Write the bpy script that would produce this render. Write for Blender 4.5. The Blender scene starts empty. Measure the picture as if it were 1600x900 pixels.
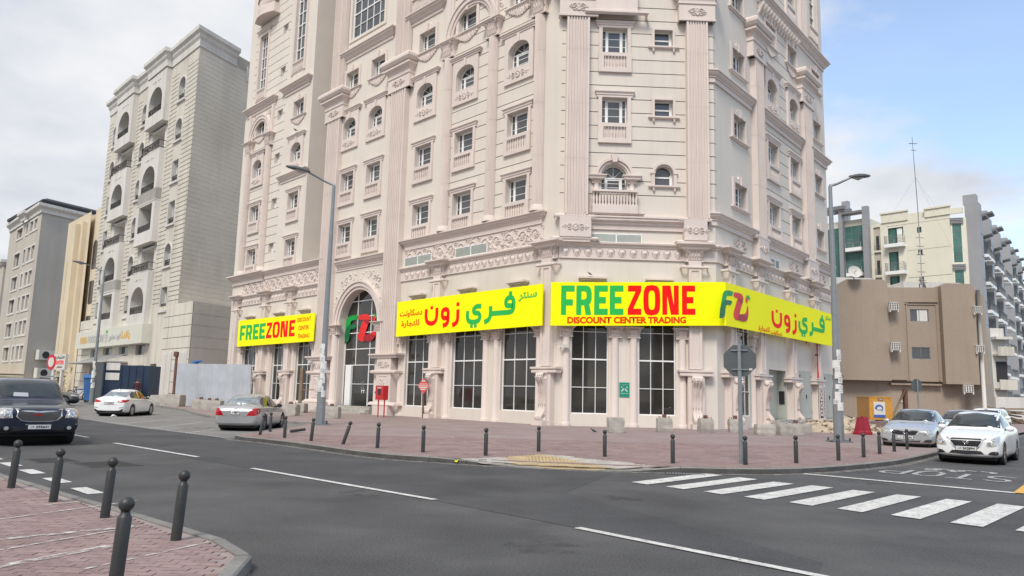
import bpy, bmesh, math, random
from math import sin, cos, radians as R, pi
from mathutils import Vector, Matrix, geometry
from mathutils.bvhtree import BVHTree
random.seed(7)
S = bpy.context.scene
C = S.collection

# ------------------------------------------------------------------ camera, world, sun, exposure
EYE = 1.65
cam = bpy.data.cameras.new('camera')
cam.lens = 26.695; cam.sensor_width = 36.0; cam.clip_start = 0.1; cam.clip_end = 3000
co = bpy.data.objects.new('camera', cam); C.objects.link(co)
p_, r_ = R(8.0195), R(1.3984)
fwd = Vector((0, cos(p_), sin(p_))); upv = Vector((0, -sin(p_), cos(p_))); xv = Vector((1, 0, 0))
X_ = cos(r_) * xv + sin(r_) * upv; U_ = -sin(r_) * xv + cos(r_) * upv
co.matrix_world = Matrix(((X_.x, U_.x, -fwd.x, 0), (X_.y, U_.y, -fwd.y, 0), (X_.z, U_.z, -fwd.z, EYE), (0, 0, 0, 1)))
S.camera = co

SUN_EL, SUN_AZ = R(50), R(199)      # azimuth clockwise from +Y: the veiled sun stands behind the camera
w = bpy.data.worlds.new('World'); S.world = w; w.use_nodes = True
nt = w.node_tree; nt.nodes.clear(); N = nt.nodes.new; LK = nt.links.new
out = N('ShaderNodeOutputWorld')
sky = N('ShaderNodeTexSky'); sky.sky_type = 'NISHITA'; sky.sun_disc = False
sky.sun_elevation = SUN_EL; sky.sun_rotation = SUN_AZ; sky.air_density = 1.0; sky.dust_density = 1.0; sky.ozone_density = 1.5
b1 = N('ShaderNodeBackground'); b1.inputs[1].default_value = 0.15
hs = N('ShaderNodeHueSaturation'); hs.inputs['Saturation'].default_value = 1.0; hs.inputs['Value'].default_value = 1.3
LK(sky.outputs[0], hs.inputs['Color']); LK(hs.outputs[0], b1.inputs[0])
tc = N('ShaderNodeTexCoord'); sp = N('ShaderNodeSeparateXYZ'); LK(tc.outputs['Generated'], sp.inputs[0])
za = N('ShaderNodeMath'); za.operation = 'ADD'; za.inputs[1].default_value = 0.22; LK(sp.outputs['Z'], za.inputs[0])
zm = N('ShaderNodeMath'); zm.operation = 'MAXIMUM'; zm.inputs[1].default_value = 0.05; LK(za.outputs[0], zm.inputs[0])
dx = N('ShaderNodeMath'); dx.operation = 'DIVIDE'; LK(sp.outputs['X'], dx.inputs[0]); LK(zm.outputs[0], dx.inputs[1])
dy = N('ShaderNodeMath'); dy.operation = 'DIVIDE'; LK(sp.outputs['Y'], dy.inputs[0]); LK(zm.outputs[0], dy.inputs[1])
cb = N('ShaderNodeCombineXYZ'); LK(dx.outputs[0], cb.inputs[0]); LK(dy.outputs[0], cb.inputs[1])
n1 = N('ShaderNodeTexNoise'); n1.inputs['Scale'].default_value = 1.25; n1.inputs['Detail'].default_value = 7; n1.inputs['Roughness'].default_value = 0.52
LK(cb.outputs[0], n1.inputs['Vector'])
# the cover is broken towards +X (right of the street), closed towards -X
bx_ = N('ShaderNodeMath'); bx_.operation = 'MULTIPLY_ADD'; bx_.inputs[1].default_value = -0.21; bx_.inputs[2].default_value = 0.085; LK(sp.outputs['X'], bx_.inputs[0])
ad = N('ShaderNodeMath'); ad.operation = 'ADD'; LK(n1.outputs[0], ad.inputs[0]); LK(bx_.outputs[0], ad.inputs[1])
rp = N('ShaderNodeValToRGB'); rp.color_ramp.elements[0].position = 0.45; rp.color_ramp.elements[1].position = 0.565
rp.color_ramp.elements[0].color = (0.16, 0.16, 0.16, 1); rp.color_ramp.elements[1].color = (1, 1, 1, 1)
LK(ad.outputs[0], rp.inputs[0])
n2 = N('ShaderNodeTexNoise'); n2.inputs['Scale'].default_value = 2.3; n2.inputs['Detail'].default_value = 6; LK(cb.outputs[0], n2.inputs['Vector'])
rc = N('ShaderNodeValToRGB'); rc.color_ramp.elements[0].position = 0.36; rc.color_ramp.elements[1].position = 0.66
rc.color_ramp.elements[0].color = (0.665, 0.705, 0.78, 1); rc.color_ramp.elements[1].color = (0.95, 0.955, 0.965, 1)
LK(n2.outputs[0], rc.inputs[0])
b2 = N('ShaderNodeBackground'); b2.inputs[1].default_value = 0.72; LK(rc.outputs[0], b2.inputs[0])
mx = N('ShaderNodeMixShader'); LK(rp.outputs[0], mx.inputs[0]); LK(b1.outputs[0], mx.inputs[1]); LK(b2.outputs[0], mx.inputs[2])
LK(mx.outputs[0], out.inputs[0])

sl = bpy.data.lights.new('sun', 'SUN'); sl.energy = 2.25; sl.angle = R(18); sl.color = (1.0, 0.95, 0.88)
so = bpy.data.objects.new('sun', sl); C.objects.link(so)
sd = Vector((sin(SUN_AZ) * cos(SUN_EL), cos(SUN_AZ) * cos(SUN_EL), sin(SUN_EL)))
so.rotation_euler = sd.to_track_quat('Z', 'Y').to_euler(); so.location = (0, -20, 60)
S.view_settings.view_transform = 'Standard'; S.view_settings.look = 'None'
S.view_settings.exposure = 0.47; S.view_settings.gamma = 1.0; S.view_settings.use_curve_mapping = False

# ------------------------------------------------------------------ materials
def nd(nt, t): return nt.nodes.new(t)
def mat(name, col, rough=0.8, var=0.08, scale=1.5, fine=0.05, fscale=25.0, bump=0.0, bscale=60.0, metal=0.0, spec=0.5,
        streak=0.0, streak_col=(0.3, 0.26, 0.22), coat=0.0, alpha_noise=None, stretch=(2.2, 2.2, 0.16), objvar=0.03):
    m = bpy.data.materials.new(name); m.use_nodes = True; t = m.node_tree; L = t.links.new
    b = t.nodes['Principled BSDF']; b.inputs['Roughness'].default_value = rough; b.inputs['Metallic'].default_value = metal
    b.inputs['Specular IOR Level'].default_value = spec; b.inputs['Coat Weight'].default_value = coat
    g = nd(t, 'ShaderNodeNewGeometry')
    c = nd(t, 'ShaderNodeRGB'); c.outputs[0].default_value = (*col, 1); last = c.outputs[0]
    def mixv(last, sc, amt, det=4.0):
        n = nd(t, 'ShaderNodeTexNoise'); n.inputs['Scale'].default_value = sc; n.inputs['Detail'].default_value = det
        L(g.outputs['Position'], n.inputs['Vector'])
        mr = nd(t, 'ShaderNodeMapRange'); mr.inputs[1].default_value = 0.3; mr.inputs[2].default_value = 0.7
        mr.inputs[3].default_value = 1 - amt; mr.inputs[4].default_value = 1 + amt; L(n.outputs[0], mr.inputs[0])
        x = nd(t, 'ShaderNodeVectorMath'); x.operation = 'SCALE'; L(last, x.inputs[0]); L(mr.outputs[0], x.inputs['Scale'])
        return x.outputs[0]
    if var: last = mixv(last, scale, var)
    if fine: last = mixv(last, fscale, fine, 2.0)
    oi = nd(t, 'ShaderNodeObjectInfo'); mo = nd(t, 'ShaderNodeMapRange'); mo.inputs[3].default_value = 1 - objvar; mo.inputs[4].default_value = 1 + objvar; L(oi.outputs['Random'], mo.inputs[0])
    xo = nd(t, 'ShaderNodeVectorMath'); xo.operation = 'SCALE'; L(last, xo.inputs[0]); L(mo.outputs[0], xo.inputs['Scale'])
    if objvar: last = xo.outputs[0]
    if streak:
        mp = nd(t, 'ShaderNodeMapping'); mp.inputs['Scale'].default_value = stretch; L(g.outputs['Position'], mp.inputs[0])
        n = nd(t, 'ShaderNodeTexNoise'); n.inputs['Scale'].default_value = 1.0; n.inputs['Detail'].default_value = 6; n.inputs['Roughness'].default_value = 0.65
        L(mp.outputs[0], n.inputs['Vector'])
        mr = nd(t, 'ShaderNodeMapRange'); mr.inputs[1].default_value = 0.48; mr.inputs[2].default_value = 0.78; mr.inputs[3].default_value = 0; mr.inputs[4].default_value = streak
        L(n.outputs[0], mr.inputs[0])
        x = nd(t, 'ShaderNodeMix'); x.data_type = 'RGBA'; L(mr.outputs[0], x.inputs[0]); L(last, x.inputs[6]); x.inputs[7].default_value = (*streak_col, 1)
        last = x.outputs[2]
    L(last, b.inputs['Base Color'])
    if bump:
        n = nd(t, 'ShaderNodeTexNoise'); n.inputs['Scale'].default_value = bscale; n.inputs['Detail'].default_value = 5
        L(g.outputs['Position'], n.inputs['Vector'])
        bp = nd(t, 'ShaderNodeBump'); bp.inputs['Strength'].default_value = bump; bp.inputs['Distance'].default_value = 0.02
        L(n.outputs[0], bp.inputs['Height']); L(bp.outputs[0], b.inputs['Normal'])
    if alpha_noise:
        sc, lo, hi = alpha_noise
        n = nd(t, 'ShaderNodeTexNoise'); n.inputs['Scale'].default_value = sc; n.inputs['Detail'].default_value = 8; n.inputs['Roughness'].default_value = 0.7
        L(g.outputs['Position'], n.inputs['Vector'])
        mr = nd(t, 'ShaderNodeMapRange'); mr.inputs[1].default_value = lo; mr.inputs[2].default_value = hi; L(n.outputs[0], mr.inputs[0])
        L(mr.outputs[0], b.inputs['Alpha'])
    return m

M = {}
M['wall'] = mat('cream_render', (0.67, 0.61, 0.54), 0.85, 0.035, 0.35, 0.03, 30, 0.15, 90, streak=0.30, streak_col=(0.50, 0.445, 0.39))
M['trim'] = mat('pink_cast_stone', (0.66, 0.575, 0.525), 0.8, 0.045, 0.5, 0.04, 22, 0.12, 80, streak=0.35, streak_col=(0.52, 0.435, 0.385))
M['reveal'] = mat('window_reveal_render', (0.60, 0.55, 0.50), 0.85, 0.04, 0.6)
M['groove'] = mat('dark_joint_render', (0.22, 0.19, 0.165), 0.9, 0.03)  # one even dark tone for the recessed joint lines
M['white'] = mat('white_aluminium', (0.80, 0.80, 0.79), 0.4, 0.02, 2)
M['glass'] = mat('window_glass', (0.085, 0.088, 0.092), 0.10, 0.25, 0.6, 0, metal=0.25, spec=0.8)
M['shopglass'] = mat('dark_shop_glass', (0.036, 0.033, 0.029), 0.03, 0.45, 0.5, 0, spec=0.55)  # uneven tone painted in, standing in for reflected cars
M['louvre'] = mat('louvre_aluminium', (0.52, 0.56, 0.50), 0.5, 0.04)
M['dark'] = mat('dark_recess', (0.02, 0.02, 0.02), 0.8, 0.1)
M['asphalt'] = mat('asphalt', (0.077, 0.077, 0.078), 0.9, 0.24, 0.6, 0.34, 38, 0.7, 110, streak=0.5, streak_col=(0.15, 0.147, 0.143), stretch=(0.35, 0.3, 1))
M['asphalt2'] = mat('darker_asphalt_lane', (0.063, 0.0635, 0.067), 0.9, 0.22, 0.6, 0.32, 38, 0.7, 110, streak=0.4, streak_col=(0.12, 0.12, 0.118), stretch=(0.35, 0.3, 1))
M['bay'] = mat('worn_parking_asphalt', (0.19, 0.185, 0.178), 0.92, 0.14, 0.6, 0.14, 30, 0.4, 90, streak=0.4, streak_col=(0.26, 0.25, 0.235), stretch=(0.5, 0.4, 1))
M['paint'] = mat('worn_white_road_paint', (0.56, 0.555, 0.535), 0.8, 0.16, 3, 0.14, 30, 0.2, 80, alpha_noise=(12, 0.26, 0.46))
M['paintold'] = mat('old_road_paint', (0.46, 0.455, 0.44), 0.8, 0.12, 3, 0.1, 40, alpha_noise=(9, 0.34, 0.55))
M['paintpav'] = mat('faded_paint_on_pavers', (0.55, 0.53, 0.50), 0.8, 0.12, 3, 0.1, 40, alpha_noise=(7, 0.42, 0.60))
M['yellowpaint'] = mat('yellow_road_paint', (0.62, 0.36, 0.07), 0.75, 0.1, 3, alpha_noise=(10, 0.25, 0.42))
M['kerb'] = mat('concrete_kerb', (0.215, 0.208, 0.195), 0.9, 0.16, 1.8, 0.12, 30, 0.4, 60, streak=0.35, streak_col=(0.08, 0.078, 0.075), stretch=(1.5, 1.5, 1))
M['kerbdark'] = mat('dark_kerb_face', (0.075, 0.073, 0.07), 0.9, 0.2, 2.2, 0.15, 25, 0.4, 60, streak=0.4, streak_col=(0.17, 0.165, 0.155), stretch=(1.2, 1.2, 2))  # road face of the far kerb, darker than its top
M['mortar'] = mat('paver_joint_sand', (0.30, 0.245, 0.23), 0.95, 0.15, 2)
for i, c_ in enumerate([(0.262, 0.186, 0.176), (0.235, 0.165, 0.158), (0.288, 0.208, 0.196)]):
    M['paver%d' % i] = mat('red_paver_%d' % i, c_, 0.9, 0.13, 1.1, 0.10, 28, 0.35, 120, streak=0.30, streak_col=(0.42, 0.34, 0.32), stretch=(0.9, 0.9, 1))
M['tactile'] = mat('yellow_tactile_paving', (0.44, 0.335, 0.19), 0.9, 0.18, 2.5, 0.12, 20, 0.5, 40, streak=0.3, streak_col=(0.30, 0.26, 0.2), stretch=(2, 2, 1))
M['concrete'] = mat('rough_concrete', (0.40, 0.375, 0.335), 0.9, 0.18, 2.5, 0.12, 22, 0.6, 30, streak=0.35, streak_col=(0.24, 0.22, 0.19))
M['bollard'] = mat('bollard_grey_paint', (0.032, 0.033, 0.034), 0.45, 0.12, 4, 0.08, 40, 0.1, 60)
M['galv'] = mat('galvanised_steel', (0.24, 0.26, 0.275), 0.45, 0.08, 3, 0.05, 30, metal=0.35)
M['signback'] = mat('grey_sign_back', (0.085, 0.095, 0.10), 0.5, 0.08, 4, 0.04, 30)
M['yellow'] = mat('yellow_banner', (0.95, 0.93, 0.0), 0.6, 0.015, 1.0, 0, spec=0.2)
M['sgreen'] = mat('sign_green', (0.025, 0.47, 0.08), 0.6, 0.02, spec=0.2)
M['sred'] = mat('sign_red', (0.90, 0.005, 0.004), 0.6, 0.02, spec=0.2)
M['sorange'] = mat('sign_orange_red', (0.80, 0.05, 0.0), 0.6, 0.02, spec=0.2)
M['lgreen'] = mat('logo_green', (0.0, 0.34, 0.05), 0.5, 0.25, 1.2, 0)
M['lgreen2'] = mat('logo_dark_green', (0.0, 0.16, 0.045), 0.5, 0.2, 1.2, 0)
M['lred'] = mat('logo_red', (0.75, 0.015, 0.015), 0.5, 0.15, 1.2, 0)
M['lred2'] = mat('logo_dark_red', (0.34, 0.004, 0.008), 0.5, 0.2, 1.2, 0)
M['red'] = mat('fire_red_paint', (0.50, 0.018, 0.022), 0.4, 0.08, 4)
M['redplastic'] = mat('red_plastic', (0.30, 0.015, 0.028), 0.5, 0.15, 3, 0.05)
M['signred'] = mat('safety_sign_red', (0.62, 0.09, 0.085), 0.5, 0.05)
M['ggreen'] = mat('assembly_sign_green', (0.0, 0.25, 0.16), 0.5, 0.04)
M['nwall'] = mat('old_cream_render', (0.60, 0.565, 0.49), 0.88, 0.07, 0.3, 0.06, 14, 0.25, 50, streak=0.75, streak_col=(0.30, 0.265, 0.215), stretch=(1.3, 1.3, 0.09))
M['nwhite'] = mat('weathered_white_render', (0.62, 0.60, 0.56), 0.88, 0.06, 0.3, 0.05, 14, 0.2, 50, streak=0.6, streak_col=(0.38, 0.35, 0.31), stretch=(1.6, 1.6, 0.1))
M['nside'] = mat('stained_side_render', (0.66, 0.615, 0.53), 0.9, 0.09, 0.16, 0.06, 10, 0.25, 40, streak=0.6, streak_col=(0.48, 0.435, 0.37), stretch=(0.35, 0.35, 0.10))
M['iron'] = mat('wrought_iron', (0.035, 0.03, 0.03), 0.6, 0.1, 4)
M['taupe'] = mat('taupe_render', (0.47, 0.43, 0.37), 0.88, 0.05, 0.3, 0.04, 14, 0.2, 50, streak=0.4, streak_col=(0.29, 0.26, 0.22), stretch=(0.8, 0.8, 0.07))
M['taupeside'] = mat('grey_taupe_render', (0.45, 0.42, 0.375), 0.88, 0.05, 0.2, 0.04, 14, 0.2, 50, streak=0.3, streak_col=(0.24, 0.22, 0.20), stretch=(0.6, 0.6, 0.06))
M['ochre'] = mat('ochre_render', (0.62, 0.53, 0.385), 0.88, 0.06, 0.3, 0.05, 14, streak=0.45, streak_col=(0.42, 0.30, 0.18), stretch=(1, 1, 0.08))
M['tan'] = mat('tan_textured_render', (0.33, 0.268, 0.212), 0.92, 0.05, 0.25, 0.08, 12, 0.8, 22, streak=0.45, streak_col=(0.25, 0.195, 0.15), stretch=(1.1, 1.1, 0.08))
M['ivory'] = mat('ivory_panel', (0.68, 0.65, 0.54), 0.8, 0.04, 0.3, 0.03, 10, streak=0.25, streak_col=(0.48, 0.45, 0.36), stretch=(0.7, 0.7, 0.06))
M['greyclad'] = mat('grey_cladding', (0.31, 0.315, 0.33), 0.5, 0.06, 0.4, 0.03, 10, metal=0.2)
M['greyclad2'] = mat('dark_grey_cladding', (0.17, 0.175, 0.185), 0.55, 0.06, 0.4)
M['greenglass'] = mat('green_tinted_glass', (0.06, 0.165, 0.14), 0.12, 0.25, 0.5, 0, metal=0.2, spec=0.8)
M['navy'] = mat('navy_painted_steel', (0.011, 0.027, 0.062), 0.5, 0.12, 1.5, 0.05)
M['bluebin'] = mat('blue_plastic', (0.03, 0.12, 0.32), 0.5, 0.1, 3)
M['greenbin'] = mat('dark_green_plastic', (0.03, 0.055, 0.04), 0.5, 0.1, 3)
M['corr'] = mat('corrugated_steel', (0.47, 0.50, 0.53), 0.5, 0.08, 1.2, 0.04, metal=0.25, streak=0.3, streak_col=(0.30, 0.28, 0.26))
M['rubble'] = mat('sandy_rubble', (0.43, 0.355, 0.265), 0.95, 0.25, 2.5, 0.2, 18, 0.8, 25)
M['wood'] = mat('weathered_wood', (0.21, 0.15, 0.10), 0.85, 0.2, 4, 0.1)
M['genyel'] = mat('generator_yellow', (0.52, 0.25, 0.035), 0.5, 0.12, 2, 0.05, streak=0.3, streak_col=(0.2, 0.1, 0.03))
M['rust'] = mat('rusty_brown_steel', (0.14, 0.065, 0.05), 0.8, 0.2, 3, 0.1)
M['palegreen'] = mat('pale_grey_green_paint', (0.44, 0.455, 0.40), 0.7, 0.05, 1, 0.03, streak=0.15, streak_col=(0.33, 0.33, 0.28))
M['paper'] = mat('pasted_paper', (0.66, 0.66, 0.64), 0.8, 0.12, 9, 0.1, 40)
M['ink'] = mat('dark_print', (0.03, 0.03, 0.035), 0.7, 0.05)
M['inkblue'] = mat('blue_print', (0.03, 0.10, 0.35), 0.7, 0.05)
M['shopgold'] = mat('gold_letters', (0.75, 0.42, 0.03), 0.5, 0.05)
M['shopgrey'] = mat('grey_letters', (0.42, 0.42, 0.41), 0.5, 0.05)
M['boxwhite'] = mat('ivory_sign_box', (0.62, 0.61, 0.53), 0.6, 0.04, 1, streak=0.2, streak_col=(0.45, 0.43, 0.36))
M['tyre'] = mat('tyre_rubber', (0.018, 0.018, 0.019), 0.85, 0.1, 5, bump=0.2)
M['rim'] = mat('alloy_rim', (0.42, 0.43, 0.44), 0.3, 0.05, 5, metal=0.8)
M['carglass'] = mat('car_glass', (0.035, 0.042, 0.045), 0.04, 0.4, 1.3, 0, spec=0.9, metal=0.15)
M['carglass2'] = mat('bright_rear_glass', (0.30, 0.34, 0.36), 0.06, 0.5, 2.6, 0, spec=0.9, metal=0.6)
M['blackplastic'] = mat('black_plastic', (0.015, 0.015, 0.016), 0.5, 0.1, 4)
M['chrome'] = mat('chrome', (0.72, 0.73, 0.75), 0.15, 0.04, 8, metal=1.0)
M['lamp'] = mat('headlamp_lens', (0.50, 0.51, 0.50), 0.12, 0.35, 14, 0.2, 60, metal=0.4, spec=0.8)
M['taillamp'] = mat('tail_lamp_red', (0.42, 0.008, 0.012), 0.15, 0.3, 9, 0.1, 40, spec=0.7)
M['amber'] = mat('amber_lens', (0.75, 0.33, 0.01), 0.2, 0.1, 9)
M['plate'] = mat('number_plate_white', (0.62, 0.63, 0.62), 0.5, 0.04, 9)
for nme, col, mt in [('cwhite', (0.80, 0.80, 0.795), 0.0), ('csilver', (0.50, 0.515, 0.53), 0.5), ('csilver2', (0.46, 0.465, 0.47), 0.45), ('cnavy', (0.010, 0.014, 0.034), 0.2), ('ctan', (0.20, 0.185, 0.15), 0.5)]:
    M[nme] = mat('car_paint_' + nme, col, 0.28, 0.02, 2, 0, metal=mt, coat=0.7)
M['skin'] = mat('skin', (0.28, 0.16, 0.10), 0.6, 0.05)
M['hair'] = mat('black_hair', (0.012, 0.01, 0.01), 0.7, 0.05)
M['clothdark'] = mat('dark_navy_cloth', (0.02, 0.022, 0.04), 0.9, 0.1)
M['clothbrown'] = mat('dark_maroon_cloth', (0.06, 0.02, 0.03), 0.9, 0.1)
M['clothblack'] = mat('black_cloth', (0.015, 0.015, 0.017), 0.9, 0.1)
M['foliage'] = mat('dusty_leaves', (0.10, 0.12, 0.07), 0.9, 0.2)

def brick_mat(name, cols, mort, sx=0.2, sy=0.1):
    m = bpy.data.materials.new(name); m.use_nodes = True; t = m.node_tree; L = t.links.new; b = t.nodes['Principled BSDF']
    b.inputs['Roughness'].default_value = 0.92
    g = nd(t, 'ShaderNodeNewGeometry'); br = nd(t, 'ShaderNodeTexBrick')
    br.inputs['Scale'].default_value = 1.0; br.inputs['Brick Width'].default_value = sx; br.inputs['Row Height'].default_value = sy
    br.inputs['Mortar Size'].default_value = 0.006; br.inputs['Mortar Smooth'].default_value = 0.3
    br.inputs['Color1'].default_value = (*cols[0], 1); br.inputs['Color2'].default_value = (*cols[1], 1); br.inputs['Mortar'].default_value = (*mort, 1)
    L(g.outputs['Position'], br.inputs['Vector'])
    n = nd(t, 'ShaderNodeTexNoise'); n.inputs['Scale'].default_value = 0.55; n.inputs['Detail'].default_value = 8; n.inputs['Roughness'].default_value = 0.6; L(g.outputs['Position'], n.inputs['Vector'])
    mr = nd(t, 'ShaderNodeMapRange'); mr.inputs[1].default_value = 0.42; mr.inputs[2].default_value = 0.72; mr.inputs[4].default_value = 0.6; L(n.outputs[0], mr.inputs[0])
    x = nd(t, 'ShaderNodeMix'); x.data_type = 'RGBA'; L(mr.outputs[0], x.inputs[0]); L(br.outputs[0], x.inputs[6]); x.inputs[7].default_value = (0.33, 0.285, 0.275, 1)
    L(x.outputs[2], b.inputs['Base Color'])
    bp = nd(t, 'ShaderNodeBump'); bp.inputs['Strength'].default_value = 0.5; bp.inputs['Distance'].default_value = 0.01; bp.invert = True
    L(br.outputs['Fac'], bp.inputs['Height']); L(bp.outputs[0], b.inputs['Normal'])
    return m
M['pavfar'] = brick_mat('red_paving', [(0.275, 0.20, 0.19), (0.24, 0.172, 0.165)], (0.235, 0.205, 0.20))

# ------------------------------------------------------------------ helpers
class MB:
    def __init__(s): s.v = []; s.f = []; s.m = []; s.sm = []
    def add(s, vs, fs, mi=0, smooth=False):
        o = len(s.v); s.v.extend([tuple(p) for p in vs])
        for f in fs: s.f.append([i + o for i in f]); s.m.append(mi); s.sm.append(smooth)
        return s
    def box(s, x0, x1, y0, y1, z0, z1, mi=0, skip=''):
        v = [(x0, y0, z0), (x1, y0, z0), (x1, y1, z0), (x0, y1, z0), (x0, y0, z1), (x1, y0, z1), (x1, y1, z1), (x0, y1, z1)]
        F = {'b': [0, 3, 2, 1], 't': [4, 5, 6, 7], 'f': [0, 1, 5, 4], 'r': [1, 2, 6, 5], 'k': [2, 3, 7, 6], 'l': [3, 0, 4, 7]}
        return s.add(v, [F[k] for k in F if k not in skip], mi)
    def prism(s, poly, y0, y1, mi=0):           # poly in (x, z), extruded along y
        n = len(poly)
        v = [(x, y0, z) for x, z in poly] + [(x, y1, z) for x, z in poly]
        return s.add(v, [list(range(n))[::-1], list(range(n, 2 * n))] + [[i, (i + 1) % n, n + (i + 1) % n, n + i] for i in range(n)], mi)
    def prismx(s, poly, x0, x1, mi=0):          # poly in (y, z), extruded along x
        n = len(poly)
        v = [(x0, y, z) for y, z in poly] + [(x1, y, z) for y, z in poly]
        return s.add(v, [list(range(n)), list(range(n, 2 * n))[::-1]] + [[i, n + i, n + (i + 1) % n, (i + 1) % n] for i in range(n)], mi)
    def prismz(s, poly, z0, z1, mi=0):
        n = len(poly)
        v = [(x, y, z0) for x, y in poly] + [(x, y, z1) for x, y in poly]
        return s.add(v, [list(range(n))[::-1], list(range(n, 2 * n))] + [[i, (i + 1) % n, n + (i + 1) % n, n + i] for i in range(n)], mi)
    def lathe(s, cx, cy, prof, n=12, a0=0.0, a1=2 * pi, mi=0, smooth=True, caps=True):
        full = abs(a1 - a0 - 2 * pi) < 1e-6; k = n if full else n + 1
        v = []
        for r, z in prof:
            for i in range(k):
                a = a0 + (a1 - a0) * i / n; v.append((cx + r * cos(a), cy + r * sin(a), z))
        f = []
        for j in range(len(prof) - 1):
            for i in range(n):
                a, b = j * k + i, j * k + (i + 1) % k
                f.append([a, b, b + k, a + k])
        s.add(v, f, mi, smooth)
        if caps:
            s.add([v[i] for i in range(k)], [list(range(k))[::-1]], mi); e = (len(prof) - 1) * k
            s.add([v[e + i] for i in range(k)], [list(range(k))], mi)
        return s
    def tube(s, pts, r, n=6, mi=0, smooth=True, closed=False):
        pts = [Vector(p) for p in pts]; rs = r if isinstance(r, (list, tuple)) else [r] * len(pts)
        v = []; f = []; m = len(pts)
        for i, p in enumerate(pts):
            a = pts[(i - 1) % m] if (i or closed) else pts[0]; b = pts[(i + 1) % m] if (i < m - 1 or closed) else pts[-1]
            t = (b - a).normalized(); u = t.cross(Vector((0, 0, 1)))
            if u.length < 0.1: u = t.cross(Vector((0, 1, 0)))
            u.normalize(); q = t.cross(u)
            for k in range(n):
                an = 2 * pi * k / n; v.append(p + (u * cos(an) + q * sin(an)) * rs[i])
        for i in range(m - (0 if closed else 1)):
            for k in range(n):
                a, b = i * n + k, i * n + (k + 1) % n; c, d = ((i + 1) % m) * n + (k + 1) % n, ((i + 1) % m) * n + k
                f.append([a, b, c, d])
        if not closed: f.append(list(range(n))); f.append([(m - 1) * n + k for k in range(n)][::-1])
        return s.add(v, f, mi, smooth)
    def moulding(s, x0, x1, prof, y0=0.0, ret=True, mi=0):
        # profile [(outward, z)...] run along x, mitred back to the wall at both ends; outward is -y
        n = len(prof); v = []
        for o, z in prof: v.append((x0 - (o if ret else 0), y0 - o, z))
        for o, z in prof: v.append((x1 + (o if ret else 0), y0 - o, z))
        f = [[i, i + 1, n + i + 1, n + i] for i in range(n - 1)]
        s.add(v, f, mi)
        if ret:
            s.add([(x0 - o, y0 - o, z) for o, z in prof] + [(x0 - o, y0 + 0.02, z) for o, z in prof], [[n + i, n + i + 1, i + 1, i] for i in range(n - 1)], mi)
            s.add([(x1 + o, y0 - o, z) for o, z in prof] + [(x1 + o, y0 + 0.02, z) for o, z in prof], [[i, i + 1, n + i + 1, n + i] for i in range(n - 1)], mi)
        else:
            for x in (x0, x1): s.add([(x, y0 - o, z) for o, z in prof] + [(x, y0, prof[-1][1]), (x, y0, prof[0][1])], [list(range(n + 2))], mi)
        return s
    def mesh(s, name, mats):
        me = bpy.data.meshes.new(name); me.from_pydata(s.v, [], s.f)
        mats = mats if isinstance(mats, (list, tuple)) else [mats]
        for k in mats: me.materials.append(M[k] if isinstance(k, str) else k)
        me.polygons.foreach_set('material_index', s.m); me.polygons.foreach_set('use_smooth', s.sm); me.update()
        return me
    def obj(s, name, mats, parent=None, loc=(0, 0, 0), rz=0.0):
        return link(name, s.mesh(name, mats), parent, loc, rz)

def link(name, data, parent=None, loc=(0, 0, 0), rz=0.0, **kw):
    o = bpy.data.objects.new(name, data); C.objects.link(o)
    if parent is not None: o.parent = parent
    o.location = loc; o.rotation_euler = (0, 0, rz)
    for k, v in kw.items(): o[k] = v
    return o
def thing(name, label, cat, loc=(0, 0, 0), rz=0.0, group=None):
    o = link(name, None, None, loc, rz); o['label'] = label; o['category'] = cat; o.empty_display_size = 0.2
    if group: o['group'] = group
    return o
def tag(o, label, cat, group=None):
    o['label'] = label; o['category'] = cat
    if group: o['group'] = group
    return o
def struct(o): o['kind'] = 'structure'; return o
def copy_tree(o, parent=None):
    c = o.copy(); C.objects.link(c); c.parent = parent
    for ch in KIDS.get(o.name, []) or list(o.children): copy_tree(ch, c)
    return c
KIDS = {}

class Frame:
    """wall frame: x runs right along the wall seen from the street, y into the building, z up"""
    def __init__(s, ox, oy, yaw, root=None):
        s.o = Vector((ox, oy, 0)); s.yaw = yaw; s.x = Vector((cos(yaw), sin(yaw), 0)); s.y = Vector((-sin(yaw), cos(yaw), 0)); s.root = root
        s.D = s.o.dot(s.y); s.xc = -s.o.dot(s.x)
    def w(s, x, y=0, z=0): return s.o + s.x * x + s.y * y + Vector((0, 0, z))
    def put(s, name, mesh, x=0, y=0, z=0, rz=0.0, parent=None, **kw):
        root = parent or s.root
        p = s.w(x, y, z) - (root.location if root is not None else Vector((0, 0, 0)))
        return link(name, mesh, root, p, s.yaw + rz, **kw)
    def obj(s, name, mb, mats, x=0, y=0, z=0, rz=0.0, parent=None, **kw):
        return s.put(name, mb.mesh(name, mats), x, y, z, rz, parent, **kw)
    def adj(s, x, z, y):        # a survey sighting taken on the wall plane, moved to the depth y where the thing stands
        k = (s.D + y) / s.D
        return s.xc + (x - s.xc) * k, EYE + (z - EYE) * k

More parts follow.
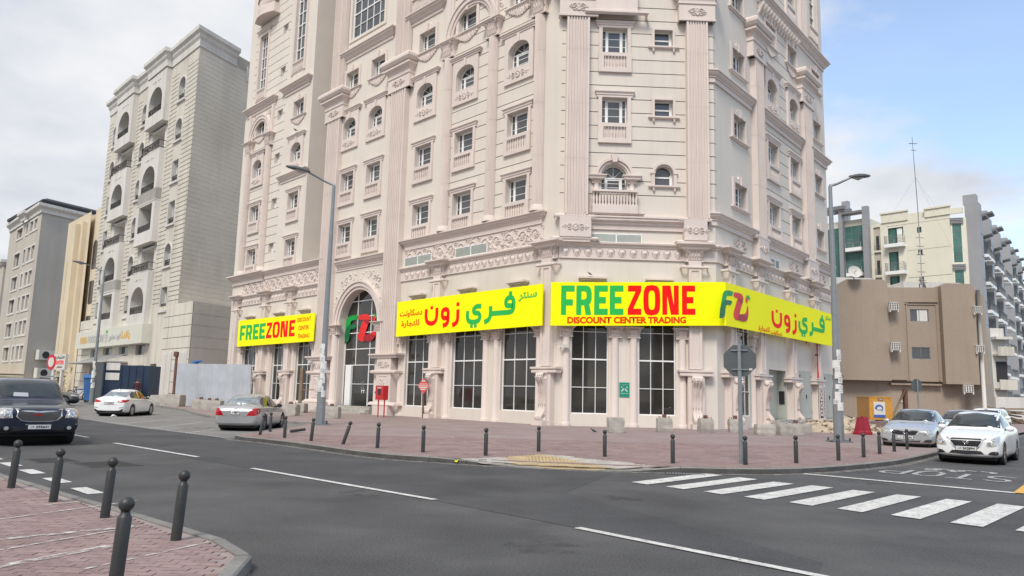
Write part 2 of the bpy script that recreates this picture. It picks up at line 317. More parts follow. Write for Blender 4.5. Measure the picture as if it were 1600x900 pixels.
def wall_mb(x0, x1, z0, z1, holes=(), grooves=(), reveal=0.38, gd=0.03, gh=0.022, mb=None, y=0.0):
    """flat wall with rectangular or arched openings and recessed horizontal joints; materials 0 wall, 1 reveal, 2 joint"""
    mb = mb or MB()
    xs = {x0, x1}; zs = {z0, z1}
    for h in holes: xs |= {h[0], h[1]}; zs |= {h[2], h[3]}
    for ga, gb, gz in grooves:
        xs |= {ga, gb}
        for g in gz:
            if z0 < g < z1: zs |= {g - gh, g + gh}
    xs = sorted(x for x in xs if x0 - 1e-6 <= x <= x1 + 1e-6); zs = sorted(z for z in zs if z0 - 1e-6 <= z <= z1 + 1e-6)
    for i in range(len(xs) - 1):
        xa, xb = xs[i], xs[i + 1]; xm = (xa + xb) / 2
        if xb - xa < 1e-5: continue
        run = None
        for j in range(len(zs) - 1):
            za, zb = zs[j], zs[j + 1]; zm_ = (za + zb) / 2
            hole = any(h[0] < xm < h[1] and h[2] < zm_ < h[3] for h in holes)
            gr = (not hole) and any(ga < xm < gb and any(abs(zm_ - g) < gh for g in gz) for ga, gb, gz in grooves)
            if hole or gr:
                if run is not None: mb.add([(xa, y, run), (xb, y, run), (xb, y, za), (xa, y, za)], [[0, 1, 2, 3]], 0); run = None
                if gr:
                    g = y + gd
                    mb.add([(xa, y, za), (xb, y, za), (xb, g, za), (xa, g, za), (xa, g, zb), (xb, g, zb), (xb, y, zb), (xa, y, zb)], [[0, 1, 2, 3], [3, 2, 5, 4], [4, 5, 6, 7]], 2)
            elif run is None: run = za
        if run is not None: mb.add([(xa, y, run), (xb, y, run), (xb, y, zs[-1]), (xa, y, zs[-1])], [[0, 1, 2, 3]], 0)
    for h in holes:
        a, b, c, d = h[:4]; rise = h[4] if len(h) > 4 else 0; rv = h[5] if len(h) > 5 else reveal; e = y + rv
        mb.add([(a, y, c), (b, y, c), (b, e, c), (a, e, c)], [[0, 1, 2, 3]], 1)
        s_ = d - rise
        mb.add([(a, y, c), (a, e, c), (a, e, s_), (a, y, s_)], [[0, 1, 2, 3]], 1)
        mb.add([(b, y, c), (b, y, s_), (b, e, s_), (b, e, c)], [[0, 1, 2, 3]], 1)
        if not rise: mb.add([(a, y, d), (a, e, d), (b, e, d), (b, y, d)], [[0, 1, 2, 3]], 1)
        else:
            n = 14; cx = (a + b) / 2; hw = (b - a) / 2
            P = [(cx - hw * cos(pi * k / n), s_ + rise * sin(pi * k / n)) for k in range(n + 1)]
            for k in range(n):
                (px, pz), (qx, qz) = P[k], P[k + 1]
                mb.add([(px, y, pz), (qx, y, qz), (qx, y, d), (px, y, d)], [[0, 1, 2, 3]], 0)
                mb.add([(px, y, pz), (px, e, pz), (qx, e, qz), (qx, y, qz)], [[0, 1, 2, 3]], 1)
    return mb

def arc(cx, cz, rx, rz, n=14, a0=pi, a1=0.0): return [(cx + rx * cos(a0 + (a1 - a0) * k / n), cz + rz * sin(a0 + (a1 - a0) * k / n)) for k in range(n + 1)]
def arch_ring(mb, cx, cz, r0, r1, y0, y1, n=16, mi=0, a0=pi, a1=0.0):
    A = arc(cx, cz, r0, r0, n, a0, a1); B = arc(cx, cz, r1, r1, n, a0, a1)
    for k in range(n):
        v = [(A[k][0], y0, A[k][1]), (A[k + 1][0], y0, A[k + 1][1]), (B[k + 1][0], y0, B[k + 1][1]), (B[k][0], y0, B[k][1])]
        v += [(x, y1, z) for x, _, z in v]
        mb.add(v, [[0, 1, 2, 3], [3, 2, 6, 7], [1, 0, 4, 5]] + ([[0, 3, 7, 4]] if k == 0 else []) + ([[2, 1, 5, 6]] if k == n - 1 else []), mi)
    return mb

def stagger(me, step=0.0015, levels=4):
    """give overlapping letter islands slightly different depths so no two faces share a plane"""
    bm = bmesh.new(); bm.from_mesh(me); seen = set(); k = 0
    for v in bm.verts:
        if v in seen: continue
        st = [v]; isl = []
        while st:
            q = st.pop()
            if q in seen: continue
            seen.add(q); isl.append(q)
            for e in q.link_edges:
                o = e.other_vert(q)
                if o not in seen: st.append(o)
        for q in isl: q.co.y -= step * (k % levels)
        k += 1
    bm.to_mesh(me); bm.free()
def text_mesh(body, w, h, bold=0.0):
    """upright lettering in x-z, scaled to w by h, origin at its lower left corner, facing -y"""
    c = bpy.data.curves.new('lettering', 'FONT'); c.body = body; c.size = 1; c.offset = bold; c.resolution_u = 3
    o = bpy.data.objects.new('lettering', c); C.objects.link(o)
    me = bpy.data.meshes.new_from_object(o.evaluated_get(bpy.context.evaluated_depsgraph_get()))
    bpy.data.objects.remove(o); bpy.data.curves.remove(c)
    xs = [v.co.x for v in me.vertices]; ys = [v.co.y for v in me.vertices]
    sx, sy = w / max(1e-6, max(xs) - min(xs)), h / max(1e-6, max(ys) - min(ys))
    for v in me.vertices: v.co = ((v.co.x - min(xs)) * sx, 0, (v.co.y - min(ys)) * sy)
    stagger(me); me.materials.clear()
    return me
def text_part(fr_or_parent, body, matn, x, y, z, w, h, bold=0.0, parent=None, name='lettering', shear=0.0):
    me = text_mesh(body, w, h, bold); me.materials.append(M[matn])
    if shear:
        for v in me.vertices: v.co.z += v.co.x * shear
    if isinstance(fr_or_parent, Frame): return fr_or_parent.put(name, me, x, y, z, parent=parent)
    return link(name, me, fr_or_parent, (x, y, z))
def stroke_poly(pts, wd):
    """ribbon outline of width wd along pts (x, z), square ends"""
    P = [Vector(p) for p in pts]; Lf = []; Rt = []
    for i, p in enumerate(P):
        a = (P[i] - P[i - 1]).normalized() if i else (P[1] - P[0]).normalized()
        b = (P[i + 1] - P[i]).normalized() if i < len(P) - 1 else a
        t = (a + b).normalized(); n = Vector((-t.y, t.x)); k = 1 / max(0.5, n.dot(Vector((-a.y, a.x))))
        Lf.append(p + n * wd / 2 * k); Rt.append(p - n * wd / 2 * k)
    return Lf, Rt
def smooth_pts(pts, n=4):
    out = []
    P = [Vector(p) for p in pts]
    for i in range(len(P) - 1):
        a = P[max(0, i - 1)]; b = P[i]; c = P[i + 1]; d = P[min(len(P) - 1, i + 2)]
        for k in range(n):
            t = k / n; out.append(0.5 * ((2 * b) + (-a + c) * t + (2 * a - 5 * b + 4 * c - d) * t * t + (-a + 3 * b - 3 * c + d) * t ** 3))
    out.append(P[-1]); return out
def strokes_mb(strokes, wd, mb=None, f=lambda x, z: (x, z), curve=True):
    mb = mb or MB()
    for k, s_ in enumerate(strokes):
        pts = smooth_pts(s_) if curve and len(s_) > 2 else s_
        Lf, Rt = stroke_poly(pts, wd); y = -0.0015 * (k % 6)
        v = []
        for a in Lf: x, z = f(a.x, a.y); v.append((x, y, z))
        for a in Rt: x, z = f(a.x, a.y); v.append((x, y, z))
        n = len(Lf); mb.add(v, [[i, n + i, n + i + 1, i + 1] for i in range(n - 1)])
    return mb
def polys_mb(polys, mb=None, f=lambda x, z: (x, z), y0=0.0):
    mb = mb or MB()
    for k, p in enumerate(polys):
        v = [(*[c for c in f(x, z)][:1], y0 - 0.0015 * (k % 6), f(x, z)[1]) for x, z in p]
        mb.add(v, [list(range(len(v)))])
    return mb
def sheet(name, poly, z, mt, parent=None, holes=(), cell=None):
    """flat polygon, triangulated"""
    pts = [Vector(p) for p in poly]; n = len(pts); edges = [(i, (i + 1) % n) for i in range(n)]; faces = [list(range(n))]
    vs, es, fs, *_ = geometry.delaunay_2d_cdt(pts, edges, faces, 1, 1e-5)
    me = bpy.data.meshes.new(name); me.from_pydata([(v.x, v.y, z) for v in vs], [], [list(f) for f in fs]); me.materials.append(M[mt]); me.update()
    for p in me.polygons:
        if p.normal.z < 0: p.flip()
    return link(name, me, parent)
def inside(p, poly):
    x, y = p; c = False; j = len(poly) - 1
    for i in range(len(poly)):
        xi, yi = poly[i]; xj, yj = poly[j]
        if (yi > y) != (yj > y) and x < (xj - xi) * (y - yi) / (yj - yi) + xi: c = not c
        j = i
    return c

# ------------------------------------------------------------------ ground, road, pavements
struct(sheet('ground', [(-700, -300), (700, -300), (700, 900), (-700, 900)], -0.03, 'bay'))
struct(sheet('road', [(-200, 214), (-212, 200), (-42, 26), (-20, 4), (-12, -40), (40, -60), (60, 20), (70, 90), (64, 96), (20, 40), (-4.9, 22.6), (-9.0, 25.6), (-26, 43.5), (-60, 79)], 0.0, 'asphalt'))
# newer, darker lane beyond the centre line
struct(sheet('road_lane', [(-60, 73.2), (-13.2, 24.3), (-5.4, 16.2), (-1.2, 12.2), (0.9, 9.95), (3.0, 7.6), (3.3, 8.2), (1.0, 13.5), (2.4, 17.3), (-0.9, 18.2), (-2.5, 18.85), (-3.6, 19.75), (-5.3, 21.65), (-8.9, 25.2), (-26, 43.4), (-60, 78.5)], 0.004, 'asphalt2'))
KN = [(-30, 35.6), (-14.5, 19.4), (-8.64, 13.28), (-8.02, 12.70), (-6.85, 11.65), (-6.03, 10.90), (-5.27, 10.22), (-4.71, 9.74), (-3.80, 8.90), (-3.19, 8.34), (-2.83, 8.01), (-2.56, 7.73), (-2.38, 7.42), (-2.24, 7.0), (-2.20, 6.5), (-2.32, 5.7), (-2.6, 4.6), (-3.2, 2.6), (-4.2, -1.0)]
KF = [(-9.4, 36.5), (-9.15, 32.5), (-9.05, 29.0), (-9.12, 26.0), (-8.95, 25.15), (-8.2, 24.45), (-7.4, 23.85), (-6.3, 22.75), (-5.26, 21.60), (-4.4, 20.6), (-3.56, 19.73), (-2.95, 19.25), (-2.33, 18.90), (-1.40, 18.52), (-0.80, 18.26), (0.08, 17.98), (1.06, 17.72), (2.49, 17.46), (3.3, 17.50), (3.84, 17.54), (4.54, 17.54), (5.31, 17.57), (6.12, 17.77), (6.82, 18.09), (7.72, 18.70), (8.85, 19.60), (9.60, 20.30), (10.40, 21.02), (11.10, 21.80), (11.75, 22.60), (12.8, 23.85), (13.9, 25.25), (17.5, 29.7), (30, 45.2), (62, 85)]
def offset_path(P, d):
    P = [Vector(p) for p in P]; o = []
    for i, p in enumerate(P):
        a = (P[i] - P[i - 1]).normalized() if i else (P[1] - P[0]).normalized(); b = (P[i + 1] - P[i]).normalized() if i < len(P) - 1 else a
        t = (a + b).normalized(); n = Vector((-t.y, t.x)); o.append(p + n * d)
    return o
PZ = 0.12
near_in = offset_path(KN, -0.14)     # pavement side of the near kerb (right of travel = towards -x)
near_pav = [tuple(p) for p in near_in] + [(-30, -1.0), (-60, 30)]
pavN = struct(sheet('near_pavement', near_pav, PZ - 0.006, 'mortar'))
far_in = offset_path(KF, 0.14)
BAYK = [(-62, 101), (-38, 74), (-28, 61.5), (-22.3, 53), (-19.5, 47.5), (-16.6, 42.4), (-13, 39.2), (-9.5, 36.6)]
RAMP = [(-1.15, 18.52), (-0.1, 19.3), (0.85, 20.5), (1.4, 20.25), (2.6, 18.9), (3.55, 17.72)]
fi = [tuple(p) for p in far_in]
left_part = [p for p in fi if p[0] < -1.3 ]; right_part = [p for p in fi if p[0] > 3.6]
far_pav = BAYK + left_part + RAMP + right_part + [(120, 150), (60, 200), (-60, 190)]
pavF = struct(sheet('far_pavement', far_pav, PZ, 'pavfar'))
# dropped kerb: the paving slopes down to the road, half of it yellow tactile paving
def ramp_piece(name, pts, mt, dz=0.0):
    me = bpy.data.meshes.new(name); me.from_pydata([(x, y, z + dz) for x, y, z in pts], [], [list(range(len(pts)))]); me.materials.append(M[mt]); me.update()
    if me.polygons[0].normal.z < 0: me.polygons[0].flip()
    return link(name, me, pavF)
ramp_piece('ramp_flare', [(-1.15, 18.52, .12), (-0.1, 19.3, .12), (0.2, 18.05, .02), (-0.6, 18.15, .05)], 'concrete')
ramp_piece('tactile_paving', [(-0.1, 19.3, .12), (0.85, 20.5, .12), (2.75, 17.46, .012), (1.06, 17.70, .012), (0.2, 18.05, .02)], 'tactile')
ramp_piece('ramp_slab', [(0.85, 20.5, .12), (1.4, 20.25, .12), (2.6, 18.9, .12), (3.55, 17.72, .12), (2.75, 17.46, .012)], 'concrete')
# raised blisters of the tactile paving, joined: nobody could count them
mb = MB()
for i in range(34):
    for j in range(34):
        x = -0.2 + i * 0.085; y = 17.4 + j * 0.092
        if inside((x, y), [(-0.02, 19.2), (0.85, 20.4), (2.6, 17.55), (1.06, 17.78), (0.25, 18.12)]):
            z = 0.012 + 0.108 * max(0, min(1, (y - (18.25 - 0.25 * x)) / 1.75)) + 0.004
            mb.add([(x - .03, y - .03, z - .01), (x + .03, y - .03, z - .01), (x + .03, y + .03, z - .01), (x - .03, y + .03, z - .01), (x, y, z + .008)], [[0, 1, 4], [1, 2, 4], [2, 3, 4], [3, 0, 4]])
o = mb.obj('tactile_blister', 'tactile', pavF); o['kind'] = 'stuff'
# kerb stones, one by one
def kerb_run(P, inner, parent, length, z1=0.13, face='kerb', lo=None, maxd=60):
    P = [Vector(p) for p in P]; Q = [Vector(p) for p in inner]
    acc = [0]
    for i in range(1, len(P)): acc.append(acc[-1] + (P[i] - P[i - 1]).length)
    def at(A, s):
        for i in range(1, len(acc)):
            if s <= acc[i] + 1e-9:
                t = (s - acc[i - 1]) / (acc[i] - acc[i - 1]); return A[i - 1].lerp(A[i], t)
        return A[-1]
    s = 0.0
    while s < acc[-1] - 0.2:
        e = min(s + length, acc[-1]); a, b, c, d = at(P, s + .006), at(P, e - .006), at(Q, e - .006), at(Q, s + .006)
        mid = (a + b) / 2
        if mid.length < maxd:
            h = z1 + random.uniform(-.004, .004)
            if lo: ha, hb = lo(a), lo(b)
            else: ha = hb = h
            mb = MB(); ch = 0.02
            ai, bi = a.lerp(d, .15), b.lerp(c, .15)
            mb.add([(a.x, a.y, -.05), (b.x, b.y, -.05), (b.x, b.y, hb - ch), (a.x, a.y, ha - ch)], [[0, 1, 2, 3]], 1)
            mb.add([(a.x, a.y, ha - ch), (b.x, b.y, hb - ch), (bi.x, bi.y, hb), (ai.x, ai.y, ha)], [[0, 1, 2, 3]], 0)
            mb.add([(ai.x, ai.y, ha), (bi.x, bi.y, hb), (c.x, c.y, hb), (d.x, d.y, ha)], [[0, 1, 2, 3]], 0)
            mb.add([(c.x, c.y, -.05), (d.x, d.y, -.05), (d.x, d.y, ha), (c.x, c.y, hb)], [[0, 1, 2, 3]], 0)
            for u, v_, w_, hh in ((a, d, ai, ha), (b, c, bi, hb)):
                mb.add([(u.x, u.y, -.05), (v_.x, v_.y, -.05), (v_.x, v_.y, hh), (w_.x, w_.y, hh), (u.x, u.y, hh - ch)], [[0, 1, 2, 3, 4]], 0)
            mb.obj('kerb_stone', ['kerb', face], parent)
        s = e
kerb_run(KN, near_in, pavN, 0.9)
def lo_f(p):
    if -1.5 < p.x < 3.5 and p.y < 19:
        if p.x < 0.3: return 0.13 - 0.118 * max(0, min(1, (p.x + 1.4) / 1.7))
        if p.x > 2.7: return 0.012 + 0.118 * max(0, min(1, (p.x - 2.7) / 0.75))
        return 0.012
    return 0.13
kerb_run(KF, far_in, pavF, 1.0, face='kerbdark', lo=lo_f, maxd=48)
bk = offset_path(BAYK, 0.14)
kerb_run(BAYK, bk, pavF, 1.2, maxd=75)
# parking bay between the lane and the far pavement
struct(sheet('parking_bay', [(-9.3, 36.4), (-9.12, 32.5), (-9.0, 29.0), (-9.05, 25.7), (-11.57, 27.75), (-14.04, 30.13), (-18.1, 34.4), (-26, 43.5), (-60, 78.8), (-70, 90), (-62, 101), (-38, 74), (-28, 61.5), (-22.3, 53), (-19.5, 47.5), (-16.6, 42.4), (-13, 39.2)], 0.008, 'bay'))
# red pavers: laid in running bond; the ones nearest the camera are single parts, the rest one mass
BW, BH, GAP = 0.200, 0.100, 0.007
bm_ = []
for k in range(3):
    mb = MB(); mb.box(-BW / 2 + GAP / 2, BW / 2 - GAP / 2, -BH / 2 + GAP / 2, BH / 2 - GAP / 2, -0.02, 0.004, skip='b'); bm_.append(mb.mesh('paver', 'paver%d' % k))
ang = R(-2.0); ca, sa = cos(ang), sin(ang)
cells = []
nin = [tuple(p) for p in offset_path(KN, -0.16)] + [(-12, -1.0), (-22, 22)]
for j in range(-10, 260):
    for i in range(-110, 30):
        u = (i + 0.5 * (j % 2)) * BW; v = j * BH; x, y = u * ca - v * sa, u * sa + v * ca
        if y < 4.6 or y > 15.5 or x < -12 : continue
        if x < -0.72 * y - 0.8: continue
        if inside((x, y), nin) and all(inside((x + dx_, y + dy_), nin) for dx_ in (-.1, .1) for dy_ in (-.05, .05)): cells.append((x, y))
cells.sort(key=lambda c: (0 if c[1] > 5.4 else 1, math.hypot(*c)))
mass = MB()
for n_, (x, y) in enumerate(cells):
    k = random.choice((0, 0, 0, 1, 2)); dz = random.uniform(-.003, .003)
    if n_ < 300: link('paver', bm_[k], pavN, (x, y, PZ + dz), ang + random.uniform(-.006, .006))
    else:
        q = [(-BW / 2 + GAP / 2, -BH / 2 + GAP / 2), (BW / 2 - GAP / 2, -BH / 2 + GAP / 2), (BW / 2 - GAP / 2, BH / 2 - GAP / 2), (-BW / 2 + GAP / 2, BH / 2 - GAP / 2)]
        q = [(x + a * ca - b * sa, y + a * sa + b * ca) for a, b in q]; z = PZ + .004 + dz
        mass.add([(a, b, z) for a, b in q] + [(a, b, z - .015) for a, b in q], [[0, 1, 2, 3], [0, 4, 5, 1], [1, 5, 6, 2], [2, 6, 7, 3], [3, 7, 4, 0]], k)
o = mass.obj('paver_mass', ['paver0', 'paver1', 'paver2'], pavN); o['kind'] = 'stuff'
cellsF = []
fin = [tuple(p) for p in offset_path(KF, 0.17)] + [(20, 45), (-9.4, 45)]
mass = MB()
for j in range(160, 290):
    for i in range(-50, 90):
        u = (i + 0.5 * (j % 2)) * BW; v = j * BH; x, y = u, v
        if y > 27 or y < 17.4 or x < -9 or x > 12: continue
        if not inside((x, y), fin) or inside((x, y), RAMP): continue
        k = random.choice((0, 0, 0, 1, 2)); dz = random.uniform(-.003, .003); z = PZ + .007 + dz
        a, b = BW / 2 - GAP / 2, BH / 2 - GAP / 2
        q = [(x - a, y - b), (x + a, y - b), (x + a, y + b), (x - a, y + b)]
        mass.add([(m_, n_, z) for m_, n_ in q] + [(m_, n_, z - .012) for m_, n_ in q], [[0, 1, 2, 3], [0, 4, 5, 1], [1, 5, 6, 2], [3, 7, 4, 0]], k)
o = mass.obj('paver_mass', ['paver0', 'paver1', 'paver2'], pavF); o['kind'] = 'stuff'

# pale dust drifted against the kerbs, cracks and stains in the asphalt
M['dust'] = mat('gutter_dust', (0.27, 0.255, 0.23), 0.95, 0.15, 2, 0.12, 25, alpha_noise=(5, 0.36, 0.66))
M['stain'] = mat('oil_stain', (0.05, 0.05, 0.052), 0.8, 0.1, alpha_noise=(3.0, 0.47, 0.95))
for K_, a_, b_ in ((KF, -.01, -.30), (KN, -.01, -.22)):
    A, B = offset_path(K_, a_), offset_path(K_, b_)
    mb = MB(); mb.add([(p.x, p.y, .0085) for p in A] + [(p.x, p.y, .0085) for p in B], [[i, i + 1, len(A) + i + 1, len(A) + i] for i in range(len(A) - 1)]); struct(mb.obj('gutter_dust', 'dust'))
rc_ = random.Random(11)
for (x, y, a, L_) in ((-1.5, 14.6, -.9, 5.5), (3.6, 9.4, -.75, 4.2), (-6.8, 19.6, -.78, 6), (1.2, 15.6, .1, 2.6), (-3.2, 10.9, .5, 2.2), (5.2, 16.6, -.5, 2.4)):
    pts = [Vector((x, y))]
    while len(pts) < L_ * 7: a2 = a + rc_.uniform(-.7, .7); pts.append(pts[-1] + Vector((cos(a2), sin(a2))) * .14)
    A, B = stroke_poly(pts, .011); mb = MB(); mb.add([(p.x, p.y, .0095) for p in A] + [(p.x, p.y, .0095) for p in B], [[i, len(A) + i, len(A) + i + 1, i + 1] for i in range(len(A) - 1)]); struct(mb.obj('road_crack', 'stain'))
for (x, y, q) in ((-2.2, 12.8, .5), (1.9, 12.9, .35), (7.6, 16.6, .6), (-9.9, 21.5, .6), (.4, 8.6, .4), (-12.5, 31.5, .8), (-22, 38.5, 1.0)):
    struct(sheet('oil_stain', [(x + q * cos(k * .4) * rc_.uniform(.7, 1.3), y + q * sin(k * .4) * rc_.uniform(.7, 1.3)) for k in range(15)], .0105, 'stain'))

# road markings: thin sheets lying on the asphalt
def mark(name, poly, z=0.012, mt='paint', parent=None): return struct(sheet(name, poly, z, mt, parent))
def line(name, a, b, wd, z=0.012, mt='paint'):
    a, b = Vector(a), Vector(b); t = (b - a).normalized(); n = Vector((-t.y, t.x)) * wd / 2
    return mark(name, [a - n, b - n, b + n, a + n], z, mt)
for a, b in [((0.9, 9.93), (4.0, 6.45)), ((-5.32, 16.20), (-1.12, 12.16)), ((-11.33, 22.28), (-7.39, 18.50)), ((-17.2, 28.4), (-13.2, 24.31)), ((-23.2, 34.7), (-19.2, 30.5)), ((-29.2, 41.0), (-25.2, 36.8))]:
    line('centre_line_dash', a, b, 0.13)
for k in range(6):
    a = Vector((-6.36, 11.86)) + Vector((-1.18, 1.20)) * k
    mark('edge_line_dash', [a + Vector((0, 0)), a + Vector((-.62, .62)), a + Vector((-.46, .80)), a + Vector((.17, .18))], 0.008)
ZB = [[(2.44, 15.33), (2.70, 14.98), (4.76, 17.17), (4.40, 17.42)], [(2.99, 14.70), (3.25, 14.35), (5.29, 16.45), (5.00, 16.78)], [(3.54, 14.07), (3.78, 13.72), (5.80, 15.73), (5.50, 16.06)], [(4.08, 13.45), (4.33, 13.12), (6.38, 15.22), (6.07, 15.53)],
      [(4.65, 12.88), (4.89, 12.52), (6.91, 14.62), (6.61, 14.90)], [(5.18, 12.26), (5.42, 11.92), (7.48, 14.08), (7.17, 14.35)], [(5.75, 11.71), (6.00, 11.36), (8.08, 13.56), (7.80, 13.85)], [(6.29, 11.10), (6.56, 10.78), (8.68, 13.05), (8.40, 13.36)], [(6.85, 10.55), (7.12, 10.2), (9.2, 12.4), (8.95, 12.75)], [(7.4, 9.95), (7.68, 9.6), (9.8, 11.8), (9.5, 12.15)]]
for z_ in ZB: mark('crossing_stripe', z_, 0.012)
mark('stop_line', [(6.79, 17.92), (6.93, 18.06), (9.92, 15.16), (9.78, 15.0)], 0.012)
mark('yellow_line', [(9.80, 15.08), (9.95, 14.95), (20.5, 28.0), (20.3, 28.15)], 0.016, 'yellowpaint')
# STOP, painted for drivers coming towards the camera (so it reads upside down from here)
xd = Vector((-.775, .632)); yd = Vector((-.632, -.775))
def stop_f(x, z): p = Vector((11.55, 17.72)) + xd * x + yd * z; return p.x, p.y
sg = {'S': [[(.5, 1.25), (.3, 1.45), (.08, 1.3), (.1, .95), (.45, .6), (.48, .25), (.28, .02), (.03, .15)]], 'T': [[(0, 1.45), (.55, 1.45)], [(.275, 1.45), (.275, 0)]],
      'O': [[(.28, 1.45), (.05, 1.2), (.03, .72), (.06, .25), (.28, .0), (.5, .25), (.53, .72), (.5, 1.2), (.28, 1.45)]], 'P': [[(.05, 0), (.05, 1.45)], [(.05, 1.4), (.4, 1.4), (.53, 1.1), (.4, .78), (.05, .75)]]}
mb = MB()
for k, ch in enumerate('STOP'):
    for s_ in sg[ch]:
        pts = smooth_pts(s_, 5) if len(s_) > 2 else [Vector(p) for p in s_]
        Lf, Rt = stroke_poly([(p[0] + k * 0.72, p[1]) for p in pts], 0.12)
        v = [(*stop_f(a.x, a.y - 0.7), 0.012 + 0.001 * len(mb.f) * 0.01) for a in Lf] + [(*stop_f(a.x, a.y - 0.7), 0.012 + 0.001 * len(mb.f) * 0.01) for a in Rt]
        n = len(Lf); mb.add(v, [[i, i + 1, n + i + 1, n + i] for i in range(n - 1)])
struct(mb.obj('stop_marking', 'paintold'))
me = text_mesh('\ufed2\ufed7', 1.6, 1.0, 0.03); me.materials.append(M['paintold'])
for v in me.vertices:
    x, y = stop_f(v.co.x + .5, -1.9 + v.co.z * 1.0); v.co = (x, y, 0.012 - v.co.y * .3)
struct(link('stop_marking', me))
for a, b in [((-11.57, 27.8), (-11.8, 33.2)), ((-14.04, 30.2), (-14.6, 36.9)), ((-16.62, 33.0), (-17.2, 40.6)), ((-19.2, 35.9), (-19.9, 44.4)), ((-21.9, 38.9), (-22.6, 49)), ((-24.7, 41.9), (-25.4, 52)), ((-27.6, 45), (-28.3, 55)), ((-30.5, 48), (-31.2, 58))]:
    line('parking_stripe', a, b, 0.11, 0.014, 'paintold')
line('bay_edge_line', (-9.2, 25.5), (-40, 57.6), 0.10, 0.015, 'paintold')
for k, (a, b, wd) in enumerate([((-5.0, 7.68), (-4.06, 8.6), .10), ((-4.4, 6.25), (-3.78, 7.56), .12), ((-5.7, 8.8), (-4.95, 10.5), .05), ((-3.5, 6.6), (-2.95, 7.85), .04), ((-4.66, 7.2), (-3.96, 8.75), .035), ((-5.9, 9.85), (-5.6, 10.25), .05)]):
    o = line('faded_stripe', a, b, wd, PZ + .012, 'paintpav'); 
# covers and grate
for (x, y, a, b, rz) in [(-8.45, 16.35, .62, .5, -.75), (-9.9, 16.9, .5, .4, -.75)]:
    t = thing('manhole_cover', 'dark rectangular iron cover set in the road beside the near lane dashes' if a > .6 else 'smaller worn cover in the road by the edge dashes, near the pickup', 'manhole cover', (x, y, 0.004), rz)
    mb = MB(); mb.box(-a, a, -b, b, -.02, .006); mb.obj('frame', 'kerbdark', t)
    mb = MB()
    for i in range(8): mb.box(-a + .06 + i * (2 * a - .12) / 8, -a + .06 + (i + .7) * (2 * a - .12) / 8, -b + .05, b - .05, .004, .012)
    mb.obj('lid', 'blackplastic', t)
t = thing('drain_grate', 'iron drain grate at the kerb where the zebra crossing starts', 'drain grate', (3.95, 17.22, 0.004), R(-8))
mb = MB(); mb.box(-.45, .45, -.16, .16, -.02, .005); mb.obj('frame', 'dark', t)
mb = MB()
for i in range(14): mb.box(-.42 + i * .061, -.42 + i * .061 + .035, -.14, .14, .004, .014)
mb.obj('grille', 'galv', t)
for (x, y) in ((-1.5, 27.2), (-.9, 24.6)):
    t = thing('manhole_cover', 'square inspection cover in the far pavement, %s' % ('farther of the two' if y > 26 else 'nearer of the two'), 'manhole cover', (x, y, PZ + .003), R(10))
    mb = MB(); mb.box(-.5, .5, -.45, .45, -.02, .008); mb.obj('frame', 'mortar', t)
    mb = MB(); mb.box(-.42, .42, -.38, .38, .004, .014); mb.obj('lid', 'paver1', t)

# ------------------------------------------------------------------ the corner building
PA = (2.4879, 40.3748); PB = (11.0553, 40.6888)
bld = thing('corner_building', 'tall cream and pink ornate stone building on the street corner above the yellow shop banners', 'building', (PA[0], PA[1], 0))
FL = Frame(PA[0], PA[1], R(-46.491), bld)      # left wall: x = 0 at the corner, negative going left
FM = Frame(PA[0], PA[1], R(2.099), bld)        # short wall facing the crossing, x 0..8.573
FR = Frame(PB[0], PB[1], R(50.699), bld)       # right wall
ZT = 46.0
gz = [14.23 + 0.783 * k for k in range(-2, 42)]
shared = {}
def cached(key, fn):
    if key not in shared: shared[key] = fn()
    return shared[key]

# --- windows -------------------------------------------------------
OW, OH = 1.78, 1.42
def win_frame(w_, h, arch=0.0, side=0.30, rows=3, yg=0.33):
    """white frame, origin at the opening's bottom centre on the wall plane"""
    mb = MB(); x0, x1 = -w_ / 2, w_ / 2; hs_ = h - arch; a, b = yg - .03, yg + .05
    mb.box(x0, x0 + .06, a, b, 0, hs_); mb.box(x1 - .06, x1, a, b, 0, hs_); mb.box(x0 + .06, x1 - .06, a, b, 0, .07)
    if arch:
        mb.box(x0 + .06, x1 - .06, a, b, hs_ - .04, hs_ + .04)
        P = arc(0, hs_, w_ / 2, arch, 12); Q = arc(0, hs_, w_ / 2 - .06, arch - .06, 12)
        for k in range(12): mb.add([(P[k][0], a, P[k][1]), (P[k + 1][0], a, P[k + 1][1]), (Q[k + 1][0], a, Q[k + 1][1]), (Q[k][0], a, Q[k][1]), (Q[k + 1][0], b, Q[k + 1][1]), (Q[k][0], b, Q[k][1])], [[3, 2, 1, 0], [2, 3, 5, 4]])
        for an in (45, 90, 135):
            c_, s_ = cos(R(an)), sin(R(an)); mb.tube([(0, yg, hs_), (c_ * (w_ / 2 - .05), yg, hs_ + s_ * (arch - .05))], .018, 4, smooth=False)
    else: mb.box(x0 + .06, x1 - .06, a, b, h - .07, h)
    for s_ in (-1, 1):
        xx = s_ * (w_ / 2 - side - .06); mb.box(xx - .055, xx + .055, a - .01, b, .07, hs_ - .05)
    xi = w_ / 2 - side - .06 - .055
    mb.box(-xi, -xi + .05, a, b, .07, hs_ - .07); mb.box(xi - .05, xi, a, b, .07, hs_ - .07); mb.box(-xi + .05, xi - .05, a, b, hs_ - .13, hs_ - .07)
    for r in range(1, rows):
        z = .05 + (hs_ - .1) * r / rows
        mb.box(x0 + .06, -xi - .11, yg, yg + .03, z - .014, z + .014); mb.box(xi + .11, x1 - .06, yg, yg + .03, z - .014, z + .014); mb.box(-xi + .05, xi - .05, yg, yg + .03, z - .014, z + .014)
    return mb.mesh('window', 'white')
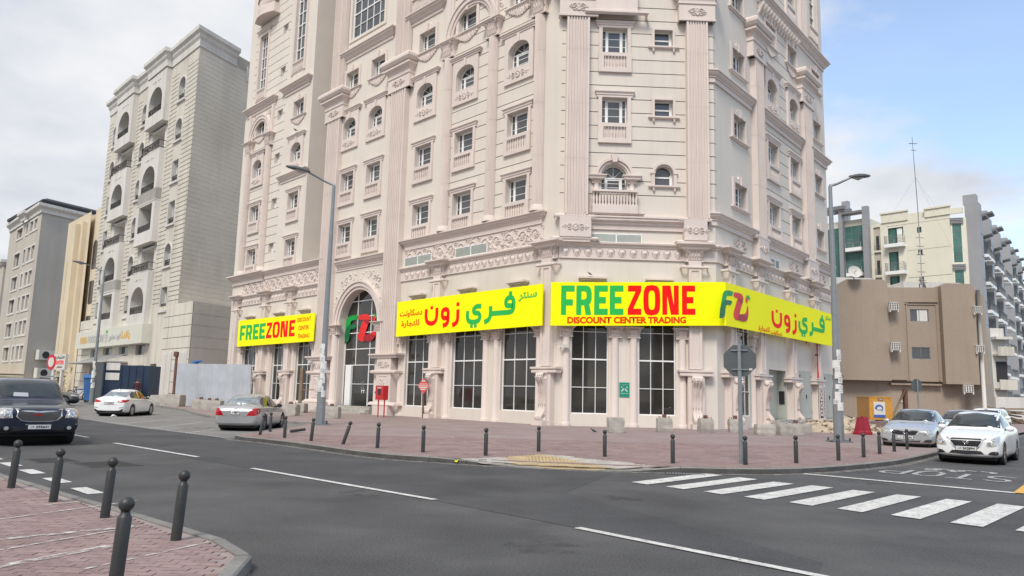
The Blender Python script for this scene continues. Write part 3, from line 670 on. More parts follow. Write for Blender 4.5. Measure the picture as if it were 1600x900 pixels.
def panes(w_, h, arch=0.0, side=0.30, yg=0.33):
    xs = [(-w_ / 2 + .05, -w_ / 2 + side + .03), (-w_ / 2 + side + .09, w_ / 2 - side - .09), (w_ / 2 - side - .03, w_ / 2 - .05)]; hs_ = h - arch; out = []
    for a, b in xs:
        mb = MB(); mb.box(a, b, yg + .005, yg + .02, .05, hs_ - .03); out.append(mb.mesh('pane', 'glass'))
    if arch:
        mb = MB(); mb.prism([(x, z) for x, z in arc(0, hs_ + .02, w_ / 2 - .05, arch - .05, 12)], yg + .005, yg + .02); out.append(mb.mesh('pane', 'glass'))
    return out
def put_window(fr, x, z, w_=OW, h=OH, arch=0.0, side=0.30, rows=3, yg=0.33, blind=True):
    key = ('win', w_, h, arch, side, rows, yg)
    fm, ps = cached(key, lambda: (win_frame(w_, h, arch, side, rows, yg), panes(w_, h, arch, side, yg)))
    p = fr.put('window', fm, x, 0, z)
    for m_ in ps: link('pane', m_, p)
    return p
def baluster(mb, x, y, z, h, r=.05, n=6):
    mb.lathe(x, y, [(r * .9, z), (r * .9, z + h * .08), (r * .45, z + h * .14), (r * 1.0, z + h * .38), (r * .8, z + h * .55), (r * .4, z + h * .78), (r * .55, z + h * .88), (r * .9, z + h * .93), (r * .9, z + h)], n, caps=False)
def s_lintel(mb, w_, z, d=.16):
    mb.moulding(-w_ / 2 + .1, w_ / 2 - .1, [(.0, z), (d * .55, z), (d * .55, z + .12), (d * .8, z + .14), (d * .8, z + .22), (d, z + .25), (d * 1.25, z + .30), (d * 1.25, z + .36), (0, z + .38)])
def surround_bal(n=8, w_=OW, h=OH):
    mb = MB(); o = w_ / 2
    for s_ in (-1, 1): mb.box(min(s_ * o, s_ * (o + .2)), max(s_ * o, s_ * (o + .2)), -.09, .01, -.02, h + .04)
    s_lintel(mb, w_ + .62, h + .02)
    W = o + .22
    mb.box(-W, W, -.15, .01, -.24, -.03); mb.box(-W, W, -.15, .01, -1.17, -.93)
    mb.box(-W, -o + .08, -.15, .01, -.93, -.24); mb.box(o - .08, W, -.15, .01, -.93, -.24)
    a = mb.mesh('window_surround', 'trim')
    mb = MB(); mb.box(-o + .08, o - .08, -.035, .005, -.93, -.24)
    for k in range(n): baluster(mb, -o + .08 + (k + .5) * (2 * o - .16) / n, -.09, -.93, .69, .055)
    return a, mb.mesh('balustrade', 'trim')
def spiral(mb, cx, cz, r0, a0, turns, sgn, y, th=.035, n=12, k=5):
    pts = []; rs = []
    for i in range(n + 1):
        t = i / n; r = r0 * (1 - .85 * t); a = a0 + sgn * turns * 2 * pi * t; pts.append((cx + r * cos(a), y, cz + r * sin(a))); rs.append(th * (1 - .45 * t))
    mb.tube(pts, rs, k)
def leaf(mb, x, z, L, a, y=-.02, wd=.35, th=.05):
    c_, s_ = cos(a), sin(a); q = lambda u, v, yy: (x + u * c_ - v * s_, yy, z + u * s_ + v * c_)
    mb.add([q(0, 0, y), q(L * .45, L * wd, y), q(L, 0, y), q(L * .45, -L * wd, y), q(L * .45, 0, y - th)], [[0, 4, 1], [1, 4, 2], [2, 4, 3], [3, 4, 0]])
def cartouche(w_, h, y=0.0):
    mb = MB(); rx, rz = w_ * .10, h * .34
    mb.tube([(rx * cos(a * pi / 6), y - .03, rz * sin(a * pi / 6)) for a in range(12)], .028, 5, closed=True)
    mb.add([(rx * .6 * cos(a * pi / 4), y - .02, rz * .6 * sin(a * pi / 4)) for a in range(8)] + [(0, y - .07, 0)], [[a, 8, (a + 1) % 8] for a in range(8)])
    for s_ in (-1, 1):
        for t_ in (-1, 1):
            spiral(mb, s_ * w_ * .20, t_ * h * .16, h * .26, -s_ * t_ * pi / 2 if s_ > 0 else pi + t_ * pi / 2, 1.1, s_ * t_, y - .02, .034)
            spiral(mb, s_ * w_ * .36, -t_ * h * .08 * s_ * t_, h * .18, pi / 2 * t_, .9, -s_ * t_, y - .02, .026)
        for k in range(5): leaf(mb, s_ * w_ * (.14 + .07 * k), 0, h * .22, (0 if s_ > 0 else pi) + (k % 2 * 1.6 - .8), y)
        leaf(mb, s_ * w_ * .42, 0, w_ * .1, 0 if s_ > 0 else pi, y)
    for k in range(5): leaf(mb, 0, 0, h * .5, pi / 2 + (k - 2) * .5, y, .2)
    for k in range(5): leaf(mb, 0, 0, h * .5, -pi / 2 + (k - 2) * .5, y, .2)
    return mb.mesh('relief_ornament', 'trim')
def swag(w_):
    """scalloped shell drape under a sill"""
    mb = MB(); n = 10
    P = [(-w_ / 2, 0)] + [(-w_ / 2 + w_ * (i + .5) / n, -.16 - .42 * sin(pi * (i + .5) / n) ** 1.3) for i in range(n)] + [(w_ / 2, 0)]
    mb.prism(P[::-1], -.05, .01)
    for i in range(n): mb.lathe(-w_ / 2 + w_ * (i + .5) / n, -.05, [(.055, -.14 - .42 * sin(pi * (i + .5) / n) ** 1.3), (.075, -.08 - .42 * sin(pi * (i + .5) / n) ** 1.3), (.03, .0)], 5, caps=False)
    for s_ in (-1, 1):
        spiral(mb, s_ * w_ * .2, -.24, .17, -pi / 2, 1.1, s_, -.06, .03); spiral(mb, s_ * w_ * .38, -.16, .1, -pi / 2, 1, -s_, -.05, .024)
    for k in range(6): leaf(mb, (k - 2.5) * w_ * .13, -.1, .26, -pi / 2 + (k - 2.5) * .2, -.05, .25)
    return mb.mesh('relief_ornament', 'trim')
def surround_arch(w_=OW, h=1.62, arch=.62):
    W = w_ / 2 + .34
    mb = wall_mb(-W, W, -.86, h + .46, [(-w_ / 2, w_ / 2, 0, h, arch, .13)], y=-.13)
    mb.m = [0] * len(mb.m)
    mb.box(-W, W, -.13, .01, -.90, -.86); mb.add([(-W, -.13, -.86), (-W, 0, -.86), (-W, 0, h + .46), (-W, -.13, h + .46)], [[0, 1, 2, 3]]); mb.add([(W, -.13, -.86), (W, -.13, h + .46), (W, 0, h + .46), (W, 0, -.86)], [[0, 1, 2, 3]])
    mb.moulding(-W - .02, W + .02, [(.13, h + .46), (.18, h + .48), (.18, h + .56), (.24, h + .60), (.24, h + .66), (.30, h + .70), (.30, h + .77), (0, h + .80)])
    mb.prism([(-.07, h - .03), (.07, h - .03), (.12, h + .46), (-.12, h + .46)], -.2, -.12)
    return mb.mesh('window_surround', 'trim')
def surround_key(w_=OW, h=OH, sill=True):
    mb = MB(); o = w_ / 2; e = .24
    mb.prism([(-o - e, -.06), (-o, -.06), (-o, h), (-.16, h), (-.12, h - .02), (.12, h - .02), (.16, h), (o, h), (o, -.06), (o + e, -.06), (o + e, h + .26), (.42, h + .26), (.30, h + .44), (-.30, h + .44), (-.42, h + .26), (-o - e, h + .26)][::-1], -.1, .01)
    mb.prism([(-.1, h - .06), (.1, h - .06), (.16, h + .46), (-.16, h + .46)], -.19, -.09)
    if sill: mb.moulding(-o - e - .02, o + e + .02, [(.0, -.2), (.06, -.2), (.10, -.14), (.18, -.10), (.18, -.03), (0, -.02)])
    return mb.mesh('window_surround', 'trim')
def put_sur(fr, x, z, kind):
    if kind == 'bal':
        a, b = cached('bal', surround_bal); p = fr.put('window_surround', a, x, 0, z); link('balustrade', b, p)
    elif kind == 'arch':
        a, b = cached('archs', lambda: (surround_arch(), cartouche(1.9, .55))); p = fr.put('window_surround', a, x, 0, z); link('relief_ornament', b, p, (0, -.13, -.45))
    elif kind in ('key', 'key0'):
        a, b = cached('keys', lambda: (surround_key(), swag(2.1))); p = fr.put('window_surround', a, x, 0, z)
        if kind == 'key': link('relief_ornament', b, p, (0, -.01, -.2))
    return p
ROW = [(12.76, OH, 0.0, 'bal'), (16.80, OH, 0.0, 'bal'), (20.95, 1.62, .62, 'arch'), (25.00, OH, 0.0, 'key')]
ROWR = [(12.76, OH, 0.0, 'key0'), (16.90, OH, 0.0, 'key0'), (21.02, OH, 0.0, 'key0'), (25.00, OH, 0.0, 'key0')]
HI = [(29.6, OH, 0, 'bal'), (33.65, OH, 0, 'bal'), (37.7, OH, 0, 'bal'), (41.7, OH, 0, 'key')]
def col_windows(fr, x, rows=ROW, w_=OW):
    holes = []
    for z, h, a, kd in rows:
        put_window(fr, x, z, w_, h, a); holes.append((x - w_ / 2, x + w_ / 2, z, z + h, a)); put_sur(fr, x, z, kd)
    return holes

# --- classical pieces ---------------------------------------------
CORN = [(0, 0), (.10, .0), (.10, .26), (.16, .30), (.16, .36), (.26, .42), (.33, .50), (.33, .56), (.42, .60), (.42, .68), (0, .70)]
LEDGE = [(0, 0), (.08, 0), (.08, .20), (.20, .28), (.20, .34), (.34, .50), (.40, .52), (.40, .60), (.50, .66), (.50, .76), (0, .80)]
BAND = [(0, 0), (.09, 0), (.09, .62), (.15, .66), (.15, .72), (.26, .80), (.28, .88), (.22, .93), (0, .95)]
def corn(fr, x0, x1, z, prof=CORN, name='cornice', y=0.0, ret=True, parent=None):
    mb = MB(); mb.moulding(x0, x1, [(o, z + q) for o, q in prof], y, ret); return fr.obj(name, mb, 'trim', parent=parent)
def world_sweep(name, path, prof, root, mt='trim', z=0.0):
    """profile swept along a plan path (street on the right-hand side), mitred at the bends"""
    P = [Vector(p) for p in path]; n = len(prof); mb = MB(); cols = []
    for i, p in enumerate(P):
        a = (P[i] - P[i - 1]).normalized() if i else (P[1] - P[0]).normalized(); b = (P[i + 1] - P[i]).normalized() if i < len(P) - 1 else a
        na, nb = Vector((a.y, -a.x)), Vector((b.y, -b.x)); m_ = (na + nb).normalized(); k = 1 / max(.3, m_.dot(na))
        cols.append([(p.x + m_.x * o * k - root.location.x, p.y + m_.y * o * k - root.location.y, z + q) for o, q in prof])
    for i in range(len(P) - 1):
        mb.add(cols[i] + cols[i + 1], [[j, j + 1, n + j + 1, n + j] for j in range(n - 1)])
    for c_ in (cols[0], cols[-1]): mb.add(c_, [list(range(n))])
    return mb.obj(name, mt, root)
def fluted(fr, x0, x1, z0, z1, d=.42, n=7, base=True, seg=3.15, name='fluted_pilaster'):
    """flat pilaster with vertical flutes, built of stacked blocks with fine joints"""
    mb = MB(); w_ = x1 - x0; m_ = w_ * .07; p = (w_ - 2 * m_) / n; fd = .075
    prof = [(x0, .02), (x0, -d), (x0 + m_, -d)]
    for k in range(n):
        a = x0 + m_ + k * p; prof += [(a + p * .16, -d), (a + p * .22, -d + fd), (a + p * .78, -d + fd), (a + p * .84, -d)]
    prof += [(x1, -d), (x1, .02)]
    z = z0
    while z < z1 - .01:
        e = min(z + seg, z1); g = .012 if e < z1 else 0
        v = [(x, y, z) for x, y in prof] + [(x, y, e - g) for x, y in prof]; k = len(prof)
        mb.add(v, [[i, i + 1, k + i + 1, k + i] for i in range(k - 1)] )
        if g: mb.box(x0 + .012, x1 - .012, -d + .078, .02, e - g, e)
        z = e
    return fr.obj(name, mb, 'trim')
def pil_cap(fr, x0, x1, z0, d=.42):
    """frieze block with ornament, neck moulding and big rolled top"""
    mb = MB(); xc_ = (x0 + x1) / 2; w_ = x1 - x0
    mb.moulding(x0, x1, [(d - .02, z0), (d + .05, z0 + .02), (d + .05, z0 + .12), (d + .01, z0 + .14), (d + .01, z0 + .98), (d + .07, z0 + 1.02), (d + .07, z0 + 1.10), (d + .02, z0 + 1.14), (d + .02, z0 + 1.30), (d + .12, z0 + 1.5), (d + .32, z0 + 1.62), (d + .32, z0 + 1.74),
        (d + .20, z0 + 1.78), (d + .38, z0 + 1.86), (d + .50, z0 + 2.04), (d + .50, z0 + 2.22), (d + .40, z0 + 2.38), (0, z0 + 2.42)], 0, True)
    p = fr.obj('pilaster_capital', mb, 'trim')
    c_ = cached(('cart', round(w_, 1)), lambda: cartouche(w_ * .86, .62))
    link('relief_ornament', c_, p, (xc_ , -d - .02, z0 + .56))
    return p
def fix_child(o): return o
def round_col(fr, xc_, z0, z1, r=.37, n=14, seg=3.15, y=-.02, name='fluted_column', flutes=True):
    mb = MB(); z = z0
    def ring(rr):
        out = []
        k = n * 2
        for i in range(k * 2 + 1):
            a = -pi + pi * i / (k * 2); rad = rr * (1 - (.10 if (i % 4 in (2,)) and flutes else 0)); out.append((xc_ + rad * cos(a), y + rad * sin(a)))
        return out
    while z < z1 - .01:
        e = min(z + seg, z1); g = .015 if e < z1 else 0; P = ring(r); k = len(P)
        mb.add([(a, b, z) for a, b in P] + [(a, b, e - g) for a, b in P], [[i, i + 1, k + i + 1, k + i] for i in range(k - 1)], 0, not flutes)
        if g:
            P = ring(r - .02); mb.add([(a, b, e - g) for a, b in P] + [(a, b, e) for a, b in P], [[i, i + 1, k + i + 1, k + i] for i in range(k - 1)])
        z = e
    mb.lathe(xc_, y, [(r + .12, z0), (r + .12, z0 + .12), (r + .06, z0 + .2), (r + .06, z0 + .3), (r, z0 + .36)], 14, -pi, 0)
    return fr.obj(name, mb, 'trim')
def leaf_cap_mesh(w_, h, d):
    """leafy capital, origin at bottom centre on the wall: bell, two rows of leaves, corner scrolls, abacus"""
    mb = MB(); hw = w_ / 2
    mb.moulding(-hw * .62, hw * .62, [(d * .55, 0), (d * .65, .03 * h), (d * .65, .09 * h), (d * .55, .12 * h), (d * .55, .4 * h), (d * .7, .72 * h), (d * .95, .84 * h), (d * .80, .85 * h)])
    mb.moulding(-hw * .68, hw * .68, [(d * .6, .84 * h), (d * 1.05, .86 * h), (d * 1.05, .92 * h), (d * 1.2, .95 * h), (d * 1.2, 1.0 * h), (0, 1.0 * h)])
    for row, (z, L, nn, pr) in enumerate(((.12, .34, 5, .62), (.40, .36, 4, .70))):
        for k in range(nn):
            x = -hw * .85 + 1.7 * hw * (k + .5) / nn; t = w_ * .5 / nn
            mb.add([(x - t, -d * pr, z * h), (x + t, -d * pr, z * h), (x + t * .9, -d * (pr + .12), (z + L * .8) * h), (x - t * .9, -d * (pr + .12), (z + L * .8) * h), (x, -d * (pr + .42), (z + L * .92) * h), (x, -d * (pr + .16), (z + L * .35) * h)],
                   [[0, 1, 5], [1, 2, 5], [2, 4, 5], [4, 3, 5], [3, 0, 5], [3, 4, 2]])
        for s_ in (-1, 1):
            for k in range(2):
                y = -d * (.2 + .4 * k); t = d * .18
                mb.add([(s_ * hw * .85, y - t, z * h), (s_ * hw * .85, y + t, z * h), (s_ * hw * 1.02, y + t, (z + L * .8) * h), (s_ * hw * 1.02, y - t, (z + L * .8) * h), (s_ * hw * 1.18, y, (z + L * .9) * h)], [[0, 1, 2, 3], [3, 2, 4]])
    for s_ in (-1, 1):
        spiral(mb, s_ * hw * .92, .74 * h, .13 * h, pi / 2, 1.1, -s_, -d * 1.02, .03 * h, 9, 5); spiral(mb, s_ * hw * .25, .76 * h, .09 * h, pi / 2, 1.0, s_, -d * .95, .022 * h, 8, 5)
    return mb.mesh('capital', 'trim')
def put_cap(fr, x, z, w_, h, d, y=0.0):
    return fr.put('capital', cached(('lc', w_, h, d), lambda: leaf_cap_mesh(w_, h, d)), x, y, z)
def half_col(fr, x, z0, z1, r=.215):
    """plain half column beside a shop window, with leafy capital"""
    mb = MB(); n = 12
    mb.lathe(x, 0.0, [(r + .07, z0), (r + .07, z0 + .1), (r + .03, z0 + .18), (r, z0 + .24), (r * .96, z1)], n, -pi, 0)
    p = fr.obj('half_column', mb, 'trim')
    c_ = cached(('hc', r), lambda: leaf_cap_mesh(r * 2.5, .62, r * 1.35))
    link('capital', c_, p, (x, 0, z1)); return p
def scroll_mesh():
    """S shaped console in front of a pier, origin at the pier face bottom centre, 2.6 m tall"""
    mb = MB(); W = .26
    P = []
    H_ = 2.5
    for i in range(25):
        t = i / 24; z = H_ * (1 - t)
        # swell at the head, hollow in the middle, roll at the foot
        o = .36 * math.exp(-((t - .07) / .13) ** 2) + .05 + .12 * math.exp(-((t - .3) / .16) ** 2) + .30 * math.exp(-((t - .93) / .12) ** 2) + .10 * t
        P.append((-o, z))
    poly = P + [(0.0, 0), (0.0, H_)]
    mb.prismx(poly, -W, W)
    # raised edge ribs and cross scales
    for s_ in (-.22, -.07, .07, .22):
        mb.tube([(s_, y - .012, z) for y, z in P[1:-1]], .026, 5)
    mb.tube([(-W - .01, -.22, H_ - .18 + .0 * k) for k in range(2)] + [(W + .01, -.22, H_ - .18)], .17, 10)
    mb.tube([(-W - .01, -.26, .16), (W + .01, -.26, .16)], .15, 10)
    for k in range(9):
        y, z = P[2 + k]
        for s_ in (-1, 1): leaf(mb, s_ * .02, z + .03, .2 * (1 - k / 12), (-pi / 2) + s_ * .9, y - .02, .3, .05)
    return mb.mesh('scroll_console', 'trim')
def giant_pilaster(fr, xc_, w_=.95, d=.36, zb=.12, console=True, top=9.95):
    """ground storey pilaster: pedestal, console, necking moulding, panelled shaft, leafy capital"""
    hw = w_ / 2; mb = MB()
    mb.box(xc_ - hw, xc_ + hw, -d, .01, zb, 2.9)
    if console: mb.box(xc_ - hw * .82, xc_ + hw * .82, -d - .52, -d, zb, .36); mb.box(xc_ - hw - .04, xc_ + hw + .04, -d - .05, .01, zb, .27)
    mb.moulding(xc_ - hw, xc_ + hw, [(d, 2.84), (d + .08, 2.88), (d + .08, 3.0), (d + .04, 3.03), (d + .13, 3.08), (d + .13, 3.18), (0, 3.22)])
    p = fr.obj('pilaster', mb, 'trim')
    mb = MB(); q = hw * .78
    mb.box(xc_ - q, xc_ - q * .55, -d, .01, 3.22, 9.0); mb.box(xc_ + q * .55, xc_ + q, -d, .01, 3.22, 9.0)
    mb.box(xc_ - q * .55, xc_ + q * .55, -d + .05, .01, 3.22, 9.0, skip='lr'); mb.box(xc_ - q * .55, xc_ + q * .55, -d, -d + .05, 8.5, 9.0, skip='lrk'); mb.box(xc_ - q * .55, xc_ + q * .55, -d, -d + .05, 3.22, 3.5, skip='lrk')
    mb.moulding(xc_ - q, xc_ + q, [(d, 8.62), (d + .06, 8.66), (d + .06, 8.74), (d, 8.78)])
    c = mb.obj('shaft', 'trim', p)
    link('capital', cached(('lc', round(w_ * .9, 2), .74, d), lambda: leaf_cap_mesh(round(w_ * .9, 2), .74, d)), p, (xc_, -.04, 8.98))
    mb = MB(); mb.moulding(xc_ - q, xc_ + q, [(d, 9.68), (d + .12, 9.72), (d + .12, 9.78), (d + .2, 9.84), (d + .3, 9.92), (d + .3, 10.02), (0, 10.06)]); mb.obj('abacus', 'trim', p)
    if console: link('scroll_console', cached('scroll', scroll_mesh), p, (xc_, -d, .36))
    return p
def frieze_tile(w_=1.1, h=1.1, seed=0):
    """leafy rinceau relief, origin centre"""
    rnd = random.Random(seed); mb = MB()
    spiral(mb, 0, 0, h * .40, -pi / 2, 1.5, 1 if seed % 2 else -1, -.02, .045, 20, 5)
    for k in range(13):
        a = rnd.uniform(0, 2 * pi); r = rnd.uniform(.1, .5) * h; leaf(mb, r * cos(a) * .95, r * sin(a), rnd.uniform(.13, .24), a + rnd.uniform(-1, 1), -.01, .34, .07)
    for sx in (-1, 1):
        for sz in (-1, 1): spiral(mb, sx * w_ * .42, sz * h * .36, h * .14, rnd.uniform(0, 6), 1.1, sx * sz, -.015, .032, 9, 4)
    for k in range(4): leaf(mb, 0, 0, .16, k * pi / 2 + .4, -.03, .45, .06)
    return mb.mesh('relief_panel', 'trim')
def frieze(fr, x0, x1, zc, w_=1.1, h=1.1):
    n = max(1, round((x1 - x0) / w_)); st = (x1 - x0) / n
    mb = MB(); mb.box(x0, x1, -.03, .01, zc - h / 2 - .04, zc + h / 2 + .04); p = fr.obj('relief_frieze', mb, 'trim')
    for k in range(n): link('relief_panel', cached(('ft', k % 3, h), lambda: frieze_tile(w_, h, k % 3)), p, (x0 + (k + .5) * st, -.03, zc))
    return p
def heart_mesh():
    mb = MB(); P = [(0, -.25), (.15, -.02), (.165, .1), (.1, .2), (0, .17), (-.1, .2), (-.165, .1), (-.15, -.02)]
    mb.add([(x, -.1, z) for x, z in P] + [(0, -.22, .04)] + [(x * 1.12, -.085, z * 1.1) for x, z in P], [[i, 8, (i + 1) % 8] for i in range(8)])
    mb.tube([(.2 * sin(a * pi / 5), -.1, .03 + .24 * cos(a * pi / 5)) for a in range(10)], .018, 4, closed=True)
    return mb.mesh('heart_boss', 'trim')
def hearts(fr, x0, x1, z=9.37, pitch=.615, par=None):
    n = int((x1 - x0) / pitch); off = (x1 - x0 - n * pitch) / 2
    for k in range(n): fr.put('heart_boss', cached('heart', heart_mesh), x0 + off + (k + .5) * pitch, 0, z)
def louvre(fr, x0, x1, z0, z1, yy=0.0):
    mb = MB(); xm = (x0 + x1) / 2
    mb.box(x0, x0 + .05, -.06, .01, z0, z1); mb.box(x1 - .05, x1, -.06, .01, z0, z1); mb.box(xm - .03, xm + .03, -.06, .01, z0, z1); mb.box(x0, x1, -.055, .01, z0, z0 + .05); mb.box(x0, x1, -.055, .01, z1 - .05, z1)
    p = fr.obj('louvre_vent', mb, 'white', 0, yy)
    mb = MB(); mb.box(x0 + .05, x1 - .05, -.012, .01, z0 + .05, z1 - .05); mb.obj('backing', 'dark', p)
    mb = MB(); n = 8
    for k in range(n):
        z = z0 + .06 + (z1 - z0 - .12) * k / n; mb.add([(x0 + .05, -.05, z), (x1 - .05, -.05, z), (x1 - .05, -.014, z + .06), (x0 + .05, -.014, z + .06)], [[0, 1, 2, 3]])
    mb.obj('slats', 'louvre', p)
def shop_window(fr, x0, x1, z0=.78, z1=7.25, zr=(2.15, 3.63, 5.1, 6.3), yd=.22):
    """white framed shop window split 3 by 5, every pane its own piece"""
    mb = MB(); a, b = yd - .05, yd + .03; t = .055
    mb.box(x0, x0 + t, a, b, z0, z1); mb.box(x1 - t, x1, a, b, z0, z1); mb.box(x0 + t, x1 - t, a, b, z0, z0 + t); mb.box(x0 + t, x1 - t, a, b, z1 - t, z1)
    th = [.034, .075, .034, .034]; zz = [z0 + t] + list(zr) + [z1 - t]; xx = [x0 + t, x0 + (x1 - x0) / 3, x0 + 2 * (x1 - x0) / 3, x1 - t]
    for z, q in zip(zr, th): mb.box(x0 + t, x1 - t, a, b, z - q / 2, z + q / 2)
    for x in xx[1:3]:
        for k in range(len(zz) - 1):
            q0 = (th[k - 1] / 2 if k else 0); q1 = (th[k] / 2 if k < len(th) else 0); mb.box(x - .017, x + .017, a + .005, b, zz[k] + q0, zz[k + 1] - q1)
    p = fr.obj('shop_window', mb, 'white')
    for i in range(3):
        for k in range(len(zz) - 1):
            mb = MB(); mb.box(xx[i], xx[i + 1], yd, yd + .012, zz[k], zz[k + 1], skip='lrtb'); mb.obj('pane', 'shopglass', p)
    return p
def hood(fr, x, z=7.62):
    mb = MB(); mb.moulding(x - .3, x + .3, [(0, z), (.18, z), (.22, z + .14), (.34, z + .2), (.34, z + .26), (.46, z + .3), (.46, z + .4), (0, z + .42)]); fr.obj('keystone_bracket', mb, 'trim')

# ================= left wall (x = -s)
# podium, right section between the big pilaster and the corner
Lw = [(-13.66, -11.12), (-8.82, -5.98), (-4.40, -1.52)]
mb = wall_mb(-14.48, 0, 0.0, 11.95, [(a, b, .78, 7.25, 0, .25) for a, b in Lw]); FL.obj('wall', mb, ['wall', 'reveal', 'groove'])
for a, b in Lw:
    shop_window(FL, a, b); hood(FL, (a + b) / 2)
for x in (-14.12, -10.98 + .0, -9.22, -5.66, -4.74, -1.30): 
    if x != -10.98: half_col(FL, x, .12, 4.8)
half_col(FL, -10.88, .12, 4.8, .20)
giant_pilaster(FL, -10.18, .92); giant_pilaster(FL, -.60, .92)
BANDG = [(o, 9.05 + q) for o, q in BAND]
mb = MB(); mb.moulding(-14.48, -.0, BANDG, 0, False); FL.obj('moulded_band', mb, 'trim')
hearts(FL, -14.4, -10.75); hearts(FL, -9.6, -1.15)
frieze(FL, -14.1, -1.2, 10.58, 1.12, 1.05)
louvre(FL, -14.05, -11.1, 9.98, 10.62, -.09); louvre(FL, -8.7, -5.7, 9.98, 10.62, -.09)
corn(FL, -14.48 + .42, -1.35, 11.13, ret=True)
# upper wall right section
hA = col_windows(FL, -3.42); hB = col_windows(FL, -8.34); hC = col_windows(FL, -12.60)
for z, h, a, kd in HI:
    for x in (-3.42, -8.34, -12.6): pass
up_h = []
for x in (-3.42, -8.34, -12.6): up_h += col_windows(FL, x, HI[:1] if x != -12.6 else HI[:2])
mb = wall_mb(-14.48, 0, 11.95, ZT, hA + hB + hC + up_h, [(-9.95, -5.72, gz), (-5.62, -1.72, gz)]); FL.obj('wall', mb, ['wall', 'reveal', 'groove'])
for x in (-10.06, -5.68, -1.66):
    round_col(FL, x, 11.85, 23.5); put_cap(FL, x, 23.5, .92, 1.15, .48)
mb = MB(); arch_ring(mb, -7.87, 24.7, 1.86, 2.06, -.16, .01, 20); arch_ring(mb, -7.87, 24.7, 2.06, 2.36, -.26, .01, 20); arch_ring(mb, -7.87, 24.7, 2.36, 2.50, -.34, .01, 20)
FL.obj('arch_moulding', mb, 'trim')
for s_ in (-1, 1):
    mb = MB(); c_ = -7.87
    for k in range(14):
        a = R(15 + k * 5); leaf(mb, c_ + s_ * 2.75 * cos(a) * 1.0, 24.7 + 2.75 * sin(a), .3, a + (k % 2) * 1.5, -.01, .35, .06)
    for k in range(6): spiral(mb, c_ + s_ * (2.6 - .0 * k), 25.6 + k * .42, .18, k, 1.1, s_, -.02, .035)
    FL.obj('relief_ornament', mb, 'trim')
mb = MB(); mb.box(-10.45, -9.72, -.18, .01, 24.65, 27.9); mb.box(-10.25, -9.92, -.24, -.17, 24.9, 27.6); mb.box(-6.05, -5.32, -.18, .01, 24.65, 30); mb.box(-5.85, -5.52, -.24, -.17, 24.9, 29.6); FL.obj('pier', mb, 'trim')
corn(FL, -14.40, -11.1, 27.35, LEDGE, 'ledge'); corn(FL, -9.6, -1.0, 31.6, LEDGE, 'ledge')
mb = MB()
for k in range(26): baluster(mb, -14.2 + k * .13, -.3, 28.15, .9, .05)
mb.box(-14.3, -10.9, -.4, -.2, 29.05, 29.2); FL.obj('balustrade', mb, 'trim')

# the two big pilasters either side of the entrance
def big_pil(x0, x1):
    fluted(FL, x0, x1, 4.2 if True else 0, 22.75, .42, 7); pil_cap(FL, x0, x1, 22.75)
    mb = MB(); d = .42
    mb.box(x0 - .02, x1 + .02, -d - .30, .01, .0, .75); mb.box(x0 + .02, x1 - .02, -d - .12, .01, .75, 2.95)
    mb.moulding(x0, x1, [(d + .12, .75), (d + .28, .78), (d + .22, .92), (d + .12, .98)]); mb.moulding(x0 + .02, x1 - .02, [(d + .12, 2.85), (d + .22, 2.92), (d + .22, 3.05), (d + .14, 3.1)])
    mb.box(x0 + .02, x1 - .02, -d - .14, .01, 3.05, 3.95)
    mb.moulding(x0, x1, [(d + .14, 3.88), (d + .22, 3.92), (d + .22, 4.02), (d + .34, 4.1), (d + .34, 4.2), (0, 4.24)])
    p = FL.obj('pilaster_pedestal', mb, 'trim'); xc_ = (x0 + x1) / 2
    mb = MB(); w_ = (x1 - x0) * .3
    for z0_, z1_ in ((1.15, 2.7),):
        mb.tube([(-w_, 0, z0_ - 1.9), (w_, 0, z0_ - 1.9), (w_, 0, z1_ - 1.9), (-w_, 0, z1_ - 1.9)], .035, 4, closed=True, smooth=False)
    for k in range(4): spiral(mb, (-1) ** k * .14, -.5 + k * .33, .2, pi / 2 * k, 1.2, (-1) ** k, -.01, .04)
    for k in range(9): leaf(mb, (k % 3 - 1) * .2, -.55 + (k // 3) * .5, .24, k * 1.3, 0, .35, .06)
    mb.obj('relief_ornament', 'trim', p, (xc_, -d - .12, 1.9))
    link('relief_ornament', cached('pedc', lambda: cartouche(1.5, .6)), p, (xc_, -d - .14, 3.48))
    for a, b in ((x0 + .05, x0 + .72), (x1 - .72, x1 - .05)): fluted(FL, a, b, 25.15, ZT, .34, 4)
    fluted(FL, (x0 + x1) / 2 - .2, (x0 + x1) / 2 + .2, 25.15, ZT, .26, 1)
big_pil(-16.20, -14.48); big_pil(-25.02, -23.20)
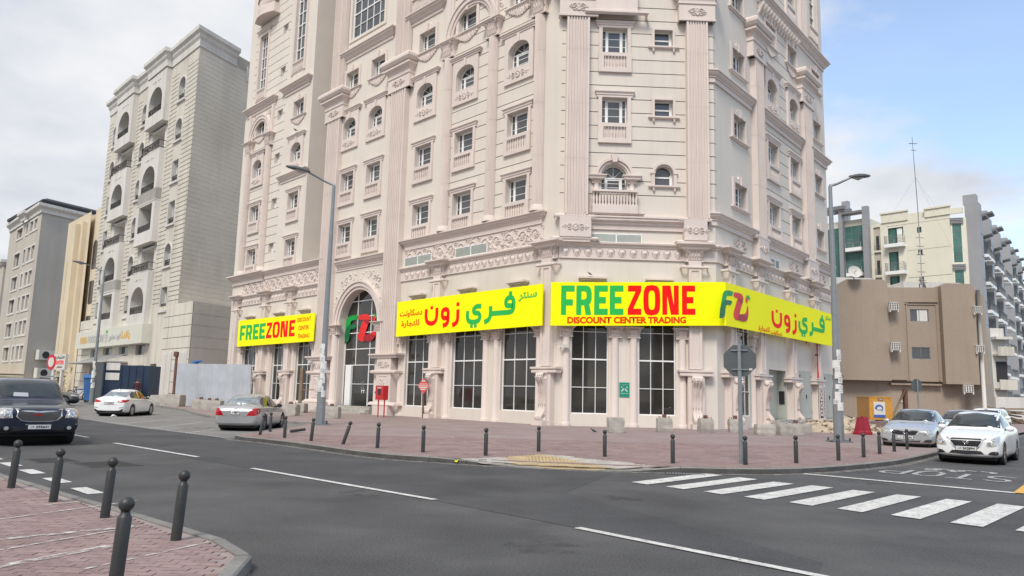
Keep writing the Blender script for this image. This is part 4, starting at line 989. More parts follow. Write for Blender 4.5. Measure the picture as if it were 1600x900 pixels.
# entrance bay
ec, er, es = -19.62, 2.52, 6.45
mb = wall_mb(-23.2, -16.2, 0, 11.2, [(ec - er, ec + er, .62, es + er, er, .62)]); FL.obj('wall', mb, ['wall', 'trim', 'groove'])
mb = MB(); arch_ring(mb, ec, es, er, er + .22, -.10, .02, 24); arch_ring(mb, ec, es, er + .22, er + .5, -.2, .02, 24); arch_ring(mb, ec, es, er + .5, er + .62, -.28, .02, 24); FL.obj('arch_moulding', mb, 'trim')
mb = MB()
mb.box(-23.1, -16.3, -.06, .01, 10.55, 10.75)
for s_ in (-1, 1):
    for k in range(16):
        a = R(18 + k * 4.6); r = er + .86 + .35 * (k % 3) * (1 if 20 < k * 4.6 < 60 else .4); x, z = ec + s_ * r * cos(a), es + r * sin(a)
        if abs(x - ec) < 3.3 and z < 10.4: leaf(mb, x, z, .3, a + k, -.01, .35, .07)
    for k in range(5):
        x = ec + s_ * (3.05 - .28 * k * (k > 2)); z = 7.2 + .62 * k
        spiral(mb, x, z, .24, k * 1.3, 1.3, s_ * (-1) ** k, -.02, .045, 14)
    for k in range(3): spiral(mb, ec + s_ * (2.4 - k * .55), 9.55 + .22 * k, .22, k, 1.2, -s_, -.02, .042, 14)
FL.obj('relief_ornament', mb, 'trim')
corn(FL, -23.2 + .40, -16.2 - .0, 10.45 + .25, [(0, 0), (.1, 0), (.1, .1), (.18, .16), (.18, .22), (.3, .3), (.36, .4), (.36, .46), (.44, .5), (.44, .58), (0, .6)], ret=False)
for x in (ec - er - .42, ec + er + .42):
    mb = MB(); mb.lathe(x, -.02, [(.40, .62), (.40, .78), (.34, .9), (.31, 1.0), (.30, 5.75)], 16, -pi, 0); p = FL.obj('half_column', mb, 'trim'); link('capital', cached('entc', lambda: leaf_cap_mesh(.78, .72, .42)), p, (x, 0, 5.75))
mb = MB()
for k, (o, z) in enumerate(((1.55, .24), (1.2, .43), (.85, .62))): mb.box(-23.0, -16.35, -o, .6 if k == 2 else -o + .4, 0, z)
p = FL.obj('entrance_steps', mb, 'concrete')
# entrance glazing
gy = .58; xa, xb = ec - er, ec + er; zz = [3.53, 4.70, 5.88, 7.06, 8.22]; xm = [xa + 1.55, xa + 3.35]
mb = MB()
def half_w(z): return er if z <= es else math.sqrt(max(0, er * er - (z - es) ** 2))
for z in zz:
    hw = half_w(z) - .005; mb.box(ec - hw, ec + hw, gy - .05, gy + .03, z - .03, z + .03)
for x in xm: mb.box(x - .028, x + .028, gy - .045, gy + .03, 3.56 if True else 0, es + math.sqrt(er * er - (x - ec) ** 2) - .01)
mb.box(xa, xa + .07, gy - .05, gy + .03, .62, es); mb.box(xb - .07, xb, gy - .05, gy + .03, .62, es)
mb.box(xa + .45, xa + 1.2, gy - .16, gy + .03, .62, 3.5); mb.box(xm[1] - .04, xm[1] + .04, gy - .06, gy + .03, .62, 3.5); mb.box(xm[1] + .04, xb - .07, gy - .05, gy + .03, 2.15, 2.2)
mb.box(xa + 1.2, xm[1] - .04, gy - .05, gy + .03, 2.15, 2.19)
ent = FL.obj('entrance_glazing', mb, 'white')
rows_ = [.62] + zz
for i, (a, b) in enumerate(((xa + .07, xm[0]), (xm[0], xm[1]), (xm[1], xb - .07))):
    for k in range(len(rows_)):
        z0_ = rows_[k]; z1_ = rows_[k + 1] if k + 1 < len(rows_) else es + er
        if z1_ <= es + .01: poly = [(a, z0_), (b, z0_), (b, z1_), (a, z1_)]
        else:
            poly = [(a, z0_), (b, z0_)]; n = 8
            for q in range(n + 1):
                x = b + (a - b) * q / n; zt = es + math.sqrt(max(0, er * er - (x - ec) ** 2)); poly.append((x, max(z0_ + .001, min(z1_, zt))))
        mb = MB(); mb.add([(x, gy, z) for x, z in poly], [list(range(len(poly)))]); mb.obj('pane', 'shopglass', ent)
mb = MB()
for s_ in (-1, 1): mb.tube([((xm[0] + xm[1]) / 2 + s_ * .12 + .35, gy - .09, 1.5), ((xm[0] + xm[1]) / 2 + s_ * .12 + .35, gy - .09, 2.4)], .02, 6)
mb.obj('door_handle', 'chrome', ent)
# upper entrance bay
hc = col_windows(FL, -22.18) + col_windows(FL, -18.60)
mb = wall_mb(-23.2, -16.2, 11.2, ZT, hc + [(-22.75, -18.15, 29.15, 36.5, 0, .2)]); FL.obj('wall', mb, ['wall', 'reveal', 'groove'])
corn(FL, -23.2, -16.9, 27.35, LEDGE, 'ledge')
mb = MB()
for x in (-22.75, -18.25): mb.box(x, x + .1, .12, .2, 29.15, 36.5)
for k in range(1, 5): mb.box(-22.65 + k * .9 - .025, -22.65 + k * .9 + .025, .13, .2, 29.25, 36.4)
for k in range(0, 8): mb.box(-22.65, -18.25, .12, .19, 29.15 + k * 1.03, 29.15 + k * 1.03 + (.1 if k in (0, 2, 7) else .05))
bw = FL.obj('window', mb, 'white')
for i in range(5):
    for k in range(7):
        mb = MB(); mb.box(-22.65 + i * .88, -22.65 + i * .88 + .87, .19, .2, 29.2 + k * 1.03, 29.2 + k * 1.03 + 1.0, skip='lrtb'); mb.obj('pane', 'glass', bw)
mb = MB()
mb.box(-23.0, -22.75, -.08, .01, 28.9, 36.8); mb.box(-18.15, -17.9, -.08, .01, 28.9, 36.8); mb.box(-22.75, -18.15, -.08, .01, 28.9, 29.13); FL.obj('window_surround', mb, 'wall')
# notch between the entrance bay and the left wing
mb = MB()
nx0, nx1 = -28.62, -25.02
mb.add([(nx0, 0, 11.6), (nx0, 4, 11.6), (nx0, 4, ZT), (nx0, 0, ZT)], [[0, 3, 2, 1]]); mb.add([(nx1, 0, 11.6), (nx1, 4, 11.6), (nx1, 4, ZT), (nx1, 0, ZT)], [[0, 1, 2, 3]])
mb.add([(nx0, 4, 11.6), (nx1, 4, 11.6), (nx1, 4, ZT), (nx0, 4, ZT)], [[0, 1, 2, 3]]); mb.add([(nx0, 0, 11.6), (nx1, 0, 11.6), (nx1, 4, 11.6), (nx0, 4, 11.6)], [[0, 1, 2, 3]])
FL.obj('recess_wall', mb, 'reveal')
# left wing podium
Ww = [(-38.45, -35.75), (-32.75, -30.55), (-28.60, -26.10)]
mb = wall_mb(-41.6, -25.02, 0, 11.6, [(a, b, .75, 7.25, 0, .25) for a, b in Ww]); FL.obj('wall', mb, ['wall', 'reveal', 'groove'])
for a, b in Ww: shop_window(FL, a, b, .75); hood(FL, (a + b) / 2)
for x in (-38.85, -35.40, -33.12, -30.22, -28.92, -25.75): half_col(FL, x, .12, 4.8, .2)
for x in (-39.9, -34.25, -29.65): giant_pilaster(FL, x, .95)
mb = MB(); mb.moulding(-41.2, -25.02, BANDG, 0, False); FL.obj('moulded_band', mb, 'trim')
hearts(FL, -39.3, -34.9, 9.37, .6); hearts(FL, -33.6, -30.3, 9.37, .6); hearts(FL, -29.0, -25.1, 9.37, .6)
frieze(FL, -39.3, -25.1, 10.6, 1.12, 1.1)
corn(FL, -35.0, -25.02, 11.15, ret=True); corn(FL, -41.3, -35.4, 11.05, [(o * 1.5, q * 1.25) for o, q in CORN])
# left wing upper
hb = col_windows(FL, -30.75); ha = col_windows(FL, -38.08)
sm = []
for z in (13.4, 17.42, 21.52, 25.58, 29.65, 33.75, 37.8):
    fm = cached('smallw', lambda: win_frame(.95, .9, 0, .14, 2)); ps = cached('smallp', lambda: panes(.95, .9, 0, .14))
    p = FL.put('window', fm, -34.35, 0, z); [link('pane', q, p) for q in ps]; sm.append((-34.35 - .475, -34.35 + .475, z, z + .9))
tall = [(-39.35, -37.72, 29.6, 35.0, 0, .3), (-32.35, -30.45, 30.2, 39.5, 0, .3)]
mb = wall_mb(-41.6, -28.62, 11.6, ZT, hb + ha + sm + tall, [(-40.3, -33.4, gz)]); FL.obj('wall', mb, ['wall', 'reveal', 'groove'])
for a, b, c_, d_, *_ in tall:
    mb = MB(); n = int((d_ - c_) / 1.05)
    for x in (a, b - .08, (a + b) / 2 - .04 - .25): mb.box(x, x + .08, .2, .3, c_, d_)
    for k in range(n + 1): mb.box(a, b, .19, .3, c_ + k * (d_ - c_ - .08) / n, c_ + k * (d_ - c_ - .08) / n + .08)
    p = FL.obj('window', mb, 'white')
    for k in range(n): mb = MB(); mb.box(a + .05, b - .05, .27, .28, c_ + .05 + k * (d_ - c_ - .08) / n, c_ + (k + 1) * (d_ - c_ - .08) / n, skip='lrtb'); mb.obj('pane', 'glass', p)
    mb = MB(); mb.box(a - .3, a, -.1, .01, c_ - 1.1, d_ + .3); mb.box(b, b + .3, -.1, .01, c_ - 1.1, d_ + .3); mb.box(a, b, -.1, .01, d_, d_ + .3); mb.moulding(a - .3, b + .3, [(.1, d_ + .3), (.2, d_ + .36), (.2, d_ + .46), (.3, d_ + .55), (0, d_ + .6)])
    s_ = FL.obj('window_surround', mb, 'trim')
    mb = MB(); mb.box(a, b, -.05, .01, c_ - 1.05, c_ - .95); mb.box(a, b, -.14, .01, c_ - .12, c_)
    for k in range(9): baluster(mb, a + (k + .5) * (b - a) / 9, -.08, c_ - .95, .83, .06)
    mb.obj('balustrade', 'trim', s_)
for x in (-39.85, -35.86):
    round_col(FL, x, 11.95, 23.4, .38); put_cap(FL, x, 23.4, .95, 1.15, .48)
c_ = -37.85
mb = MB(); arch_ring(mb, c_, 24.6, 1.62, 1.84, -.14, .01, 18); arch_ring(mb, c_, 24.6, 1.84, 2.12, -.24, .01, 18); arch_ring(mb, c_, 24.6, 2.12, 2.25, -.3, .01, 18)
mb.box(-40.3, -40.0, -.2, .01, 24.6, 27.3); mb.box(-35.72, -35.42, -.2, .01, 24.6, 27.3); FL.obj('arch_moulding', mb, 'trim')
mb = MB()
for s_ in (-1, 1):
    for k in range(4): spiral(mb, c_ + s_ * (2.05 - .2 * k), 25.75 + .38 * k, .2, k, 1.2, s_, -.02, .04)
    for k in range(8): leaf(mb, c_ + s_ * (2.2 - .12 * k), 25.4 + .22 * k, .26, k * 1.1, -.01)
FL.obj('relief_ornament', mb, 'trim')
corn(FL, -40.9, -35.4, 27.25, LEDGE, 'ledge'); corn(FL, -33.4, -29.2, 27.35, LEDGE, 'ledge'); corn(FL, -33.2, -28.9, 19.35, [(o * .8, q * .85) for o, q in LEDGE], 'ledge')
# bowed balcony near the top of the wing
mb = MB(); bc, br = -37.6, 1.75
P0 = [(bc - br + 2 * br * k / 10, -.55 - .45 * sin(pi * k / 10)) for k in range(11)]
for za, zb, e in ((36.2, 36.35, .15), (36.35, 37.2, .0), (38.15, 38.3, .06)):
    poly = [(bc - br - e, .01)] + [(x + (e if x > bc else -e) * abs(x - bc) / br, y - e) for x, y in P0] + [(bc + br + e, .01)]; mb.prismz(poly, za, zb)
FL.obj('balcony', mb, 'trim')
mb = MB()
for k in range(24):
    t = k / 23; x = bc - br + .1 + (2 * br - .2) * t; baluster(mb, x, -.5 - .42 * sin(pi * t), 37.2, .95, .06)
FL.obj('balustrade', mb, 'trim')
put_window(FL, -37.8, 38.2, OW, OH)
# ================= short wall facing the crossing
Mw = [(.74, 2.72), (4.36, 6.34)]
mb = wall_mb(0, 8.573, 0, 11.6, [(a, b, .76, 7.25, 0, .22) for a, b in Mw]); FM.obj('wall', mb, ['wall', 'reveal', 'groove'])
for a, b in Mw: shop_window(FM, a, b, .76, yd=.18); hood(FM, (a + b) / 2 + .1)
for x in (.46, 3.06, 4.06, 6.68): half_col(FM, x, .12, 4.78)
giant_pilaster(FM, 7.34, .88)
hearts(FM, .0, 6.85)
mb = MB(); mb.moulding(1.72, 6.78, [(o, q) for o, q in [(0, 10.68), (.1, 10.68), (.1, 10.92), (.2, 10.98), (.2, 11.06), (.36, 11.16), (.36, 11.26), (.42, 11.3), (.42, 11.38), (0, 11.4)]], 0, False); FM.obj('cornice', mb, 'trim')
louvre(FM, 1.70, 4.52, 9.88, 10.46)
# band wrapping the crossing wall and the right wall
sL, sE = 0.0, 20.15
pA = FL.w(0.0).to_2d(); pB = FR.w(0).to_2d(); pE = FR.w(sE).to_2d()
world_sweep('moulded_band', [pA, pB, pE], BANDG, bld)
for x0, x1 in ((-.02, 1.68), (6.74, 8.0)):
    mb = MB(); mb.moulding(x0, x1, [(.30, 9.98), (.42, 10.0), (.46, 10.08), (.36, 10.14), (.34, 10.18)]); mb.box(x0, x1, -.46, .01, 10.16, 11.24); mb.moulding(x0 + .12, x1 - .12, [(.34, 11.2), (.40, 11.24), (.42, 11.34), (.34, 11.42), (0, 11.44)])
    mb.box(x0 + .05, x1 - .05, -.4, .01, 9.9, 10.16)
    pd = FM.obj('pilaster_pedestal', mb, 'trim'); link('relief_ornament', cached('pedm', lambda: cartouche(1.5, .5)), pd, ((x0 + x1) / 2, -.46, 10.7))
PM = (.24, 1.50); PM2 = (6.98, 8.17)
for a, b in (PM, PM2): fluted(FM, a, b, 11.4, 22.75, .42, 7); pil_cap(FM, a, b, 22.75)
for a, b in (PM, PM2): fluted(FM, a + .05, b - .05, 25.1, ZT, .3, 4)
# windows, left column of the crossing wall
holesM = []
xw = 2.98; w_ = 1.42; h = 1.46
for z in (16.74, 20.86, 29.3, 33.4):
    put_window(FM, xw, z, w_, h, 0, .22); holesM.append((xw - w_ / 2, xw + w_ / 2, z, z + h))
    a, b = cached('balm', lambda: surround_bal(7, 1.42, 1.46)); p = FM.put('window_surround', a, xw, 0, z); link('balustrade', b, p)
# arched window with its balcony
z = 12.85; put_window(FM, xw, z, 1.42, 1.5, .70, .22); holesM.append((xw - .71, xw + .71, z, z + 1.5, .70))
mb = MB(); arch_ring(mb, 0, .80, .78, .92, -.10, .01, 18); arch_ring(mb, 0, .80, .92, 1.08, -.2, .01, 18)
mb.prism([(-.12, 1.58), (.12, 1.58), (.20, 2.02), (-.20, 2.02)], -.3, .01)
for s_ in (-1, 1):
    mb.lathe(s_ * .98, 0, [(.19, -.08), (.19, .04), (.15, .08), (.145, .40), (.2, .46)], 10, -pi, 0)
    mb.moulding(s_ * .98 - .25, s_ * .98 + .25, [(.16, .62), (.22, .68), (.22, .74), (.3, .82), (.3, .88), (0, .9)])
p = FM.obj('window_surround', mb, 'trim', xw, 0, z)
for s_ in (-1, 1): link('capital', cached('smc', lambda: leaf_cap_mesh(.36, .24, .22)), p, (s_ * .98, 0, .40))
mb = MB(); bw2 = 1.24
mb.box(-bw2, bw2, -.42, .01, -1.32, -.88); mb.box(-bw2, bw2, -.46, -.22, -.14, -.02); mb.box(-bw2, bw2, -.40, .01, -.90, -.86)
mb.moulding(-bw2 + .02, bw2 - .02, [(.2, -1.42), (.36, -1.38), (.42, -1.32)])
for k in range(15): baluster(mb, -bw2 + .08 + k * (2 * bw2 - .16) / 14, -.34, -.86, .72, .07, 8)
for s_ in (-1, 1):
    for k in range(2): baluster(mb, s_ * (bw2 - .08), -.2 + k * .13, -.86, .72, .07, 8)
FM.obj('balcony', mb, 'trim', xw, 0, z)
# balcony underside at the very top
mb = MB(); mb.moulding(1.82, 4.18, [(.5, 22.9), (.62, 23.0), (.62, 23.12), (.5, 23.2)]); mb.box(1.82, 4.18, -.5, .01, 23.15, 24.6); FM.obj('balcony', mb, 'trim')
holesM.append((2.2, 3.7, 24.7, 26.6)); put_window(FM, 2.95, 24.7, 1.5, 1.9, 0, .22)
# small windows, right column
for z, ar in ((17.20, 0), (21.34, 0), (13.24, .44), (25.4, 0), (29.5, 0), (33.6, 0)):
    hh = .98 if not ar else 1.12; xs_ = 5.74
    holesM.append((xs_ - .52, xs_ + .52, z, z + hh, ar)); 
    key = ('sw', ar)
    def mk():
        mb = MB(); mb.box(-.52, -.46, .28, .36, 0, hh - ar); mb.box(.38, .52, .28, .36, 0, hh - ar); mb.box(-.46, .38, .28, .36, 0, .06); mb.box(-.46, .38, .28, .36, hh * .45, hh * .45 + .08)
        if ar: arch_ring(mb, 0, hh - ar, .44, .52, .28, .36, 10)
        else: mb.box(-.46, .38, .28, .36, hh - .06, hh)
        ps = []
        q = MB(); q.box(-.46, .38, .33, .34, .06, hh * .45, skip='lrtb'); ps.append(q.mesh('pane', 'glass')); q = MB()
        if ar: q.prism([(-.46, hh * .45 + .08), (.46, hh * .45 + .08)] + arc(0, hh - ar, .45, .42, 10, 0, pi), .33, .34)
        else: q.box(-.46, .38, .33, .34, hh * .45 + .08, hh - .06, skip='lrtb')
        ps.append(q.mesh('pane', 'glass'))
        s2 = MB()
        if ar:
            arch_ring(s2, 0, hh - ar, .53, .68, -.1, .01, 14)
            for s_ in (-1, 1): s2.box(min(s_ * .52, s_ * .7), max(s_ * .52, s_ * .7), -.1, .01, 0, hh - ar); s2.box(min(s_ * .5, s_ * .76), max(s_ * .5, s_ * .76), -.14, .01, hh - ar - .02, hh - ar + .08)
        else: s2.prism([(-.66, 0), (-.52, 0), (-.52, hh), (.52, hh), (.52, 0), (.66, 0), (.66, hh + .14), (-.66, hh + .14)][::-1], -.09, .01)
        s2.moulding(-.72, .72, [(0, -.14), (.1, -.13), (.16, -.08), (.16, 0), (0, .01)])
        for s_ in (-.58, .58): s2.lathe(s_, -.08, [(.03, -.34), (.07, -.3), (.05, -.24), (.09, -.14)], 8)
        return mb.mesh('window', 'white'), ps, s2.mesh('window_surround', 'trim')
    fm, ps, s2 = cached(key, mk)
    p = FM.put('window', fm, xs_, 0, z); [link('pane', q, p) for q in ps]; FM.put('window_surround', s2, xs_, 0, z)
mb = wall_mb(0, 8.573, 11.6, ZT, holesM, [(-.001 + .0, .22, gz), (1.52, 6.96, gz), (8.2, 8.56, gz)]); FM.obj('wall', mb, ['wall', 'reveal', 'groove'])

# ================= right wall
doorx = (7.45, 10.32)
mb = wall_mb(0, 20.15, 0, 11.6, [(2.6, 4.62, .77, 6.6, 0, .2), (doorx[0], doorx[1], .56, 3.58, 0, .55)]); FR.obj('wall', mb, ['wall', 'palegreen', 'groove'])
shop_window(FR, 2.6, 4.62, .77, 6.6, (2.15, 3.4, 4.8, 5.6), .16)
half_col(FR, 2.36, .12, 4.78, .18); half_col(FR, 4.86, .12, 4.78, .18)
for x in (1.42, 5.72, 11.02, 15.9): giant_pilaster(FR, x, .98, .38, console=x < 15)
hearts(FR, 2.0, 5.1); hearts(FR, 6.4, 10.4); hearts(FR, 11.6, 15.3); hearts(FR, 16.5, 20.0)
cornW = [(o, q + 11.1) for o, q in [(0, 0), (.1, 0), (.1, .26), (.16, .28), (.16, .34), (.26, .42), (.32, .5), (.32, .56), (.40, .6), (.40, .68), (0, .7)]]
world_sweep('cornice', [FM.w(8.17).to_2d(), pB, FR.w(5.38).to_2d()], cornW, bld)
midW = [(o, q + 8.23) for o, q in cornW]
world_sweep('ledge', [FM.w(8.2).to_2d(), pB, FR.w(5.38).to_2d()], midW, bld)
for a, b in ((6.75, 14.4), (16.25, 20.15)):
    for nm, z in (('cornice', 11.1), ('ledge', 19.33)): corn(FR, a, b, z, [(o, q - 11.1) for o, q in cornW], nm, ret=(a > 16))
mb = MB(); mb.moulding(6.8, 20.15, [(o, 27.2 + q) for o, q in LEDGE]); FR.obj('ledge', mb, 'trim')
mb = MB()
for k in range(15):
    x = 6.95 + k * .48; mb.prismx([(-.12, 26.55), (.01, 26.45), (.01, 27.2), (-.42, 27.2), (-.40, 27.0), (-.22, 26.8)], x, x + .22)
FR.obj('corbel_row', mb, 'trim')
for x0, x1 in ((5.3, 6.85), (14.3, 16.35)):
    mb = MB(); mb.moulding(x0, x1, [(.26, 9.98), (.42, 10.0), (.42, 10.08), (.34, 10.14)]); mb.box(x0, x1, -.42, .01, 10.12, 11.3); mb.moulding(x0 + .1, x1 - .1, [(.32, 11.26), (.4, 11.32), (.42, 11.44), (.34, 11.52), (0, 11.54)])
    pd = FR.obj('pilaster_pedestal', mb, 'trim'); link('relief_ornament', cached('pedm', lambda: None), pd, ((x0 + x1) / 2, -.42, 10.72))
q = cached('pedR', lambda: cartouche(1.9, 1.05))
for x in (3.4, 12.4, 18.2): FR.put('relief_ornament', q, x, -.01, 10.55)
louvre(FR, 8.0, 9.6, 9.95, 10.6)
fluted(FR, 5.42, 6.72, 11.5, 22.75, .39, 6); pil_cap(FR, 5.42, 6.72, 22.75, .39); fluted(FR, 14.45, 16.2, 11.5, 22.75, .36, 7); pil_cap(FR, 14.45, 16.2, 22.75, .36)
for a, b in ((5.5, 6.6), (14.6, 16.0)): fluted(FR, a, b, 28.0, ZT, .3, 4)
hr = col_windows(FR, 3.48, ROWR) + col_windows(FR, 8.92) + col_windows(FR, 13.02) + col_windows(FR, 18.1, ROWR)
hr2 = []
for x in (8.92, 13.02): hr2 += col_windows(FR, x, HI[:3])
tl = (17.1, 19.0, 29.9, 38, 0, .3)
mb = wall_mb(0, 20.15, 11.6, ZT, hr + hr2 + [tl], [(0.0, .22, gz), (6.75, 14.4, gz)]); FR.obj('wall', mb, ['wall', 'reveal', 'groove'])
a, b, c_, d_ = tl[:4]; mb = MB()
for x in (a, b - .08, (a + b) / 2): mb.box(x, x + .08, .2, .3, c_, d_)
for k in range(8): mb.box(a, b, .19, .3, c_ + k * 1.15, c_ + k * 1.15 + .07)
p = FR.obj('window', mb, 'white')
for k in range(7): mb = MB(); mb.box(a + .05, b - .05, .27, .28, c_ + .05 + k * 1.15, c_ + 1.1 + k * 1.15, skip='lrtb'); mb.obj('pane', 'glass', p)
mb = MB(); mb.box(a - .3, a, -.1, .01, c_ - 1.1, d_ + .3); mb.box(b, b + .3, -.1, .01, c_ - 1.1, d_ + .3); mb.box(a, b, -.14, .01, c_ - .12, c_)
for k in range(9): baluster(mb, a + (k + .5) * (b - a) / 9, -.08, c_ - .95, .83, .06)
FR.obj('window_surround', mb, 'trim')
# service door niche, cupboards, lattice
mb = MB(); mb.box(doorx[0], doorx[0] + 1.2, .545, .56, .56, 3.5); mb.box(doorx[1] - .06, doorx[1] - .04, .1, .45, 1.5, 2.3); FR.obj('service_door', mb, 'dark')
mb = MB(); mb.box(doorx[0] + 1.2, doorx[1], .54, .57, .56, 3.58); FR.obj('side_panel', mb, 'palegreen')
for x0, x1 in ((12.78, 15.1), (17.95, 19.9)):
    mb = MB(); mb.box(x0, x1, -.03, .01, .55, 3.72); fr_ = FR.obj('cupboard_frame', mb, 'palegreen'); xm_ = (x0 + x1) / 2
    for a, b in ((x0 + .06, xm_ - .01), (xm_ + .01, x1 - .06)): mb = MB(); mb.box(a, b, -.06, -.03, .6, 3.64); mb.obj('door', 'palegreen', fr_)
    mb = MB(); mb.box(xm_ - .05, xm_ - .02, -.1, -.06, 1.9, 2.15); mb.box(xm_ + .02, xm_ + .05, -.1, -.06, 1.9, 2.15)
    for z in (.9, 2.2, 3.3): mb.box(x0 + .03, x0 + .07, -.075, -.03, z, z + .15); mb.box(x1 - .07, x1 - .03, -.075, -.03, z, z + .15)
    mb.obj('handle', 'blackplastic', fr_)
# pierced lattice at the foot of the far pilaster
mb = MB(); lx0, lx1, y0 = 15.42, 16.4, -.46
mb.box(lx0, lx1, y0 + .04, -.38, .5, 3.25); lat = FR.obj('lattice_backing', mb, 'dark')
mb = MB(); mb.box(lx0, lx0 + .1, y0, y0 + .05, .5, 3.3); mb.box(lx1 - .1, lx1, y0, y0 + .05, .5, 3.3)
for z in (.5, 2.62, 3.2): mb.box(lx0 + .1, lx1 - .1, y0, y0 + .05, z, z + (.22 if z == 2.62 else .1))
zc = .78
cx_ = (lx0 + lx1) / 2
for zc in (.95, 1.45, 1.95, 2.4, 3.02):
    rr = .22 if zc < 3 else .16
    for k in range(8):
        a = k * pi / 4; mb.tube([(cx_ + .09 * cos(a), y0 + .02, zc + .09 * sin(a)), (cx_ + rr * 1.5 * cos(a), y0 + .02, zc + rr * 1.2 * sin(a))], .022, 4, smooth=False)
    mb.tube([(cx_ + rr * cos(k * pi / 4 + .4), y0 + .018, zc + rr * sin(k * pi / 4 + .4)) for k in range(8)], .025, 4, closed=True, smooth=False)
FR.obj('lattice_screen', mb, 'trim')
mb = MB(); mb.box(16.95, 17.85, -.12, .01, .5, 2.9); vb = FR.obj('vent_cupboard', mb, 'white'); mb = MB()
for k in range(22): mb.box(17.08, 17.72, -.13, -.121, .62 + k * .1, .67 + k * .1)
mb.obj('slats', 'dark', vb)
# doorstep and service plinth
mb = MB(); mb.box(6.9, 12.3, -1.0, .55, 0, .40); mb.box(7.1, 12.1, -.7, .55, .40, .56); mb.box(12.3, 20.15, -.9, .01, 0, .5); FR.obj('doorstep', mb, 'concrete')
# returns, roof slab, back
mb = MB()
cor = [FL.w(-41.6), FL.w(0), FR.w(0), FR.w(20.15), FR.w(20.15, 22), FL.w(-41.6, 22)]
c0 = [tuple((q - bld.location).to_2d()) for q in cor]
mb.add([(*c0[3], 0), (*c0[4], 0), (*c0[4], ZT), (*c0[3], ZT)], [[0, 1, 2, 3]]); mb.add([(*c0[5], 0), (*c0[0], 0), (*c0[0], ZT), (*c0[5], ZT)], [[0, 1, 2, 3]]); mb.add([(*c0[4], 0), (*c0[5], 0), (*c0[5], ZT), (*c0[4], ZT)], [[0, 1, 2, 3]])
mb.add([(*q, ZT) for q in c0], [list(range(6))]); mb.obj('wall', 'wall', bld)

# ------------------------------------------------------------------ shop banners
LET = {
 'F': [[(0, 0), (0, 1), (.38, 1), (.38, 0)], [(.38, .79), (.38, 1), (1, 1), (1, .79)], [(.38, .32), (.38, .53), (.88, .53), (.88, .32)]],
 'E': [[(0, 0), (0, 1), (.38, 1), (.38, 0)], [(.38, .79), (.38, 1), (1, 1), (1, .79)], [(.38, .39), (.38, .61), (.86, .61), (.86, .39)], [(.38, 0), (.38, .21), (1, .21), (1, 0)]],
 'R': [[(0, 0), (0, 1), (.33, 1), (.33, 0)], [(.33, .8), (.33, 1), (.62, 1), (.82, .97), (.95, .88), (1, .74), (.66, .7), (.62, .78), (.52, .8)], [(.66, .7), (1, .74), (1, .55), (.94, .42), (.84, .36), (.33, .32), (.33, .52), (.56, .53), (.66, .58)], [(.36, .33), (.84, .37), (.98, 0), (.62, 0), (.5, .33)]],
 'Z': [[(.02, .79), (.02, 1), (1, 1), (1, .82), (.98, .79)], [(0, .2), (.57, .79), (.98, .79), (.41, .21)], [(0, 0), (0, .21), (1, .21), (1, 0)]],
 'N': [[(0, 0), (0, 1), (.3, 1), (.3, 0)], [(.7, 0), (.7, 1), (1, 1), (1, 0)], [(.3, 1), (.5, 1), (.72, .25), (.72, 0), (.52, 0), (.28, .7)]],
}
def o_poly():
    out = []; n = 16
    def se(a, rx, rz, e=.62):
        c_, s_ = cos(a), sin(a); return (.5 + rx * math.copysign(abs(c_) ** e, c_), .5 + rz * math.copysign(abs(s_) ** e, s_))
    for k in range(n):
        a, b = 2 * pi * k / n, 2 * pi * (k + 1) / n; out.append([se(a, .5, .52), se(b, .5, .52), se(b, .19, .33), se(a, .19, .33)])
    return out
LET['O'] = o_poly()
def latin(fr, y, par, word, xs, zb, zt, mt):
    """word set in given x spans, zb/zt functions of x, sighted on the wall plane"""
    mb = MB()
    for ch, (a, b) in zip(word, xs):
        def f(u, v, a=a, b=b): x = a + (b - a) * u; return fr.adj(x, zb(x) + (zt(x) - zb(x)) * v, y)
        polys_mb(LET[ch], mb, f)
    o = fr.obj('lettering', mb, mt, 0, y - .045, 0); rebase(o, par); return o
def rebase(o, par):
    o.parent = par; 
    if par is not None: o.location = o.location + bld.location - par.location
def fr_text(fr, y, par, body, mt, x0, x1, z0, z1, bold=0.0, tilt=0.0):
    me = text_mesh(body, x1 - x0, z1 - z0, bold); me.materials.append(M[mt])
    for v in me.vertices:
        a, c_ = fr.adj(x0 + v.co.x, z0 + v.co.z + v.co.x * tilt, y); v.co = (a, v.co.y, c_)
    o = fr.put('lettering', me, 0, y - .045, 0); rebase(o, par); return o
def banner(fr, y, label, xa, xb, za, zb, par=None):
    """sighted trapezoid: za = (bottom, top) at xa, zb at xb"""
    P = [fr.adj(xa, za[0], y), fr.adj(xb, zb[0], y), fr.adj(xb, zb[1], y), fr.adj(xa, za[1], y)]
    if par is None:
        par = thing('shop_banner', label, 'banner', tuple(fr.w(P[0][0], y, P[0][1])), 0)
    mb = MB(); mb.prism(P, y - .04, y + .04); o = fr.obj('banner_panel', mb, 'yellow'); rebase(o, par)
    return par
AR_ZUN = [[(3.26, 7.0), (3.26, 6.45), (3.45, 6.14), (3.88, 6.04), (4.22, 6.16), (4.36, 6.45), (4.36, 7.02)],
          [(5.5, 6.32), (5.1, 6.32), (4.93, 6.5), (4.97, 6.78), (5.22, 6.86), (5.47, 6.76), (5.52, 6.3), (5.42, 5.96), (5.02, 5.84)],
          [(6.45, 6.78), (6.45, 6.2), (6.3, 5.94), (5.94, 5.83)]]
AR_ZUND = [[(3.69, 6.95), (3.69, 7.16), (3.95, 7.16), (3.95, 6.95)], [(6.30, 6.98), (6.30, 7.22), (6.58, 7.22), (6.58, 6.98)]]
